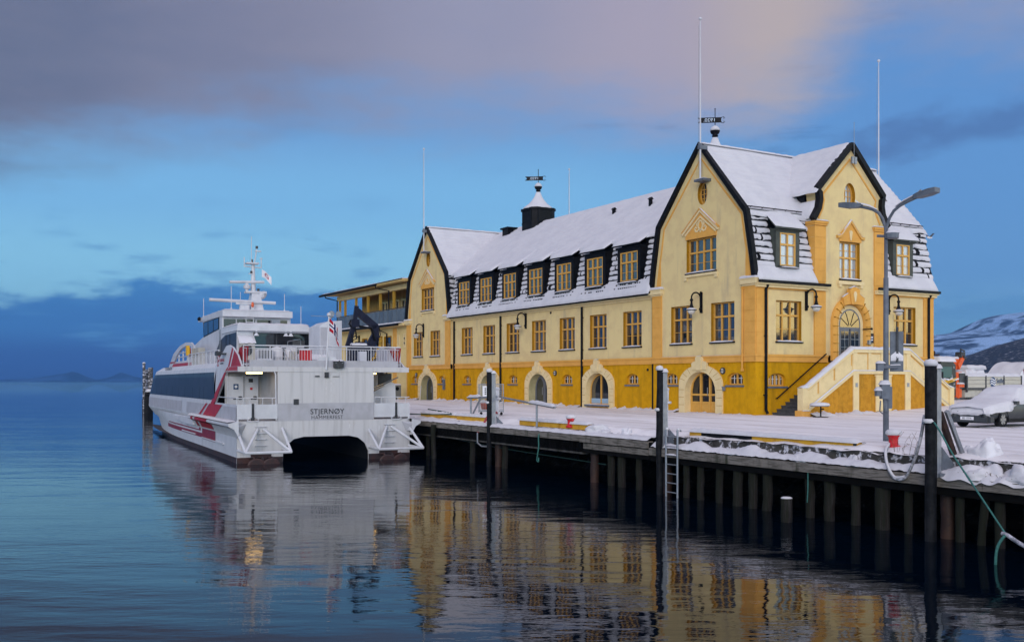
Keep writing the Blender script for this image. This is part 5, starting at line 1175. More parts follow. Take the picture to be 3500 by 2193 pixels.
# deckhouse and wheelhouse
W = 2.08
prf = [(11, 4.44), (11, 6.62), (11.25, 6.90), (15.7, 6.94), (15.7, 7.72), (22.9, 7.78), (22.4, 6.72), (26.5, 6.25), (31.5, 5.0), (32.6, 4.7), (32.6, 4.44)]
PM = lambda u, z, d: (d, u, z)
dh = MB().prism(prf, PM, -W, W).build('deckhouse', 'white', ferry)
m = MB(); m.box(-1.17, 2.02, 10.96, 10.998, 4.9, 6.52); m.build('aft_window', 'glassd', dh)
m = MB(); m.box(1.05, 1.75, 10.93, 10.97, 5.3, 6.1); m.box(.1, .16, 10.93, 10.96, 4.9, 6.5); m.build('window_frame', 'darkst', dh)
m = MB(); m.prism([(-W-.06, 6.60), (W+.06, 6.60), (W+.02, 6.80), (W-.25, 6.97), (-W, 6.97)], SM, 10.75, 15.7); m.build('roof_edge', 'white', dh)
sn = MB(); pillow(sn, -W, W-.05, 10.8, 15.5, 6.97, .10, 5, 24, 20); sn.build('roof_snow', 'snow', dh, True)
m = MB()
for sg in (-1, 1): m.prism([(11.15, 5.15), (11.15, 6.52), (14.6, 6.48), (16.4, 6.2), (17.6, 5.65), (17.9, 5.15)], lambda u, z, d: (sg*(W+.006+d), u, z), 0, .01)
m.build('side_window', 'glassf', dh)
m = MB()
for sg in (-1, 1):
    for y in (13.0, 14.2): m.box(*sorted((sg*(W+.017), sg*(W+.025))), y, y+.10, 5.15, 6.5)
m.build('mullion', 'black', dh)
m = MB(); m.prism([(15.3, 7.66), (24.8, 7.80), (23.6, 8.02), (15.3, 8.06)], PM, -W-.03, W+.03); m.build('wheelhouse_roof', 'white', dh)
sn = MB(); pillow(sn, -W, W, 15.3, 23.4, 8.05, .09, 8, 24, 24); sn.build('roof_snow', 'snow', dh, True)
for x0, x1 in ((-1.98, -1.28), (-1.20, -.12), (.02, .86), (.98, 1.86)): MB().box(x0, x1, 15.66, 15.697, 7.04, 7.52).build('aft_window', 'glassd', dh)
for sg in (-1, 1):
    for y0, y1 in ((16.9, 18.6), (18.8, 20.6), (20.8, 22.4)):
        m = MB(); m.prism([(y0, 7.62), (y1, 7.62), (y1+(-.1), 6.98-.045*(y1-17)), (y0, 6.98-.045*(y0-17))], lambda u, z, d: (sg*(W+.006+d), u, z), 0, .01); m.build('side_window', 'glass', dh)
    m = MB(); m.prism([(16.6, 7.68), (22.7, 7.68), (22.5, 6.66), (16.6, 6.94)], lambda u, z, d: (sg*(W+.001+d), u, z), 0, .004); m.build('window_frame', 'black', dh)
# air conditioner, loudspeakers, lamps on the deckhouse
m = MB(); m.box(-2.0, -1.2, 10.4, 10.95, 4.9, 5.86); ac = m.build('air_conditioner', 'beige', ferry)
m = MB(); m.lathe([(.34, 0), (.34, .02), (.05, .03)], (-1.68, 10.395, 5.5), 18, Matrix.Rotation(R(90), 3, 'X')); m.build('fan', 'darkst', ac)
sn = MB(); sn.grid(lambda u, v: (-2.06+.92*u, 10.35+.62*v, 5.88+.45*v+.06*nz(u*6, v*6, 2)), 10, 8); sn.build('snow_cap', 'snowd', ac, True)
m = MB()
for x in (-1.05, .62, .90): m.lathe([(.05, .18), (.07, .05), (.16, -.10)], (x, 10.75, 6.42), 10)
m.build('loudspeaker', 'white', ferry)
m = MB(); m.tube([(-1.15, 10.72, 6.56), (2.0, 10.72, 6.56)], .02, 5); m.tube([(-1.15, 10.72, 6.52), (1.9, 10.72, 6.52)], .05, 6); m.build('light_bar', 'steel', ferry)
m = MB(); m.box(.80, 1.32, 15.2, 15.4, 7.22, 7.5); m.tube([(.78, 15.3, 7.0), (.78, 15.3, 7.5)], .02, 5); m.tube([(1.34, 15.3, 7.0), (1.34, 15.3, 7.5)], .02, 5); m.build('searchlight', 'steel', ferry)
m = MB()
for x in (-.70, -.25): m.tube([(x, 15.25, 7.0), (x-.05, 15.5, 8.25)], .022, 5)
for i in range(5): z = 7.1+i*.25; m.tube([(-.70, 15.25+.2*(z-7), z), (-.25, 15.25+.2*(z-7), z)], .018, 5)
m.build('roof_ladder', 'white', ferry)
m = MB(); m.tube([(-2.12, 16.4, 4.5), (-2.12, 16.4, 6.9)], .02, 5); m.tube([(-2.12, 16.0, 4.5), (-2.12, 16.0, 6.9)], .02, 5); [m.tube([(-2.12, 16.0, 4.6+.3*i), (-2.12, 16.4, 4.6+.3*i)], .015, 4) for i in range(8)]; m.tube([(-1.6, 15.3, 7.05), (-1.6, 15.3, 7.2), (-.9, 15.3, 7.2), (-.9, 15.3, 7.05)], .025, 5); m.build('side_ladder', 'steel', ferry)
# mast with radars and aerials
ms = empty('mast', parent=ferry)
m = MB(); m.prism([(15.9, 8.0), (17.4, 8.0), (16.9, 9.35), (16.3, 9.35)], lambda u, z, d: (d*(1 if z < 8.5 else .55)+.08, u, z), -.42, .42); m.box(-.55, .72, 16.2, 16.8, 9.20, 9.32); m.tube([(-.05, 16.5, 9.2), (-.06, 16.5, 11.0)], [.17, .10], 10); m.box(-.5, .25, 16.2, 16.8, 11.0, 11.09); m.tube([(-.62, 16.5, 10.86), (.46, 16.5, 10.80)], .035, 6)
m.tube([(-.60, 16.5, 10.82), (-.60, 16.5, 11.42)], .03, 6); m.tube([(.44, 16.5, 10.78), (.44, 16.5, 11.36)], .03, 6); m.lathe([(.09, 0), (.09, .05), (0, .06)], (.44, 16.5, 11.36), 8); m.tube([(.02, 16.5, 11.05), (.16, 16.5, 11.95)], .035, 6); m.box(.06, .42, 16.4, 16.6, 11.80, 11.85); m.box(-.34, -.08, 16.35, 16.5, 10.38, 10.42)
m.build('mast_frame', 'white', ms)
m = MB(); m.lathe([(.08, 0), (.08, .16), (0, .17)], (.17, 16.5, 11.98), 8); m.lathe([(.07, 0), (.07, .15), (0, .16)], (-.19, 16.4, 10.42), 8); m.lathe([(.08, 0), (.08, .16), (0, .17)], (.22, 16.3, 9.32), 8); m.lathe([(.07, 0), (.05, .2), (0, .22)], (-.12, 16.5, 11.1), 8); m.build('navigation_light', 'darkst', ms)
m = MB(); m.tube([(-1.52, 16.3, 9.83), (.58, 16.3, 9.90)], .085, 8); m.lathe([(.10, 9.32), (.10, 9.42), (.20, 9.47), (.21, 9.65), (.10, 9.72), (.08, 9.8)], (-.48, 16.3, 0), 12); m.build('radar_scanner', 'white', ms)
m = MB(); m.tube([(-2.78, 16.0, 8.68), (1.22, 16.0, 8.60)], .10, 8); m.box(-.95, -.42, 15.8, 16.3, 8.05, 8.42); m.box(-1.2, -.2, 15.93, 16.07, 8.45, 8.6); m.build('radar_scanner', 'white', ms)
m = MB(); m.lathe([(0, .48), (.18, .44), (.26, .28), (.24, .1), (.14, 0)], (.42, 16.4, 8.85), 12); m.lathe([(0, .4), (.16, .36), (.2, .2), (.12, 0)], (.62, 16.6, 8.98), 12); m.build('radome', 'white', ms)
m = MB()
for x, y, z0, z1, r in ((-.16, 16.5, 11.0, 12.72, .02), (-2.1, 22.4, 7.9, 9.25, .022), (-1.55, 15.6, 8.0, 9.5, .022), (-.95, 15.9, 8.0, 9.2, .018), (1.68, 15.6, 8.0, 9.15, .02), (1.80, 12.0, 6.9, 8.15, .02), (.55, 18, 8.0, 9.1, .018)): m.tube([(x, y, z0), (x, y, z1)], r, 5); m.tube([(x, y, z0), (x, y, z0+.2)], r*2.2, 5)
m.build('whip_aerial', 'white', ms)
m = MB(); m.lathe([(.05, 0), (.09, .1), (.06, .3), (0, .32)], (-.25, 15.7, 8.28), 8); m.lathe([(.22, 0), (.2, .09), (0, .14)], (-1.55, 21.8, 8.06), 10); m.build('mast_lamp', 'orng', ms)
m = MB(); m.lathe([(.10, -.12), (.12, 0), (.10, .12)], (-2.2, 23.6, 7.95), 10, Matrix.Rotation(R(70), 3, 'X')); m.build('bow_searchlight', 'black', ferry)
# things on the after deck
m = MB(); m.prism([(.92, 4.44), (2.10, 4.44), (2.10, 6.92), (1.35, 6.86), (.92, 6.62)], SM, 4.6, 6.8); m.box(.92, 1.32, 4.58, 4.6, 4.9, 6.6); vh = m.build('vent_housing', 'white', ferry)
m = MB(); m.box(.95, 1.30, 4.56, 4.585, 4.95, 6.55); m.build('recess_panel', 'whiteg', vh)
m = MB(); m.tube([(1.45, 4.9, 6.88), (1.72, 4.9, 7.22)], .05, 6); m.lathe([(.16, -.03), (.16, .03)], (1.62, 4.85, 7.28), 10, Matrix.Rotation(R(90), 3, 'X')); m.lathe([(.16, -.03), (.16, .03)], (2.02, 4.95, 7.28), 10, Matrix.Rotation(R(90), 3, 'X')); m.tube([(.55, 4.9, 7.15), (2.05, 4.9, 7.12)], .015, 4); m.build('wheel_fitting', 'steel', vh)
m = MB(); m.box(-2.85, -2.1, 2.0, 2.4, 4.55, 5.30); m.box(2.3, 2.62, 2.0, 2.4, 4.6, 5.25); vg = m.build('vent_box', 'white', ferry); m = MB(); [m.box(-2.8+i*.07, -2.77+i*.07, 1.98, 2.0, 4.85, 5.25) for i in range(10)]; m.build('vent_slots', 'darkst', vg)
for x in (-1.75, -1.05):
    m = MB(); m.lathe([(0, -.05), (.24, 0), (.30, .08), (.30, .42), (.33, .46), (.33, .50), (.30, .54), (.30, .88), (.22, .95), (0, 1.0)], (x, 2.6, 4.46), 14); m.build('liferaft_canister', 'whitew', ferry, True)
m = MB(); m.box(-1.45, .9, 2.9, 4.2, 4.46, 4.84); m.build('deck_box', 'whiteg', ferry); sn = MB(); pillow(sn, -.7, .9, 2.9, 4.2, 4.84, .26, 3); sn.build('box_snow', 'snow', ferry, True)
m = MB(); m.box(-.93, -.40, 1.2, 1.55, 4.70, 5.26); m.build('fire_locker', 'redb', ferry); sn = MB(); pillow(sn, -.93, -.40, 1.2, 1.55, 5.26, .10, 6); sn.build('locker_snow', 'snow', ferry, True)
m = MB(); m.box(-1.32, -1.02, 1.5, 1.9, 4.8, 5.2); m.build('winch', 'beige', ferry)
m = MB(); [m.tube([(-2.0+i*.06, .6, 5.34), (-1.1+i*.06, 2.0, 4.5)], .022, 5) for i in (0, 6)]; m.tube([(-2.0, .7, 5.36), (-.9, .7, 5.36)], .025, 5); m.build('stair_rail', 'white', ferry)
m = MB(); m.tube([(.55, 10.2, 5.35), (.6, 10.2, 6.0), (1.3, 10.2, 6.15), (1.35, 10.2, 5.8), (1.05, 10.2, 5.35)], .02, 5); m.build('hatch_frame', 'steel', ferry)
m = MB(); m.box(.32, .78, -.22, .0, 4.38, 4.72); m.lathe([(.20, 0), (.20, .02)], (.55, -.23, 4.55), 4, Matrix.Rotation(R(90), 3, 'X')); fl = m.build('stern_floodlight', 'darkst', ferry); MB().box(.38, .72, -.235, -.222, 4.50, 4.64).build('lamp_glass', 'steel', fl); sn = MB(); pillow(sn, .32, .78, -.22, 0, 4.72, .07, 2); sn.build('snow_cap', 'snow', fl, True)
m = MB(); m.prism([(-.62, 4.42), (-.34, 4.9), (.42, 4.9), (.80, 4.42)], SM, .03, .10); m.build('rail_plate', 'white', ferry)
m = MB(); m.tube([(-.03, -.06, 4.30), (.10, -.06, 6.84)], [.05, .035], 8); m.lathe([(.0, .14), (.09, .1), (.10, 0), (.05, -.04)], (.10, -.06, 6.86), 8); m.build('flagstaff', 'white', ferry)
# folding deck crane
cr = empty('deck_crane', parent=ferry)
m = MB(); m.box(2.25, 3.25, 3.4, 4.4, 4.46, 5.62); m.lathe([(.32, 5.5), (.28, 5.8)], (2.9, 4.0, 0), 12); m.build('crane_base', 'navy', cr)
sn = MB(); pillow(sn, 2.3, 3.1, 3.4, 4.4, 5.62, .12, 4); sn.build('snow_cap', 'snow', cr, True)
def beam(m, pts, w, h):
    P = [Vector(p) for p in pts]
    for a, b in zip(P, P[1:]):
        d = (b-a).normalized(); sd_ = Vector((0, 1, 0)); up = d.cross(sd_).normalized(); vs = []
        for q in (a-d*h*.2, b+d*h*.2):
            for s1, s2 in ((-1, -1), (1, -1), (1, 1), (-1, 1)): vs.append(q+sd_*w/2*s1+up*h/2*s2)
        m.add(vs, [(0, 1, 2, 3), (7, 6, 5, 4), (0, 4, 5, 1), (1, 5, 6, 2), (2, 6, 7, 3), (3, 7, 4, 0)])
m = MB(); beam(m, [(3.30, 4.0, 5.35), (3.72, 4.0, 6.10)], .3, .42); beam(m, [(3.74, 4.0, 6.05), (3.70, 4.0, 6.62), (2.74, 4.0, 7.38)], .28, .34); m.build('main_boom', 'navy', cr)
m = MB(); beam(m, [(2.20, 3.9, 5.55), (2.62, 3.9, 6.95)], .2, .24); beam(m, [(2.52, 3.9, 6.5), (2.68, 3.9, 7.62)], .16, .2); m.box(2.36, 2.78, 3.7, 4.1, 6.55, 6.95); m.build('jib', 'navy', cr)
m = MB(); m.tube([(2.55, 3.7, 6.5), (2.6, 3.65, 5.95), (2.35, 3.6, 5.85), (2.3, 3.6, 6.2)], .035, 6); m.tube([(2.3, 3.7, 6.9), (2.22, 3.7, 6.7), (2.35, 3.7, 6.55)], .04, 6); m.tube([(2.75, 3.7, 6.6), (3.4, 3.7, 6.5), (3.66, 3.8, 5.9)], .06, 6); m.tube([(3.9, 3.9, 6.6), (3.98, 3.9, 6.2), (3.86, 3.9, 5.9)], .025, 5); m.build('hydraulic_hose', 'black', cr)
m = MB(); pth = [Vector((3.92, 3.7, 6.02)), Vector((3.88, 3.7, 5.6)), Vector((3.6, 3.6, 5.0)), Vector((3.1, 3.5, 4.68)), Vector((2.85, 3.5, 4.85))]
m.tube(pth, .085, 8); m.build('hose_guard', 'yel', cr); m = MB()
for i in range(26):
    t = i/25*3.99; j = int(t); p = pth[j].lerp(pth[j+1], t-j); d = (pth[j+1]-pth[j]).normalized()*.018; m.tube([p-d, p+d], .093, 8)
m.build('guard_band', 'black', cr)
sn = MB(); snowline(sn, [(2.85, 4.0, 7.42), (3.62, 4.0, 6.82)], (0, .13, 0), .08, 4); sn.build('boom_snow', 'snow', cr, True)
m = MB(); m.prism([(3.35, 4.46), (3.95, 4.46), (3.35, 5.35)], SM, 1.0, 2.6); m.build('gangway_ramp', 'whiteg', ferry); sn = MB(); sn.grid(lambda u, v: (3.36+.62*u, .95+1.7*v, 5.38-.95*u+.07*nz(u*4, v*5)), 8, 10); sn.build('ramp_snow', 'snow', ferry, True)
# flags
def flag(name, loc, rz, label, cells, w, h, seed, droop):
    root = None; nu, nv = 22, 14
    def P(u, v): return Vector((w*u*(1-.45*droop*u), .12*math.sin(u*7+v*2+seed)*u*(.4+droop), -h*v-droop*w*u*.95+.05*math.sin(u*5)*v))
    for nm, m, sel in cells:
        mb = MB(); vs = [P(i/nu, j/nv) for j in range(nv+1) for i in range(nu+1)]; k = nu+1
        mb.add(vs, [(j*k+i, j*k+i+1, (j+1)*k+i+1, (j+1)*k+i) for j in range(nv) for i in range(nu) if sel((i+.5)/nu, (j+.5)/nv)]); o = mb.build(nm, m, root, True)
        if root is None: root = o; o.location = loc; o.rotation_euler = (0, 0, rz); tag(o, label, 'flag')
    return root
fpt = lambda x, y, z: Vector((FO.x+x*math.cos(FA)-y*math.sin(FA), FO.y+x*math.sin(FA)+y*math.cos(FA), WZ+z))
blue = lambda u, v: .34 < u < .47 or .42 < v < .58
wht = lambda u, v: (.25 < u < .56 or .32 < v < .68) and not blue(u, v)
flag('ensign', fpt(.12, -.07, 6.74), FA, 'drooping Norwegian flag on the staff at the ferry stern', [('red_field', 'redflag', lambda u, v: not blue(u, v) and not wht(u, v)), ('white_cross', 'whiteflag', wht), ('blue_cross', 'navyflag', blue)], .78, .62, 1, .95)
ring = lambda u, v: (.16 < ((u-.42)/.9)**2*1.6+((v-.42)*1.0)**2*1.6 < .33 and False) or (.018 < (u-.45)**2+(v-.45)**2 < .052) or (.5 < u < .75 and .55 < v < .7 and abs(u-.3-v*.45) < .06)
flag('house_flag', fpt(.48, 16.5, 10.72), FA, 'small white flag with a dark red ring flying from the ferry mast', [('cloth', 'whiteflag', lambda u, v: not ring(u, v)), ('ring_emblem', 'redflag', ring)], .80, .48, 3, .62)
# ---------------------------------------------------------------- neighbour behind the ferry: balcony house and low annexe
nb = empty('balcony_house', BO, BA, 'pale yellow house with a roofed balcony behind the ferry, joined to the long building', 'building')
T0, T1 = 41.1, 58.2
NW = lambda u, z, d: (d, u, z)
m = MB(); wins = [(41.95, 42.2, 4.65, 5.7), (43.2, 43.45, 4.7, 5.6), (44.9, 46.4, 4.3, 5.6), (46.9, 49.6, 4.3, 5.65), (50.4, 51.6, 4.3, 5.6), (54, 55.5, 4.3, 5.6)]
m.prism(rect(T0, T1, -.3, 6.4), NW, .3, .6, [rect(*w) for w in wins]); m.box(.6, 10, T0, T0+.2, -.3, 6.4); m.box(.6, 10, T1-.2, T1, -.3, 6.4); m.build('ground_wall', mat('pale_yellow_render', (.70, .54, .24), .85, (.64, .49, .21), 1.2), nb)
m = MB(); m.mbox(NW, 43.75, 44.5, -.3, 6.3, .26, .32); m.mbox(NW, 41.1, 41.6, -.3, 6.3, .26, .32); m.build('pilaster', 'orange', nb)
for u0, u1, z0, z1 in wins:
    f = MB(); f.prism(rect(u0-.07, u1+.07, z0-.07, z1+.07), NW, .27, .40, [rect(u0+.03, u1-.03, z0+.03, z1-.03)]); o = f.build('window', 'ochre' if u1-u0 > .5 else 'creamt', nb); MB().mbox(NW, u0, u1, z0, z1, .42, .45).build('pane', 'glass', o)
f = MB(); [f.lathe([(.08, -.02), (.10, 0), (.08, .02)], (.26, 42.07, z), 10, Matrix.Rotation(R(90), 3, 'Y')) for z in (4.95, 5.35)]; f.build('round_sign', 'darkst', nb)
m = MB(); m.box(-.35, 10, T0, T1, 6.40, 6.62); m.build('balcony_floor', 'cream', nb)
m = MB(); m.box(-.62, -.3, 41.9, 57.5, 6.42, 6.60); m.build('gutter', 'black', nb)
sn = MB(); pillow(sn, -.55, .15, 41.2, 57.8, 6.62, .12, 3, 8, 60); sn.build('ledge_snow', 'snow', nb, True)
dh_ = [(44.2, 45.6), (46.1, 47.6), (48.2, 49.9), (50.7, 52.2)]
m = MB(); m.prism(rect(T0-.2, 57.2, 6.6, 10.0), NW, 2.5, 2.7, [rect(a, b, 6.7, 9.1) for a, b in dh_]); m.box(2.6, 9, 57.0, 57.2, 6.6, 10.0)
m.build('upper_wall', 'shadeboard', nb)
m = MB(); [m.mbox(NW, u, u+.03, 6.62, 9.9, 2.47, 2.5) for u in [41+.24*i for i in range(67)] if not any(a-.12 < u < b+.1 for a, b in dh_)]
[m.mbox(NW, a+.24*i, a+.24*i+.03, 9.16, 9.9, 2.47, 2.5) for a, b in dh_ for i in range(6)]; m.build('board_joint', 'ochre', nb)
for a, b in dh_:
    f = MB(); f.prism(rect(a-.1, b+.1, 6.62, 9.15), NW, 2.44, 2.56, [rect(a+.05, a+(b-a)*.42, 6.72, 9.0), rect(a+(b-a)*.50, b-.05, 6.72, 9.0)]); o = f.build('balcony_door', 'cream', nb); MB().mbox(NW, a, b, 6.7, 9.1, 2.58, 2.6).build('pane', 'glass', o)
m = MB(); [m.box(.22, .42, u-.1, u+.1, 6.6, 9.6) for u in (44.37, 47.38, 50.26, 53.2, 56.05, 57.5)]; m.build('balcony_post', mat('mustard_post', (.48, .28, .03), .7, (.42, .24, .025), 3), nb)
m = MB(); m.box(.15, .5, 40.9, 57.9, 9.55, 9.98); m.box(.45, 2.5, 40.9, 41.2, 9.4, 9.95); m.build('fascia_beam', 'cream', nb)
m = MB(); m.add([(-.75, 40.3, 10.22), (-.75, 60.1, 10.30), (9.5, 60.1, 10.9), (9.5, 40.3, 10.85), (-.75, 40.3, 10.02), (-.75, 60.1, 10.12), (9.5, 60.1, 10.7), (9.5, 40.3, 10.65)], [(0, 1, 2, 3), (4, 5, 6, 7), (0, 1, 5, 4), (1, 2, 6, 5), (0, 3, 7, 4)]); ro = m.build('roof', 'shadeboard', nb)
m = MB(); m.box(-.95, -.73, 45.7, 60.1, 10.06, 10.22); m.box(-.80, -.72, 40.3, 45.7, 10.20, 10.26); m.build('gutter', 'black', ro)
sn = MB(); sheet(sn, (-.8, 40.4, 10.24), (-.8, 60.1, 10.31), (9, 60.1, 10.85), (9, 40.4, 10.8), .12, (0, 0, 1), 9, .5, .4, .08, 0); sn.build('snow_cover', 'snow', ro, True)
m = MB(); m.tube([(-.85, 45.8, 10.08), (-.80, 45.75, 9.85), (.10, 45.0, 9.6), (.10, 45.0, 6.6)], .06, 8); m.tube([(-.85, 58.6, 10.1), (-.8, 58.5, 9.9), (.12, 57.75, 9.6), (.12, 57.75, 6.6)], .06, 8); m.tube([(-.45, 46.2, 6.45), (-.4, 46.2, 6.25), (.2, 45.7, 5.9), (.2, 45.7, 0)], .06, 8); m.build('downpipe', 'black', nb)
m = MB(); m.tube([(.05, 40.9, 7.98), (.05, 57.6, 7.95)], .035, 6); m.tube([(.05, 40.9, 6.75), (.05, 57.6, 6.75)], .02, 5); [m.tube([(.05, 41.3+.95*i, 6.6), (.05, 41.3+.95*i, 7.96)], .022, 5) for i in range(17)]; m.build('balcony_rail', 'darkst', nb)
MB().box(.045, .055, 41, 57.5, 6.8, 7.9).build('rail_glass', mat('grey_rail_panel', (.12, .135, .14), .2, (.09, .10, .11), 1), nb)
lw = empty('low_annexe', BO, BA, 'low yellow annexe with a snowy lean-to roof seen just above the ferry deck', 'building')
m = MB(); m.box(1.0, 8, 60, 72, -.3, 6.3); m.build('wall', mat('yellow_annexe_render', (.60, .38, .07), .85, (.55, .34, .06), 1.2), lw)
m = MB(); m.add([(.4, 59.5, 6.35), (.4, 72.5, 6.35), (8, 72.5, 7.4), (8, 59.5, 7.4), (.4, 59.5, 6.62), (.4, 72.5, 6.62), (8, 72.5, 7.6), (8, 59.5, 7.6)], [(0, 1, 2, 3), (4, 5, 6, 7), (0, 1, 5, 4), (0, 3, 7, 4), (1, 2, 6, 5)]); ro = m.build('roof', 'cream', lw)
sn = MB(); sheet(sn, (.3, 59.5, 6.63), (.3, 72.5, 6.63), (8, 72.5, 7.62), (8, 59.5, 7.62), .14, (0, 0, 1), 4, .6, .4, .05, 0); sn.build('snow_cover', 'snow', ro, True)
MB().box(.28, .40, 59.5, 72.5, 6.50, 6.62).build('gutter', 'black', ro)
m = MB(); m.box(.92, 1.0, 65.2, 65.7, -.3, 6.3); m.build('pilaster', 'orange', lw); m = MB(); m.box(.9, 1.0, 66.3, 66.7, 5.6, 6.1); m.build('wall_lantern', 'steel', lw); m = MB(); m.box(.95, 1.0, 67.6, 68.8, 4.4, 5.7); m.build('window', 'ochre', lw)
# ---------------------------------------------------------------- wall lamps
def wall_lamp(loc, rz, label):
    t = empty('wall_lamp', loc, rz, label, 'lamp', 'gooseneck lamps on the harbour building')
    b = MB(); b.box(-.0, .035, -.07, .07, -.02, 1.06); b.tube([(.09, 0, .0), (.09, 0, .92)], .045, 8); b.lathe([(.0, -.06), (.08, -.03), (.09, .03), (.07, .08), (0, .1)], (.09, 0, .16), 10); b.lathe([(.07, -.015), (.09, 0), (.07, .015), (.05, 0), (.07, -.015)], (.06, 0, 1.02), 10, Matrix.Rotation(R(90), 3, 'X')); b.build('bracket', 'black', t)
    a = MB(); pts = [(.09, 0, .55), (.09, 0, .74)]+[(.39-.30*math.cos(R(q)), 0, .76+.27*math.sin(R(q))) for q in range(15, 181, 15)]+[(.69, 0, .62)]; a.tube(pts, .042, 8); a.build('arm', 'black', t, True)
    s = MB(); s.lathe([(.05, .70), (.085, .66), (.085, .60), (.055, .57), (.06, .45), (.085, .32), (.14, .20), (.27, .13), (.275, .10), (.2, .10)], (.69, 0, 0), 18); s.build('lamp_shade', 'black', t, True)
    g = MB(); g.lathe([(.215, .10), (.20, .02), (.15, -.06), (.07, -.10), (0, -.11)], (.69, 0, 0), 16); g.build('lamp_glass', 'lampglass', t, True)
    n = MB(); n.lathe([(.275, .125), (.27, .16), (.20, .19), (.12, .23)], (.69, 0, 0), 16); snowline(n, [(.2, 0, .99), (.39, 0, 1.06), (.58, 0, .99)], (0, .03, 0), .03, 1); n.build('snow_cap', 'snow', t, True)
    return t
RA = BA+math.pi; RB = BA-math.pi/2
for s, t, rz, lb in ((-.0, 3.92, RA, 'black gooseneck wall lamp between the two first-floor windows of the near gable'), (.25, 22.0, RA, 'black gooseneck wall lamp in the middle of the long front'), (0, 37.63, RA, 'black gooseneck wall lamp on the far gable'),
                     (3.42, 0, RB, 'black gooseneck wall lamp left of the entrance staircase portal'), (9.55, 0, RB, 'black gooseneck wall lamp right of the entrance portal behind the lamp post'), (.3, 52.3, RA, 'gooseneck wall lamp on the balcony house, seen behind the ferry crane'), (.3, 47.9, RA, 'gooseneck wall lamp on the balcony house, by the pane behind the crane boom')):
    wall_lamp(BL(s, t, 5.27 if t < 40 else 4.9), rz, lb)
for s, t, lb in ((0, 2.29, 'small round bulkhead light right of the apricot door'), (.25, 18.35, 'small round bulkhead light beside the middle porch'), (0, 39.0, 'small round bulkhead light left of the far porch')):
    o = empty('bulkhead_light', BL(s, t, 2.23), RA, lb, 'lamp', 'round lights on the ochre wall'); b = MB(); b.lathe([(.17, 0), (.17, .07), (.13, .10), (.13, .06)], (0, 0, 0), 16, Matrix.Rotation(R(90), 3, 'Y')); b.build('rim', 'darkst', o); b = MB(); b.lathe([(.13, .05), (.10, .10), (0, .12)], (0, 0, 0), 14, Matrix.Rotation(R(90), 3, 'Y')); b.build('lamp_glass', 'lampglass', o, True); b = MB(); b.box(.09, .125, -.13, .13, -.015, .04); b.build('guard_bar', 'darkst', o)
# ---------------------------------------------------------------- flagpoles
def flagpole(s, t, zb, zt, lb, foot=True, inw=-1):
    o = empty('flagpole', BL(s, t, zb), BA, lb, 'flagpole', 'bare flagpoles on the gables')
    h = zt-zb; b = MB(); b.tube([(0, 0, 0), (0, 0, h*.45), (0, 0, h)], [.048, .038, .022], 8); b.lathe([(0, .16), (.07, .12), (.09, .05), (.06, 0), (.03, -.02)], (0, 0, h), 8); b.build('pole', 'white', o)
    b = MB(); b.tube([(-.02, .09, h*.97), (-.02, .14, .5)], .008, 4); b.build('halyard', 'steel', o)
    if foot:
        b = MB(); b.box(-.12, .45, -.36, .36, -.10, .02); b.box(-.10, .4, -.1, .1, 1.55, 1.75); b.lathe([(.09, 0), (.11, .05), (.11, .2), (.08, .25)], (0, 0, 1.6), 8); b.build('foot_bracket', 'greyp', o); n = MB(); pillow(n, -.12, .2, -.36, .36, .02, .05, 1); n.build('snow_cap', 'snow', o, True)
flagpole(-.42, 3.55, 12.1, 20.3, 'tall bare flagpole on the near gable above its oval window'); flagpole(-.42, 36.75, 12.05, 20.2, 'tall bare flagpole on the far gable')
flagpole(XE+.42, C1, 12.1, 20.5, 'bare flagpole rising behind the ridge right of the entrance gable', False); flagpole(XE+.42, C2, 12.1, 20.1, 'bare flagpole rising behind the ridge right of the cupola', False)
# ---------------------------------------------------------------- black fender poles at the quay edge
def fender(k, d, top, r, lb, base=-4.0, strut=False):
    o = empty('fender_pole', Q(k, d, 0), QA, lb, 'pole', 'black fender poles at the quay edge')
    b = MB(); b.tube([(.04*nz(i, k), 0, base+(top-base)*i/10) for i in range(11)], [r*(1+.02*nz(i*2, k)) for i in range(11)], 14); b.tube([(0, 0, .70), (0, 0, .76)], r*1.05, 14); b.build('sleeve', 'rubber', o, True)
    b = MB(); b.box(r*.8, r*.8+.20, -.05, .05, -.55, top-.06); b.box(r*.8-.02, r*.8+.02, -.11, .11, -.55, top-.1); b.build('steel_channel', 'steel', o)
    n = MB(); n.lathe([(r*1.08, top-.02), (r*1.2, top+.05), (r*.9, top+.12), (0, top+.15)], (0, 0, 0), 12); pillow(n, .05, r*.8+.22, -.08, .08, top-.06, .12, k); n.lathe([(r*1.01, .72), (r*1.10, .76), (r*1.0, .82)], (-.03, .02, 0), 12); n.build('snow_cap', 'snow', o, True)
    b = MB(); b.box(r*.7+.02, 1.05, -.16, .16, -.52, -.46); b.prism([(r*.7+.28, -.46), (1.0, -.46), (r*.7+.28, .15)], lambda u, z, dd: (u, dd, z), -.015, .015); b.build('base_plate', 'greyp', o)
    if strut:
        b = MB(); b.tube([(.35, .03, .95), (1.25, .25, -.35)], .085, 8); b.build('strut', 'rustst', o); b = MB(); b.tube([(.42, -.10, 1.0), (1.38, .1, -.30)], .06, 4); b.build('strut_channel', 'steel', o)
    return o
fender(12.1, -.06, 2.12, .115, 'black fender pole with white steel channel at the middle of the quay'); fender(-.36, -.10, 2.08, .108, 'black fender pole beside the metal ladder'); fender(-11.22, -.34, 2.08, .135, 'nearest black fender pole with a rusty diagonal strut', strut=True)
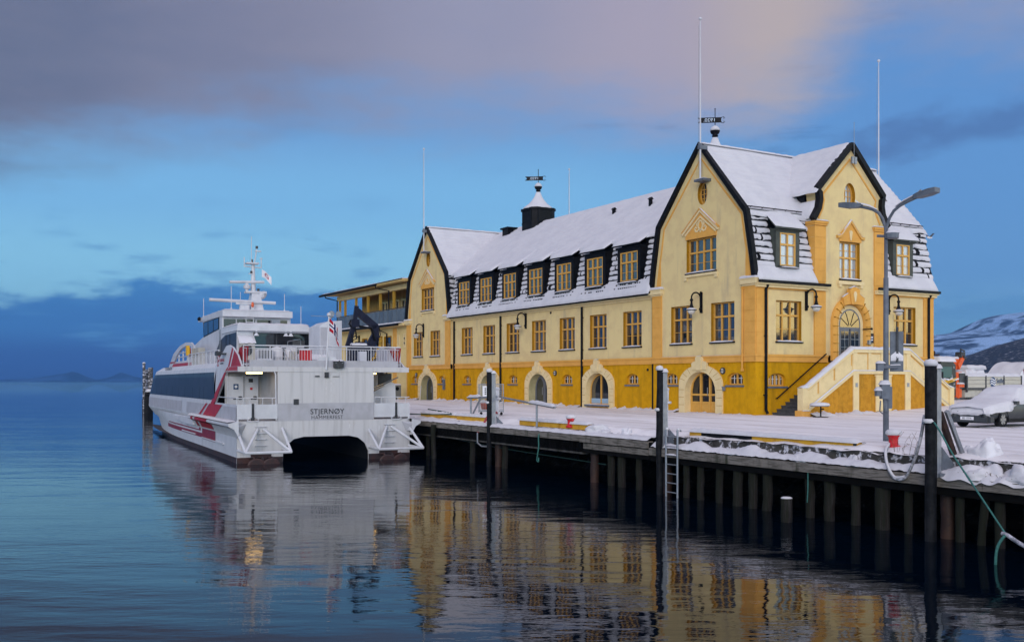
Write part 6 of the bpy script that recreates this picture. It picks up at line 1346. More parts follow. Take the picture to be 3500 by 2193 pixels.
# ladder
o = empty('quay_ladder', Q(-1.08, -.13, 0), QA, 'galvanised ladder hanging from the quay edge into the water', 'ladder'); b = MB()
for s in (-.30, .30): b.tube([(.12, s, .10), (-.02, s, .12), (-.02, s, -3.4)], .035, 8)
b.build('stile', 'steel', o); b = MB()
for i in range(11): b.tube([(-.02, -.30, -.10-.30*i), (-.02, .30, -.10-.30*i)], .02, 6)
b.build('rung', 'steel', o); n = MB()
for s in (-.30, .30): n.lathe([(.05, .11), (.06, .16), (0, .20)], (.02, s, 0), 8)
snowline(n, [(-.02, -.28, -.38), (-.02, .28, -.38)], (.05, 0, 0), .05, 1); snowline(n, [(-.02, -.28, -.68), (-.02, .28, -.68)], (.05, 0, 0), .07, 2); n.build('snow_cap', 'snow', o, True)
# mooring bollards
def bollard(k, d, lb, arm=0, zb=0):
    o = empty('mooring_bollard', Q(k, d, zb), QA, lb, 'bollard', 'red mooring bollards'); b = MB()
    b.lathe([(.26, -.12), (.26, -.04), (.17, 0), (.165, .22), (.19, .30), (.235, .34), (.235, .38), (.0, .40)], (0, 0, 0), 20)
    if arm: b.tube([(0, 0, .30), (-.1, -.36, .30)], .09, 8)
    b.build('post', 'redb', o, True); o.scale = (.72, .72, .72); n = MB(); n.lathe([(.25, .36), (.29, .42), (.275, .50), (.20, .56), (.09, .585), (0, .59)], (0, -.04*arm, 0), 18); n.build('snow_cap', 'snow', o, True)
bollard(6.29, .55, 'red mooring bollard with a side horn, farther from the camera of two', 1, -.02); bollard(-8.7, 1.32, 'red mooring bollard under a round snow cap beside the lamp post', 0, .02)
# yellow kerb beams
for k0, k1, d, lb in ((5.0, 7.0, .62, 'yellow kerb beam left of the far red bollard, nearer the camera of two'), (7.15, 10.4, .62, 'yellow kerb beam between the middle black pole and the far red bollard'), (13.9, 17.0, .75, 'yellow kerb beam left of the mesh cage'), (17.2, 21.5, .8, 'yellow kerb beam close to the ferry stern'), (-8.0, -.9, .82, 'long yellow and black kerb beam right of the ladder')):
    o = empty('kerb_beam', Q(k0, d, 0), QA, lb, 'kerb', 'yellow kerb beams along the quay'); L = k1-k0; b = MB(); b.box(-.10, .10, 0, L, -.16, .06); b.build('beam', 'kerby', o)
    if k0 < 0: b = MB(); b.box(-.104, -.098, 4.1, 6.5, -.14, .055); b.box(-.104, -.098, .0, .12, -.14, .055); b.build('black_paint', 'black', o)
    n = MB(); snowline(n, [(0, -.1, .05), (0, L+.1, .05)], (.17, 0, 0), .13, k0, 9, .12); n.build('snow_cap', 'snow', o, True)
# lamp post with two heads, cabinet and back of a sign
lp = empty('lamp_post', Q(-7.12, 2.84, 0), 0, 'grey twin-armed street lamp standing by the near red bollard', 'street lamp')
b = MB(); b.tube([(0, 0, -.1), (0, 0, 2.9), (0, 0, 4.65), (0, 0, 4.66), (0, 0, 6.1)], [.082, .075, .07, .052, .05], 12); b.build('post', 'greyp', lp, True)
A1, A2 = Vector((.58, -.82, 0)).normalized(), Vector((-.62, .78, 0)).normalized()
for a, rr in ((A1, .98), (A2, .86)):
    b = MB(); b.tube([(0, 0, 5.9)]+[tuple(a*(rr*q)+Vector((0, 0, 6.05+zz))) for q, zz in ((.02, .05), (.12, .30), (.26, .48), (.46, .60), (.7, .68), (1, .76))], .045, 8); b.build('arm', 'greyp', lp, True)
    c = a*(rr+.27)+Vector((0, 0, 6.88)); w = Vector((-a.y, a.x, 0)); b = MB(); vs = []
    for q, ww, h0, h1 in ((-.36, .07, -.06, .04), (-.2, .12, -.09, .06), (.14, .14, -.09, .08), (.34, .13, -.06, .07)): vs += [tuple(c+a*q+w*ww*s+Vector((0, 0, h+.10*q))) for s, h in ((-1, h0), (1, h0), (1, h1), (-1, h1))]
    b.add(vs, [(4*i+j, 4*i+(j+1) % 4, 4*i+4+(j+1) % 4, 4*i+4+j) for i in range(3) for j in range(4)]+[(0, 1, 2, 3), (12, 15, 14, 13)]); h = b.build('lamp_head', 'greyp', lp)
    n = MB(); snowline(n, [tuple(a*(rr*q)+Vector((0, 0, 6.10+zz))) for q, zz in ((.3, .54), (.6, .67), (1, .80), (1.12, .90))], tuple(w*.05), .05, rr); n.build('snow_cap', 'snow', h, True)
b = MB(); b.lathe([(.05, -.1), (.2, -.08), (.21, .06), (.06, .1)], (.14, -.05, 5.85), 10); b.tube([(-.25, .02, 5.85), (.3, -.05, 5.82)], .04, 6); b.build('camera_bracket', 'greyp', lp); n = MB(); pillow(n, .0, .30, -.17, .1, 5.93, .09, 4); n.build('bracket_snow', 'snow', lp, True)
b = MB(); b.box(-.22, .02, -.28, -.08, 1.20, 1.62); b.box(-.36, -.18, -.26, -.1, 1.28, 1.45); b.tube([(-.1, -.16, 1.2), (-.08, -.14, 1.0), (-.05, -.12, .85)], .05, 6); b.tube([(-.22, -.18, 1.15), (-.24, -.18, .85), (-.14, -.14, .78)], .02, 5); b.box(-.34, -.16, -.28, -.12, 2.0, 2.22); b.tube([(-.2, -.16, 2.1), (.3, -.14, 2.12)], .05, 6); b.build('socket_box', 'greyp', lp)
n = MB(); pillow(n, -.24, .04, -.28, -.06, 1.62, .15, 2); pillow(n, -.37, -.18, -.27, -.1, 1.45, .11, 3); pillow(n, -.34, -.12, -.28, -.10, 2.22, .10, 6); snowline(n, [(.05, -.14, 2.16), (.34, -.14, 2.17)], (0, .07, 0), .10, 5); n.build('socket_snow', 'snow', lp, True)
b = MB(); b.box(.12, .50, .0, .03, 1.98, 3.12); sg_ = b.build('sign_back', 'greyp', lp); b = MB(); b.box(.28, .34, -.05, 0, 2.25, 3.25); b.build('sign_rib', 'darkst', sg_); b = MB(); b.box(.02, .20, .05, .08, .92, 1.55); b.build('lower_plate', 'greyp', lp)
n = MB(); n.grid(lambda u, v: (.13+.36*u, -.012-.05*max(0, math.sin(math.pi*u))*max(0, math.sin(math.pi*v))*(1+nz(u*6, v*6)), 2.28+.30*v*(1-.5*abs(2*u-1))), 10, 6); n.build('sign_snow', 'snowd', lp, True)
# pipe posts with hoses near the poles
for k, d, h, lb in ((13.45, 1.0, 1.32, 'white service post with a red hose behind the middle black pole'), (1.42, 1.46, 1.38, 'rust spotted white service post behind the ladder pole')):
    o = empty('service_post', Q(k, d, 0), QA, lb, 'post', 'white service posts'); b = MB(); b.tube([(0, 0, -.1), (0, 0, h)], .115, 12); b.tube([(0, 0, h*.72), (0, 0, h)], .135, 12); b.box(-.13, .13, -.2, .05, h*.66, h*.72); b.build('pipe', mat('rusty_white_pipe', (.62, .62, .64), .5, (.16, .07, .03), 3, vr=(.62, .72)), o, True); n = MB(); n.lathe([(.14, h-.01), (.16, h+.05), (.10, h+.11), (0, h+.13)], (0, 0, 0), 12); n.build('snow_cap', 'snow', o, True)
    if k > 5: b = MB(); b.tube([(-.05, -.15, .25), (-.25, -.25, .35), (-.55, -.3, .22), (-.8, -.3, -.2), (-1.1, -.3, -.6)], .05, 8); b.build('red_hose', mat('red_hose', (.30, .03, .04), .6, (.5, .3, .3), 9, vr=(.55, .7)), o, True); b = MB(); b.tube([(-1.12, -.3, -.6), (-1.14, -.35, -1.05), (-1.02, -.5, -1.2), (-.9, -.9, -1.2)], .035, 6); b.build('drain_pipe', 'steel', o)
# tube rails by the middle pole
for pts, lb in (([(Q(8.2, .12, -.32), Q(8.2, .12, .72)), (Q(6.8, .14, .66), Q(12.0, .55, .98))], 'snow topped tube rail right of the middle black pole'), ([(Q(15.9, .9, 0), Q(15.9, .9, .90)), (Q(16.2, .9, .90), Q(12.6, .6, 1.0)), (Q(15.7, .85, .05), Q(14.6, .75, .88))], 'snow topped tube rail left of the middle black pole')):
    b = MB(); [b.tube(p, .045, 8) for p in pts]; o = b.build('tube_rail', 'steel'); tag(o, lb, 'rail', 'tube rails on the quay'); n = MB(); a, c = pts[1]; snowline(n, [a+Vector((0, 0, .03)), a.lerp(c, .45)+Vector((0, 0, .03))], (.09, .05, 0), .13, 3); n.build('snow_cap', 'snow', o, True)
# mesh cage trolley with an orange tub
o = empty('mesh_cage', Q(16.9, 2.5, .05), QA+R(-28), 'galvanised mesh roll cage on wheels beside the middle black pole', 'cage'); b = MB()
for x in (-.6, .6):
    for y in (-.4, .4): b.tube([(x, y, .12), (x, y, 1.52)], .024, 6)
for z in (.2, 1.5):
    b.tube([(-.6, -.4, z), (.6, -.4, z), (.6, .4, z), (-.6, .4, z), (-.6, -.4, z)], .02, 6)
b.tube([(-.02, -.4, .2), (-.02, -.4, 1.5)], .02, 6); b.build('cage_frame', 'steel', o); b = MB()
for y in (-.4, .4):
    for i in range(1, 15): b.tube([(-.6+.08*i, y, .2), (-.6+.08*i, y, 1.5)], .006, 4)
    for i in range(1, 15): b.tube([(-.6, y, .2+.088*i), (.6, y, .2+.088*i)], .006, 4)
b.build('wire_mesh', 'steel', o); b = MB(); b.box(-.6, .6, -.4, .4, .16, .20); b.build('floor', 'steel', o); b = MB(); [b.lathe([(.07, -.02), (.07, .02)], (x, y, .06), 10, Matrix.Rotation(R(90), 3, 'X')) for x in (-.5, .5) for y in (-.33, .33)]; b.build('castor', 'tyre', o)
t = MB(); t.lathe([(.20, .26), (.28, .56), (.31, .58), (.27, .56), (.19, .28)], (0, 0, 0), 16); tb = t.build('tub', mat('orange_tub', (.55, .09, .03), .5), None, True); tb.location = o.location+Vector((-.27, -.1, 0)); tag(tb, 'orange plastic tub standing in the mesh cage', 'tub')
t = MB(); t.box(-.35, .05, -.06, .0, .86, 1.42); cb_ = t.build('cardboard_sign', 'plate', None); cb_.location = o.location+Vector((-.06, -.44, 0)); tag(cb_, 'white hanging sheet with small dark squares on the mesh cage', 'sheet'); t = MB()
for i in range(3):
    for j in range(4): t.box(-.25+.09*i, -.19+.09*i, -.066, -.06, 1.0+.09*j, 1.06+.09*j)
t.build('dark_square', 'black', cb_)
# stool-like table by the stairs, bin, letterboxes
pt = Vector((14.43, 47.18, 0)); o = empty('snowy_table', pt, 0, 'small round table with a snow cushion at the foot of the stairs', 'table'); b = MB(); b.lathe([(.42, .52), (.42, .56), (0, .57)], (0, 0, 0), 16); b.build('table_top', 'darkst', o); b = MB(); b.tube([(.05, 0, .04), (.05, 0, .52)], .035, 8); b.tube([(.05, 0, .40), (.2, 0, .40)], .03, 6); b.build('leg', 'black', o); b = MB(); b.lathe([(.36, 0), (.36, .03), (.04, .06)], (.05, 0, 0), 14); b.build('foot', 'black', o); n = MB(); n.lathe([(.44, .55), (.47, .60), (.42, .67), (.25, .71), (0, .72)], (0, 0, 0), 18); n.build('snow_cap', 'snow', o, True)
pt = BL(-1.2, 40.4, .15); o = empty('waste_bin', pt, QA, 'grey waste bin with a round opening beside the far gable', 'bin'); b = MB(); b.box(-.3, .3, -.3, .3, .2, 1.25); b.tube([(0, 0, 0), (0, 0, .3)], .08); b.build('bin_body', mat('bin_grey', (.16, .17, .15), .6), o); b = MB(); b.lathe([(.16, 0), (.16, .02)], (-.05, -.31, .95), 14, Matrix.Rotation(R(90), 3, 'X')); b.build('opening', 'black', o); n = MB(); pillow(n, -.3, .3, -.3, .3, 1.25, .12, 2); n.build('snow_cap', 'snow', o, True)
b = MB(); b.box(-.10, 0, -.14, .14, 1.05, 1.85); o = b.build('wall_box', 'greyp'); o.location = BL(-.01, 33.9, 0); o.rotation_euler = (0, 0, BA); tag(o, 'grey wall box on the ochre corner of the far gable', 'box')
b = MB(); b.box(-.05, 0, -.12, .12, 1.95, 2.25); o = b.build('notice_board', 'kerby'); o.location = BL(-.01, 33.85, 0); o.rotation_euler = (0, 0, BA); tag(o, 'small yellow notice board above the grey wall box', 'notice board')
b = MB(); b.tube([(0, 0, 0), (.12, 0, 1.25)], .03, 6); o = b.build('snow_pole', 'whitew'); o.location = BL(-.4, 37.6, .1); tag(o, 'thin white pole leaning by the far porch', 'pole')
b = MB(); b.box(-.09, .0, -.07, .07, -.1, .1); b.box(-.16, -.05, -.05, .05, .06, .12); o = b.build('wall_socket', 'steel'); o.location = BL(-.02, 2.17, 1.32); o.rotation_euler = (0, 0, BA); tag(o, 'small metal socket box right of the apricot door', 'socket')
# ropes
def rope(pts, r, m, lb, name='mooring_rope', cat='rope', n=6, sag=None):
    P = [Vector(p) for p in pts]; q = []
    for i in range(len(P)-1):
        a, b = P[max(i-1, 0)], P[i]; c, d = P[i+1], P[min(i+2, len(P)-1)]
        for j in range(8):
            t = j/8; q.append(.5*((2*b)+(c-a)*t+(2*a-5*b+4*c-d)*t*t+(3*b-a-3*c+d)*t**3))
    q.append(P[-1]); mb = MB(); mb.tube(q, r, n); return tag(mb.build(name, m, None, True), lb, cat if lb else None)
def PX(u, v, Yd): return Vector(((u-1750)/3438.5*Yd, Yd, 1.7-(v-1302.5)/3438.5*Yd))    # a point measured on the photo at a known distance
RP = [(3162, 1412, 23.75), (3202, 1456, 23.4), (3256, 1551, 22.9), (3311, 1634, 22.3), (3438, 1825, 20.6)]
rope([PX(*q) for q in RP], .02, 'ropeg', 'taut thin green rope slanting down from the nearest black pole')
rope([PX(*q) for q in ((3425, 1822, 20.7), (3440, 1826, 20.6), (3470, 1846, 20.4), (3500, 1864, 20.1), (3580, 1905, 19.6), (3700, 1950, 19))], .045, 'ropegr', 'thick snowy rope knotted to the thin green one just above the water')
rope([PX(*q) for q in ((3438, 1826, 20.6), (3422, 1845, 20.6), (3410, 1868, 20.6), (3404, 1900, 20.6), (3402, 1960, 20.6))], .03, 'ropeg', 'frayed green rope end dipping into the water')
RL = [(3160, 1418, 23.75), (3150, 1480, 23.9), (3138, 1531, 24.0), (3122, 1578, 24.2), (3093, 1632, 24.45), (3057, 1632, 24.75), (3033, 1590, 25.0), (3027, 1543, 25.45), (3038, 1519, 26.5)]
rope([PX(*q) for q in RL], .038, 'ropegr', 'grey snow crusted rope hanging in a loop from the near red bollard')
sn = rope([PX(u, v-4, Yd) for u, v, Yd in RL[4:]], .036, 'snow', None, 'rope_snow', None); sn.parent = [o for o in bpy.data.objects if o.name.startswith('mooring_rope')][-1]
rope([Q(21.0, .9, .25), Q(17.5, .6, .10), Q(20.5, -.6, .05), Q(24, -1.2, .25)], .03, mat('dark_green_rope', (.02, .06, .045), .85), 'dark green mooring rope from the quay to the ferry stern')
rope([Q(7.6, .1, -.25), Q(7.58, -.14, -.45), Q(7.56, -.16, -.9), Q(7.62, -.18, -1.25), Q(7.7, -.16, -1.45), Q(7.52, -.2, -1.5), Q(7.56, -.16, -1.35)], .03, 'ropeg', 'pale green rope tied round a pile below the far red bollard')
rope([Q(-6.9, .1, -.78), Q(-7.0, -.05, -.80), Q(-7.03, -.08, -1.2), Q(-7.0, -.08, -1.6)], .018, 'ropeg', 'frayed green rope end hanging between two pale piles')
rope([Q(19, .2, -.9), Q(14, .3, -1.15), Q(10, .3, -1.25), Q(6, .3, -1.3), Q(3.5, .35, -1.35)], .02, mat('dark_green_hose', (.01, .04, .035), .6), 'dark green hose slung under the quay edge', 'slung_hose', 'hose')
rope([Q(-6.7, .02, -.84), Q(-6.9, .03, -.83), Q(-7.3, .03, -.84), Q(-7.65, .02, -.88)], .018, 'ropeg', 'grey rope lashed round the heads of two pale piles')
# seagull
o = empty('seagull', Vector(((3177-1750)/3438.5*62, 62, 1.7-(812-1302.5)/3438.5*62)), R(20), 'gull gliding in the sky right of the building', 'bird'); b = MB(); b.lathe([(0, -.22), (.05, -.15), (.075, 0), (.05, .12), (.03, .2), (0, .24)], (0, 0, 0), 10, Matrix.Rotation(R(90), 3, 'Y')); b.add([(-.28, -.06, .0), (-.28, .06, 0), (-.15, .03, .02), (-.15, -.03, .02)], [(0, 1, 2, 3)]); b.build('body', 'plate', o, True)
for s in (-1, 1): b = MB(); b.add([(.10, s*.05, .03), (-.08, s*.05, .03), (-.06, s*.34, .20), (.10, s*.32, .21), (-.12, s*.66, .16), (-.02, s*.62, .19), (.10, s*.05, .05), (-.08, s*.05, .045), (-.06, s*.34, .212), (.10, s*.32, .225)], [(0, 1, 2, 3), (3, 2, 4, 5), (6, 7, 8, 9)]); b.build('wing', 'greyp', o)
# navigation dolphin out past the bow
o = empty('dolphin', Vector((-43.9, 120, WZ)), R(20), 'pile dolphin with frosty posts standing in the water past the ferry bow', 'dolphin')
b = MB(); b.tube([(0, 0, -1), (0, 0, 5.85)], .16, 8); b.tube([(.7, .3, -1), (.75, .3, 5.4)], .28, 8); b.tube([(.35, .7, -1), (.35, .7, 5.2)], .2, 8); b.tube([(5.6, .5, 3), (5.6, .5, 6.1)], .22, 8); b.tube([(5.6, .5, -1), (5.6, .5, 3)], .22, 8); b.build('post', mat('frosted_post', (.09, .09, .095), .8, (.6, .6, .66), 1.6, vr=(.50, .6), st=(1, 1, 2.5)), o); b = MB(); b.lathe([(.55, -.5), (.62, -.2), (.62, 1.5), (.5, 1.9)], (.4, .3, 0), 12); b.lathe([(.5, 1.9), (.55, 2.2), (.4, 2.5)], (.4, .3, 0), 12); b.build('fender', 'rubber', o)
n = MB(); n.lathe([(.5, 2.45), (.55, 2.6), (.3, 2.8), (0, 2.85)], (.6, .2, 0), 10); n.lathe([(.18, 5.85), (.2, 5.95), (0, 6.05)], (0, 0, 0), 8); n.lathe([(.24, 6.1), (.26, 6.25), (0, 6.4)], (5.6, .5, 0), 8); n.build('snow_cap', 'snow', o, True)
# snow heaps: ploughed lumps at the edge and along the wall foot
def heap(loc, rx, ry, h, seed, lb, name='snow_heap', m='snow', stone=.35):
    mb = MB()
    def f(u, v):
        a = 2*math.pi*u; e = v*math.pi/2; rr = math.cos(e); x, y, z = math.cos(a)*rr, math.sin(a)*rr, math.sin(e)
        k = 1+stone*nz(x*1.6+seed, y*1.6, z*1.6)+.14*nz(x*5+seed, y*5, z*5); return (x*rx*k, y*ry*k, z*h*k-.05)
    mb.grid(f, 36, 14); o = mb.build(name, m, None, True); o.location = loc; return tag(o, lb, 'snow heap', 'snow heaps on the quay')
heap(Q(-11.7, 1.0, -.12), .38, .40, .48, 3, 'largest round lump of the snow heap right of the nearest black pole', m='snowd'); heap(Q(-11.2, 1.15, -.12), .30, .32, .30, 6, 'middle lump of the snow heap right of the nearest black pole', m='snowd'); heap(Q(-10.75, 1.5, -.1), .40, .34, .26, 9, 'left low lump of the snow heap right of the nearest black pole'); heap(Q(-12.35, 1.1, -.15), .32, .3, .2, 11, 'right low lump of the snow heap near the nearest black pole')
heap(Q(4.4, .62, -.16), .50, .62, .30, 14, 'broad snow heap right of the far red bollard'); heap(Q(3.7, .45, -.2), .26, .35, .18, 17, 'crumbly end of the broad snow heap'); heap(Q(2.5, .6, -.16), .20, .26, .24, 20, 'small dirty snow lump left of the ladder pole', m='snowd'); heap(Q(3.0, .5, -.18), .12, .12, .1, 22, 'smallest dirty snow lump on the quay edge', m='snowd')
for i, (k, d, rx, ry, h, lb) in enumerate(((-13.1, .35, .42, .6, .34, 'outermost lumpy snow drift on the quay ledge behind the green rope'), (-12.2, .30, .36, .5, .30, 'middle lumpy snow drift on the quay ledge below the round lump'), (-11.55, .42, .26, .32, .22, 'small snow drift on the quay ledge right of the nearest black pole'), (-8.2, .36, .20, .34, .26, 'pointed snow drift against the kerb stones left of the lamp post'), (-6.3, .32, .20, .5, .24, 'broad snow drift against the kerb stones below the kerb beam'), (-3.4, .34, .18, .44, .22, 'snow drift against the kerb stones right of the ladder'))): heap(Q(k, d, -.50), rx, ry, h, 30+i*3, lb, stone=.5)
mb = MB()
def bank(pts, seed, w=.6, h=.27):
    P = [Vector(p) for p in pts]
    for a, b in zip(P, P[1:]):
        L = (b-a).length; t = (b-a)/L; nrm = Vector((t.y, -t.x, 0)); nu = int(L/.10)
        def f(u, v):
            s = u*L; hh = h*max(.06, .55+.9*nz(s*1.4+seed, 3)+.5*nz(s*4.5, seed)); ww = w*(1+.5*nz(s*.9, seed)); 
            p = a+t*s+nrm*(ww*(v-.12)); return (p.x, p.y, p.z+hh*math.cos(min(1, v)*math.pi/2)*(1+.3*nz(s*6, v*6))-.02)
        mb.grid(f, nu, 7)
zq = lambda s, t, o: BL(s, t, 0)+Vector((0, 0, o))
bank([zq(-.02, 41, .14), zq(-.02, 38.3, .14)], 1); bank([zq(-.02, 35.7, .13), zq(-.02, 33, .13), zq(.24, 29, .12), zq(.24, 22.1, .10)], 2); bank([zq(.24, 18.7, .08), zq(.24, 15.4, .06)], 3); bank([zq(.24, 11.9, .05), zq(.24, 8, .03), zq(-.02, 7.9, .03), zq(-.02, 5.7, .02)], 5); bank([zq(-.02, 4.9, .02), zq(-.02, 2.3, 0), zq(-.02, .2, 0)], 6, .5, .16); bank([zq(1.4, -2.1, .05), zq(11.8, -2.1, .10)], 8, .6, .26)
tag(mb.build('snow_bank', 'snow', None, True), kind='structure')
# dry stalks of grass at the kerb
mb = MB(); rg = random.Random(5)
for i in range(13):
    p = Q(-9.7+rg.uniform(-.4, .4), .55+rg.uniform(-.15, .15), -.15); l = rg.uniform(.25, .6); mb.tube([p, p+Vector((rg.uniform(-.08, .08), rg.uniform(-.05, .05), l*.6)), p+Vector((rg.uniform(-.2, .2), rg.uniform(-.1, .1), l))], .004, 3)
for kk, dd in ((-12.4, .12), (-11.9, .1), (-13.0, .1)):
    for i in range(40):
        p = Q(kk+rg.uniform(-.25, .25), dd+rg.uniform(-.1, .1), -.5); mb.tube([p, p+Vector((rg.uniform(-.12, .12), rg.uniform(-.14, .0), rg.uniform(-.05, .15)))], .006, 3)
tag(mb.build('dry_grass', mat('dry_grass', (.12, .09, .04), .9)), kind='stuff')
# ---------------------------------------------------------------- parked car, snowed in; local x = forward, y = its left
cf = Vector((-.829, -.559, 0)); ca = math.atan2(cf.y, cf.x)
car = empty('parked_car', (18.61, 38.27, -.01), ca, 'grey estate car thickly covered in snow, parked before the lorry', 'car')
st_ = [(2.20, .60, .30, .52, .62, .60), (2.12, .76, .26, .50, .68, .72), (1.95, .82, .22, .55, .76, .76), (1.3, .85, .22, .58, .84, .78), (.75, .86, .22, .58, .92, .80), (.40, .86, .22, .58, 1.08, .72), (-.15, .86, .22, .58, 1.38, .60), (-.6, .86, .22, .58, 1.43, .58), (-1.4, .86, .22, .58, 1.42, .57), (-1.95, .85, .22, .58, 1.30, .58), (-2.2, .80, .26, .56, .95, .66), (-2.28, .72, .32, .5, .80, .66)]
def ring_(x, w, zb, zm_, zt, wt, o=0):
    sh = min(.90, zt)
    return [(x, -w*.9, zb), (x, -w-o, zm_*.75), (x, -w-o, zm_), (x, -w*.97-o, sh*.98 if zt > 1 else zt*.96), (x, -wt-o*.4, zt-.03+o), (x, -wt*.6, zt+.015+o), (x, 0, zt+.03+o), (x, wt*.6, zt+.015+o), (x, wt+o*.4, zt-.03+o), (x, w*.97+o, sh*.98 if zt > 1 else zt*.96), (x, w+o, zm_), (x, w+o, zm_*.75), (x, w*.9, zb)]
mb = MB(); n = 13; mb.add([p for s in st_ for p in ring_(*s)], [(i*n+j, i*n+(j+1) % n, (i+1)*n+(j+1) % n, (i+1)*n+j) for i in range(len(st_)-1) for j in range(n)]+[tuple(range(n)), tuple((len(st_)-1)*n+j for j in range(n))[::-1]])
body = mb.build('body', 'carp', car, True); sb = body.modifiers.new('sub', 'SUBSURF'); sb.levels = sb.render_levels = 2
# snow: an offset of the upper body with a ragged lower edge
mb = MB(); nu, nv = 90, 28
def interp(x):
    for a, b in zip(st_, st_[1:]):
        if b[0] <= x <= a[0]:
            t = (x-a[0])/(b[0]-a[0]); t = t*t*(3-2*t); return tuple(p+(q-p)*t for p, q in zip(a, b))
    return st_[-1]
def fsn(u, v):
    x = 2.30-4.6*u; s = interp(max(-2.28, min(2.2, x))); rg_ = ring_(*s, .10); L = rg_[2:11]; q = v*8; i = min(7, int(q)); t = q-i
    a, b = Vector(L[i]), Vector(L[i+1]); p = a.lerp(b, t); e = min(v, 1-v)*2
    lo = .40+.46*max(0, min(1, (1.3-x)*1.2)) if x < 1.9 else .36   # how far down the snow reaches
    p.x = x; k = 1 if p.z > lo+.10*nz(x*4, v*6) else -.12
    side = 1 if p.y > 0 else -1
    if k < 0: p.y -= side*.13; 
    return p+Vector((0, .02*nz(x*3, v*9, 1), (.02+.03*nz(x*2.2, v*7, 3)) if k > 0 else -.0))
mb.grid(fsn, nu, nv); mb.build('snow_cover', 'snow', car, True)
mb = MB(); mb.grid(lambda u, v: (2.16+.10*math.sin(math.pi*v)+.03*nz(u*7, v*5)-.10*abs(2*u-1)**3, -.80+1.6*u, .42+.34*v+.04*nz(u*9, 3)*(1-v)), 26, 8); mb.build('bonnet_snow', 'snow', car, True)
mb = MB(); mb.box(2.12, 2.255, -.76, .76, .22, .40); mb.box(1.9, 2.14, -.84, -.70, .22, .42); mb.box(1.9, 2.14, .70, .84, .22, .42); mb.build('bumper', 'carp', car)
mb = MB(); mb.box(2.25, 2.27, -.26, .26, .30, .415); pl = mb.build('number_plate', 'plate', car)
text('plate_number', 'BD 17716', .088, 'ink', pl, (2.273, 0, .357), (R(90), 0, R(90)), .001, bold=.001)
mb = MB(); mb.box(2.235, 2.252, -.40, .30, .58, .615); mb.build('grille_gap', 'black', car)
for x in (1.32, -1.32):
    for y in (-.74, .74):
        w = MB(); w.lathe([(.19, -.10), (.29, -.10), (.31, -.07), (.31, .07), (.29, .10), (.19, .10)], (x, y, .31), 24, Matrix.Rotation(R(90), 3, 'X')); wo_ = w.build('wheel', 'tyre', car, True)
        s = 1 if y > 0 else -1
        r = MB(); r.lathe([(.195, -.07), (.20, .0), (.17, .015)], (x, y+s*.085, .31), 24, Matrix.Rotation(R(90*-s), 3, 'X'))
        for i in range(6):
            a = 2*math.pi*i/6; r.prism([(.03, -.04), (.18, -.055), (.18, .055), (.03, .04)], lambda u, z, d: (x+u*math.cos(a)-z*math.sin(a), y+s*(.085+d), .31+u*math.sin(a)+z*math.cos(a)), 0, .02)
        r.lathe([(.05, 0), (.05, .03), (0, .035)], (x, y+s*.085, .31), 12, Matrix.Rotation(R(-90*s), 3, 'X')); r.build('rim', 'alloy', wo_)
        k = MB(); k.lathe([(.0, 0), (.185, 0)], (x, y+s*.075, .31), 20, Matrix.Rotation(R(-90*s), 3, 'X')); k.build('hub_shadow', 'black', wo_)
        g = MB(); pts = [(x+.40*math.cos(R(q)), y+s*.13, .33+.40*math.sin(R(q))) for q in range(-20, 201, 20)]; pts2 = [(x+.33*math.cos(R(q)), y+s*.125, .33+.33*math.sin(R(q))) for q in range(-20, 201, 20)]
        g.add(pts2+[(p[0], p[1]-s*.25, p[2]) for p in pts2], [(i, i+1, len(pts2)+i+1, len(pts2)+i) for i in range(len(pts2)-1)]); g.build('wheel_arch', 'black', car)
mb = MB(); mb.box(.62, .78, .92, 1.06, .86, 1.0); mb.build('wing_mirror', 'carp', car); mb = MB(); pillow(mb, .60, .80, .92, 1.06, 1.0, .09, 2); mb.build('mirror_snow', 'snow', car, True)
mb = MB(); mb.box(-2.1, 2.1, -.7, .7, .18, .32); mb.build('underbody', 'black', car)
heap(Q(-3.2, 12.9, -.02), .5, .9, .12, 41, 'low ridge of snow in front of the parked car'); heap(Q(-4.2, 13.2, -.02), .4, .8, .10, 43, 'low ridge of snow beside the front wheel of the parked car')
# ---------------------------------------------------------------- crane lorry behind the stairs; local x = towards its tail
tr_ = empty('crane_lorry', (27.1, 60, .50), math.atan2(.54, .84), 'snow covered lorry with an orange loading crane and lettered wooden sides', 'lorry')
Lb = 5.7
b = MB()
for i in range(3):
    a = .02+i*Lb/3
    for j in range(3): b.box(a+.05, a+Lb/3-.05, -.04, .0, .82+j*.235, 1.04+j*.235)
b.box(0, Lb, 2.3, 2.36, .82, 1.5); b.box(0, .06, 0, 2.3, .82, 1.5); b.box(Lb-.06, Lb, 0, 2.3, .82, 1.5); b.build('side_boards', 'palewood', tr_)
b = MB(); [b.box(i*Lb/3-.05, i*Lb/3+.06, -.07, .03, .55, 1.55) for i in range(4)]; b.box(0, Lb, -.03, 2.36, .70, .82); b.box(-.6, -.02, .05, 2.3, .75, 1.68); b.box(-3.0, Lb, .6, 1.7, .42, .72); b.build('chassis', 'darkst', tr_)
b = MB(); b.box(0, 1.75, .1, .5, .25, .68); b.build('side_locker', 'beige', tr_)
n = MB(); pillow(n, 0, Lb, -.05, 2.35, 1.5, .20, 3, 40, 16); pillow(n, .3, 2.2, .2, 1.6, 1.6, .30, 7); pillow(n, -.6, 0, .1, 2.3, 1.68, .12, 8); n.build('snow_cover', 'snow', tr_, True)
b = MB(); b.lathe([(.30, 0), (.30, .012)], (Lb*.46, -.055, 1.16), 24, Matrix.Rotation(R(90), 3, 'X')); lg = b.build('round_emblem', 'inkb', tr_)
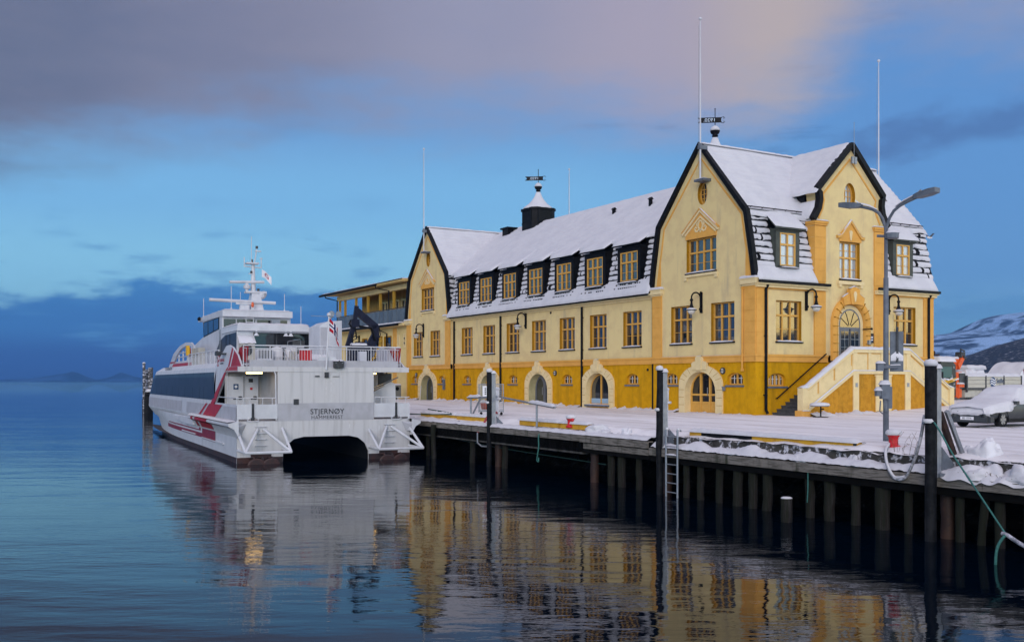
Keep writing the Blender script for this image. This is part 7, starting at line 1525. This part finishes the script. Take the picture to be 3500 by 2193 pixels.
b = MB(); LM = lambda u, z, d: (Lb*.46+u, -.075+d, 1.16+z)
for q in (-.14, 0, .14): b.strip([(-.27, q), (-.14, q+.07), (0, q+.01), (.14, q-.05), (.27, q+.03)], LM, .06, 0, .004)
b.build('wave', 'plate', lg)
text('company_name', 'SeaBed', .42, 'inkb', tr_, (Lb*.605, -.06, 1.22), (R(90), 0, 0), .004, sx=.72); text('company_name', 'SERVICES', .13, 'ink', tr_, (Lb*.62, -.06, .93), (R(90), 0, 0), .004, sx=1.1)
cabm = mat('dark_green_cab', (.02, .03, .028), .4, (.45, .45, .5), 3, vr=(.55, .7))
b = MB(); b.prism([(-2.85, .35), (-1.05, .35), (-1.05, 2.15), (-1.35, 2.38), (-2.45, 2.38), (-2.85, 1.45)], lambda u, z, d: (u, d, z), .0, 2.3); cb2 = b.build('cab', cabm, tr_)
b = MB(); b.prism([(-2.60, 1.42), (-1.45, 1.42), (-1.45, 2.05), (-2.38, 2.05)], lambda u, z, d: (u, d, z), -.015, .0); b.build('side_window', mat('greenish_glass', (.10, .17, .14), .1, ior=1.7), cb2)
n = MB(); pillow(n, -2.6, -1.0, -.02, 2.3, 2.36, .30, 5, 18, 18); n.grid(lambda u, v: (-2.9+1.9*u, -.05-.05*math.sin(math.pi*u), 1.25+.12*v+.08*nz(u*8, v*6)), 14, 4); n.build('cab_snow', 'snowd', cb2, True)
b = MB(); b.box(-2.98, -2.72, -.32, -.10, 1.15, 1.75); b.tube([(-2.8, 0, 1.7), (-2.85, -.2, 1.7)], .03, 5); b.build('cab_mirror', 'black', cb2)
b = MB(); b.tube([(-2.5, -.06, 1.28), (-2.0, -.10, 1.2), (-1.5, -.08, 1.3), (-1.1, -.08, 1.38)], .035, 5); b.tube([(-2.6, -.08, 1.22), (-1.9, -.10, 1.12), (-1.3, -.08, 1.24)], .035, 5); b.build('yellow_strap', 'yel', cb2)
b = MB(); b.tube([(-2.7, 1.0, 2.70), (-1.2, 1.0, 2.78)], .05, 5); b.lathe([(.08, 2.75), (.09, 2.95), (.05, 3.0)], (-2.0, .8, 0), 8); b.build('beacon_bar', 'rustst', cb2)
b = MB(); b.box(-.85, -.30, .1, .55, .25, 1.75); b.prism([(-1.35, 2.55), (-.25, 2.55), (-.1, 2.35), (-.75, 1.7), (-1.0, 1.7)], lambda u, z, d: (u, d, z), .3, .7); b.prism([(-.35, 1.9), (.15, 2.55), (-.05, 2.75), (-.5, 2.2)], lambda u, z, d: (u, d, z), .2, .6); b.tube([(-.62, .12, .2), (-.62, .12, 1.0)], .09, 8); b.box(-.75, -.2, .0, .3, .85, 1.05); b.build('loading_crane', 'orng', tr_)
b = MB(); b.box(-.86, -.29, .085, .1, 1.30, 1.38); b.build('white_band', 'plate', tr_); b = MB(); b.box(-.20, .20, .2, .6, 2.62, 2.95); b.tube([(-.1, .3, 2.9), (-.25, .2, 3.12), (.1, .2, 3.0)], .06, 6); b.tube([(.0, .2, 2.7), (.25, .2, 2.55)], .08, 6); b.build('crane_head', 'darkst', tr_); b = MB(); b.lathe([(.14, .0), (.14, .06), (.05, .1)], (-.62, .12, .05), 10); b.build('outrigger_foot', 'steel', tr_)
n = MB(); pillow(n, -1.3, -.25, .3, .7, 2.55, .14, 2); pillow(n, -.8, -.15, .0, .3, 1.05, .10, 4); n.build('crane_snow', 'snow', tr_, True)
for x in (-2.2, 3.3, 4.6):
    w = MB(); w.lathe([(.25, -.14), (.46, -.14), (.5, -.1), (.5, .1), (.46, .14), (.25, .14)], (x, .2, .42), 20, Matrix.Rotation(R(90), 3, 'X')); w.build('wheel', 'tyre', tr_)
# white cabin and red-ribbed snowy hood behind the lorry, grab loader
o = empty('white_hut', (29.5, 64, .5), math.atan2(.54, .84), 'small white hut roofed with snow behind the orange crane', 'hut'); b = MB(); b.box(-.9, .9, 0, 1.6, 0, 1.95); b.build('wall', 'white', o); b = MB(); b.box(-1, 1, -.1, 1.7, 1.95, 2.05); b.build('roof', 'white', o); n = MB(); pillow(n, -1, 1, -.1, 1.7, 2.05, .18, 2); n.build('snow_cover', 'snow', o, True)
b = MB(); [b.box(.5+.2*i, .56+.2*i, -.012, 0, 1.4, 1.7) for i in range(2)]; b.build('vent_slot', 'inkb', o)
o = empty('ribbed_tank', (33.4, 64.5, .5), math.atan2(.54, .84), 'snowy rounded tank with dark red ribs behind the lettered lorry side', 'tank'); b = MB()
b.prism([(-1.9, 0), (1.9, 0), (1.9, 1.3), (1.5, 2.0), (.8, 2.3), (-.5, 2.25), (-1.3, 1.8), (-1.9, 1.1)], lambda u, z, d: (u, d, z), 0, 2); b.build('shell', 'snowd', o); b = MB(); [b.strip([(x, .3), (x, 1.5), (x-.15, 1.95)], lambda u, z, d: (u, d, z), .10, -.05, 0) for x in (-.9, .35, .9, 1.35)]; b.build('rib', mat('dark_red_rib', (.22, .02, .025), .6), o); n = MB(); n.grid(lambda u, v: (-1.7+3.4*u, -.1+2.2*v, 1.2+1.25*math.sin(math.pi*min(1, max(0, u*.92+.06)))**.7+.1*nz(u*5, v*4, 2)), 20, 10); n.build('snow_cover', 'snow', o, True)
o = empty('loader', (37.2, 66, .5), math.atan2(.54, .84), 'snowed-in loader with a rust red arm behind the parked car', 'loader'); b = MB(); b.tube([(-1.6, 0, 2.1), (-1.3, 0, 2.75), (1.2, 0, 2.85)], .16, 6); b.build('arm', 'rustst', o); b = MB(); b.tube([(1.2, 0, 2.85), (1.6, 0, 1.6), (1.7, 0, .4)], .09, 6); b.tube([(.9, 0, 2.75), (1.3, 0, 1.4)], .06, 6); b.box(1.0, 1.7, -.2, .2, 2.35, 2.75); b.build('linkage', 'darkst', o); b = MB(); b.prism([(-.9, 0), (3.5, 0), (3.5, 1.7), (2.4, 2.05), (-.4, 2.0), (-.9, 1.5)], lambda u, z, d: (u, d, z), .3, 2.2); b.build('body', 'snowd', o); n = MB(); snowline(n, [(-1.4, 0, 2.85), (1.2, 0, 3.0)], (0, .2, 0), .18, 2); pillow(n, -.8, 3.4, .3, 2.2, 1.9, .35, 4); n.build('snow_cover', 'snow', o, True); b = MB(); b.box(-.9, -.5, .2, .3, .6, 1.4); b.box(1.8, 3.4, .24, .3, .2, .9); b.build('red_panel', 'redb', o)
# ---------------------------------------------------------------- the air: thin even haze round camera and scene
hz = MB().box(-5600, 5600, -400, 6300, -30, 420).build('haze', mat('haze_air', (1, 1, 1)))
hm = hz.data.materials[0]; ht = hm.node_tree; ht.nodes.clear(); hv = ht.nodes.new('ShaderNodeVolumePrincipled'); hv.inputs['Color'].default_value = (.16, .46, .95, 1)
hv.inputs['Density'].default_value = .00011; hv.inputs['Anisotropy'].default_value = .2; ho = ht.nodes.new('ShaderNodeOutputMaterial'); ht.links.new(hv.outputs[0], ho.inputs['Volume'])
tag(hz, kind='stuff')
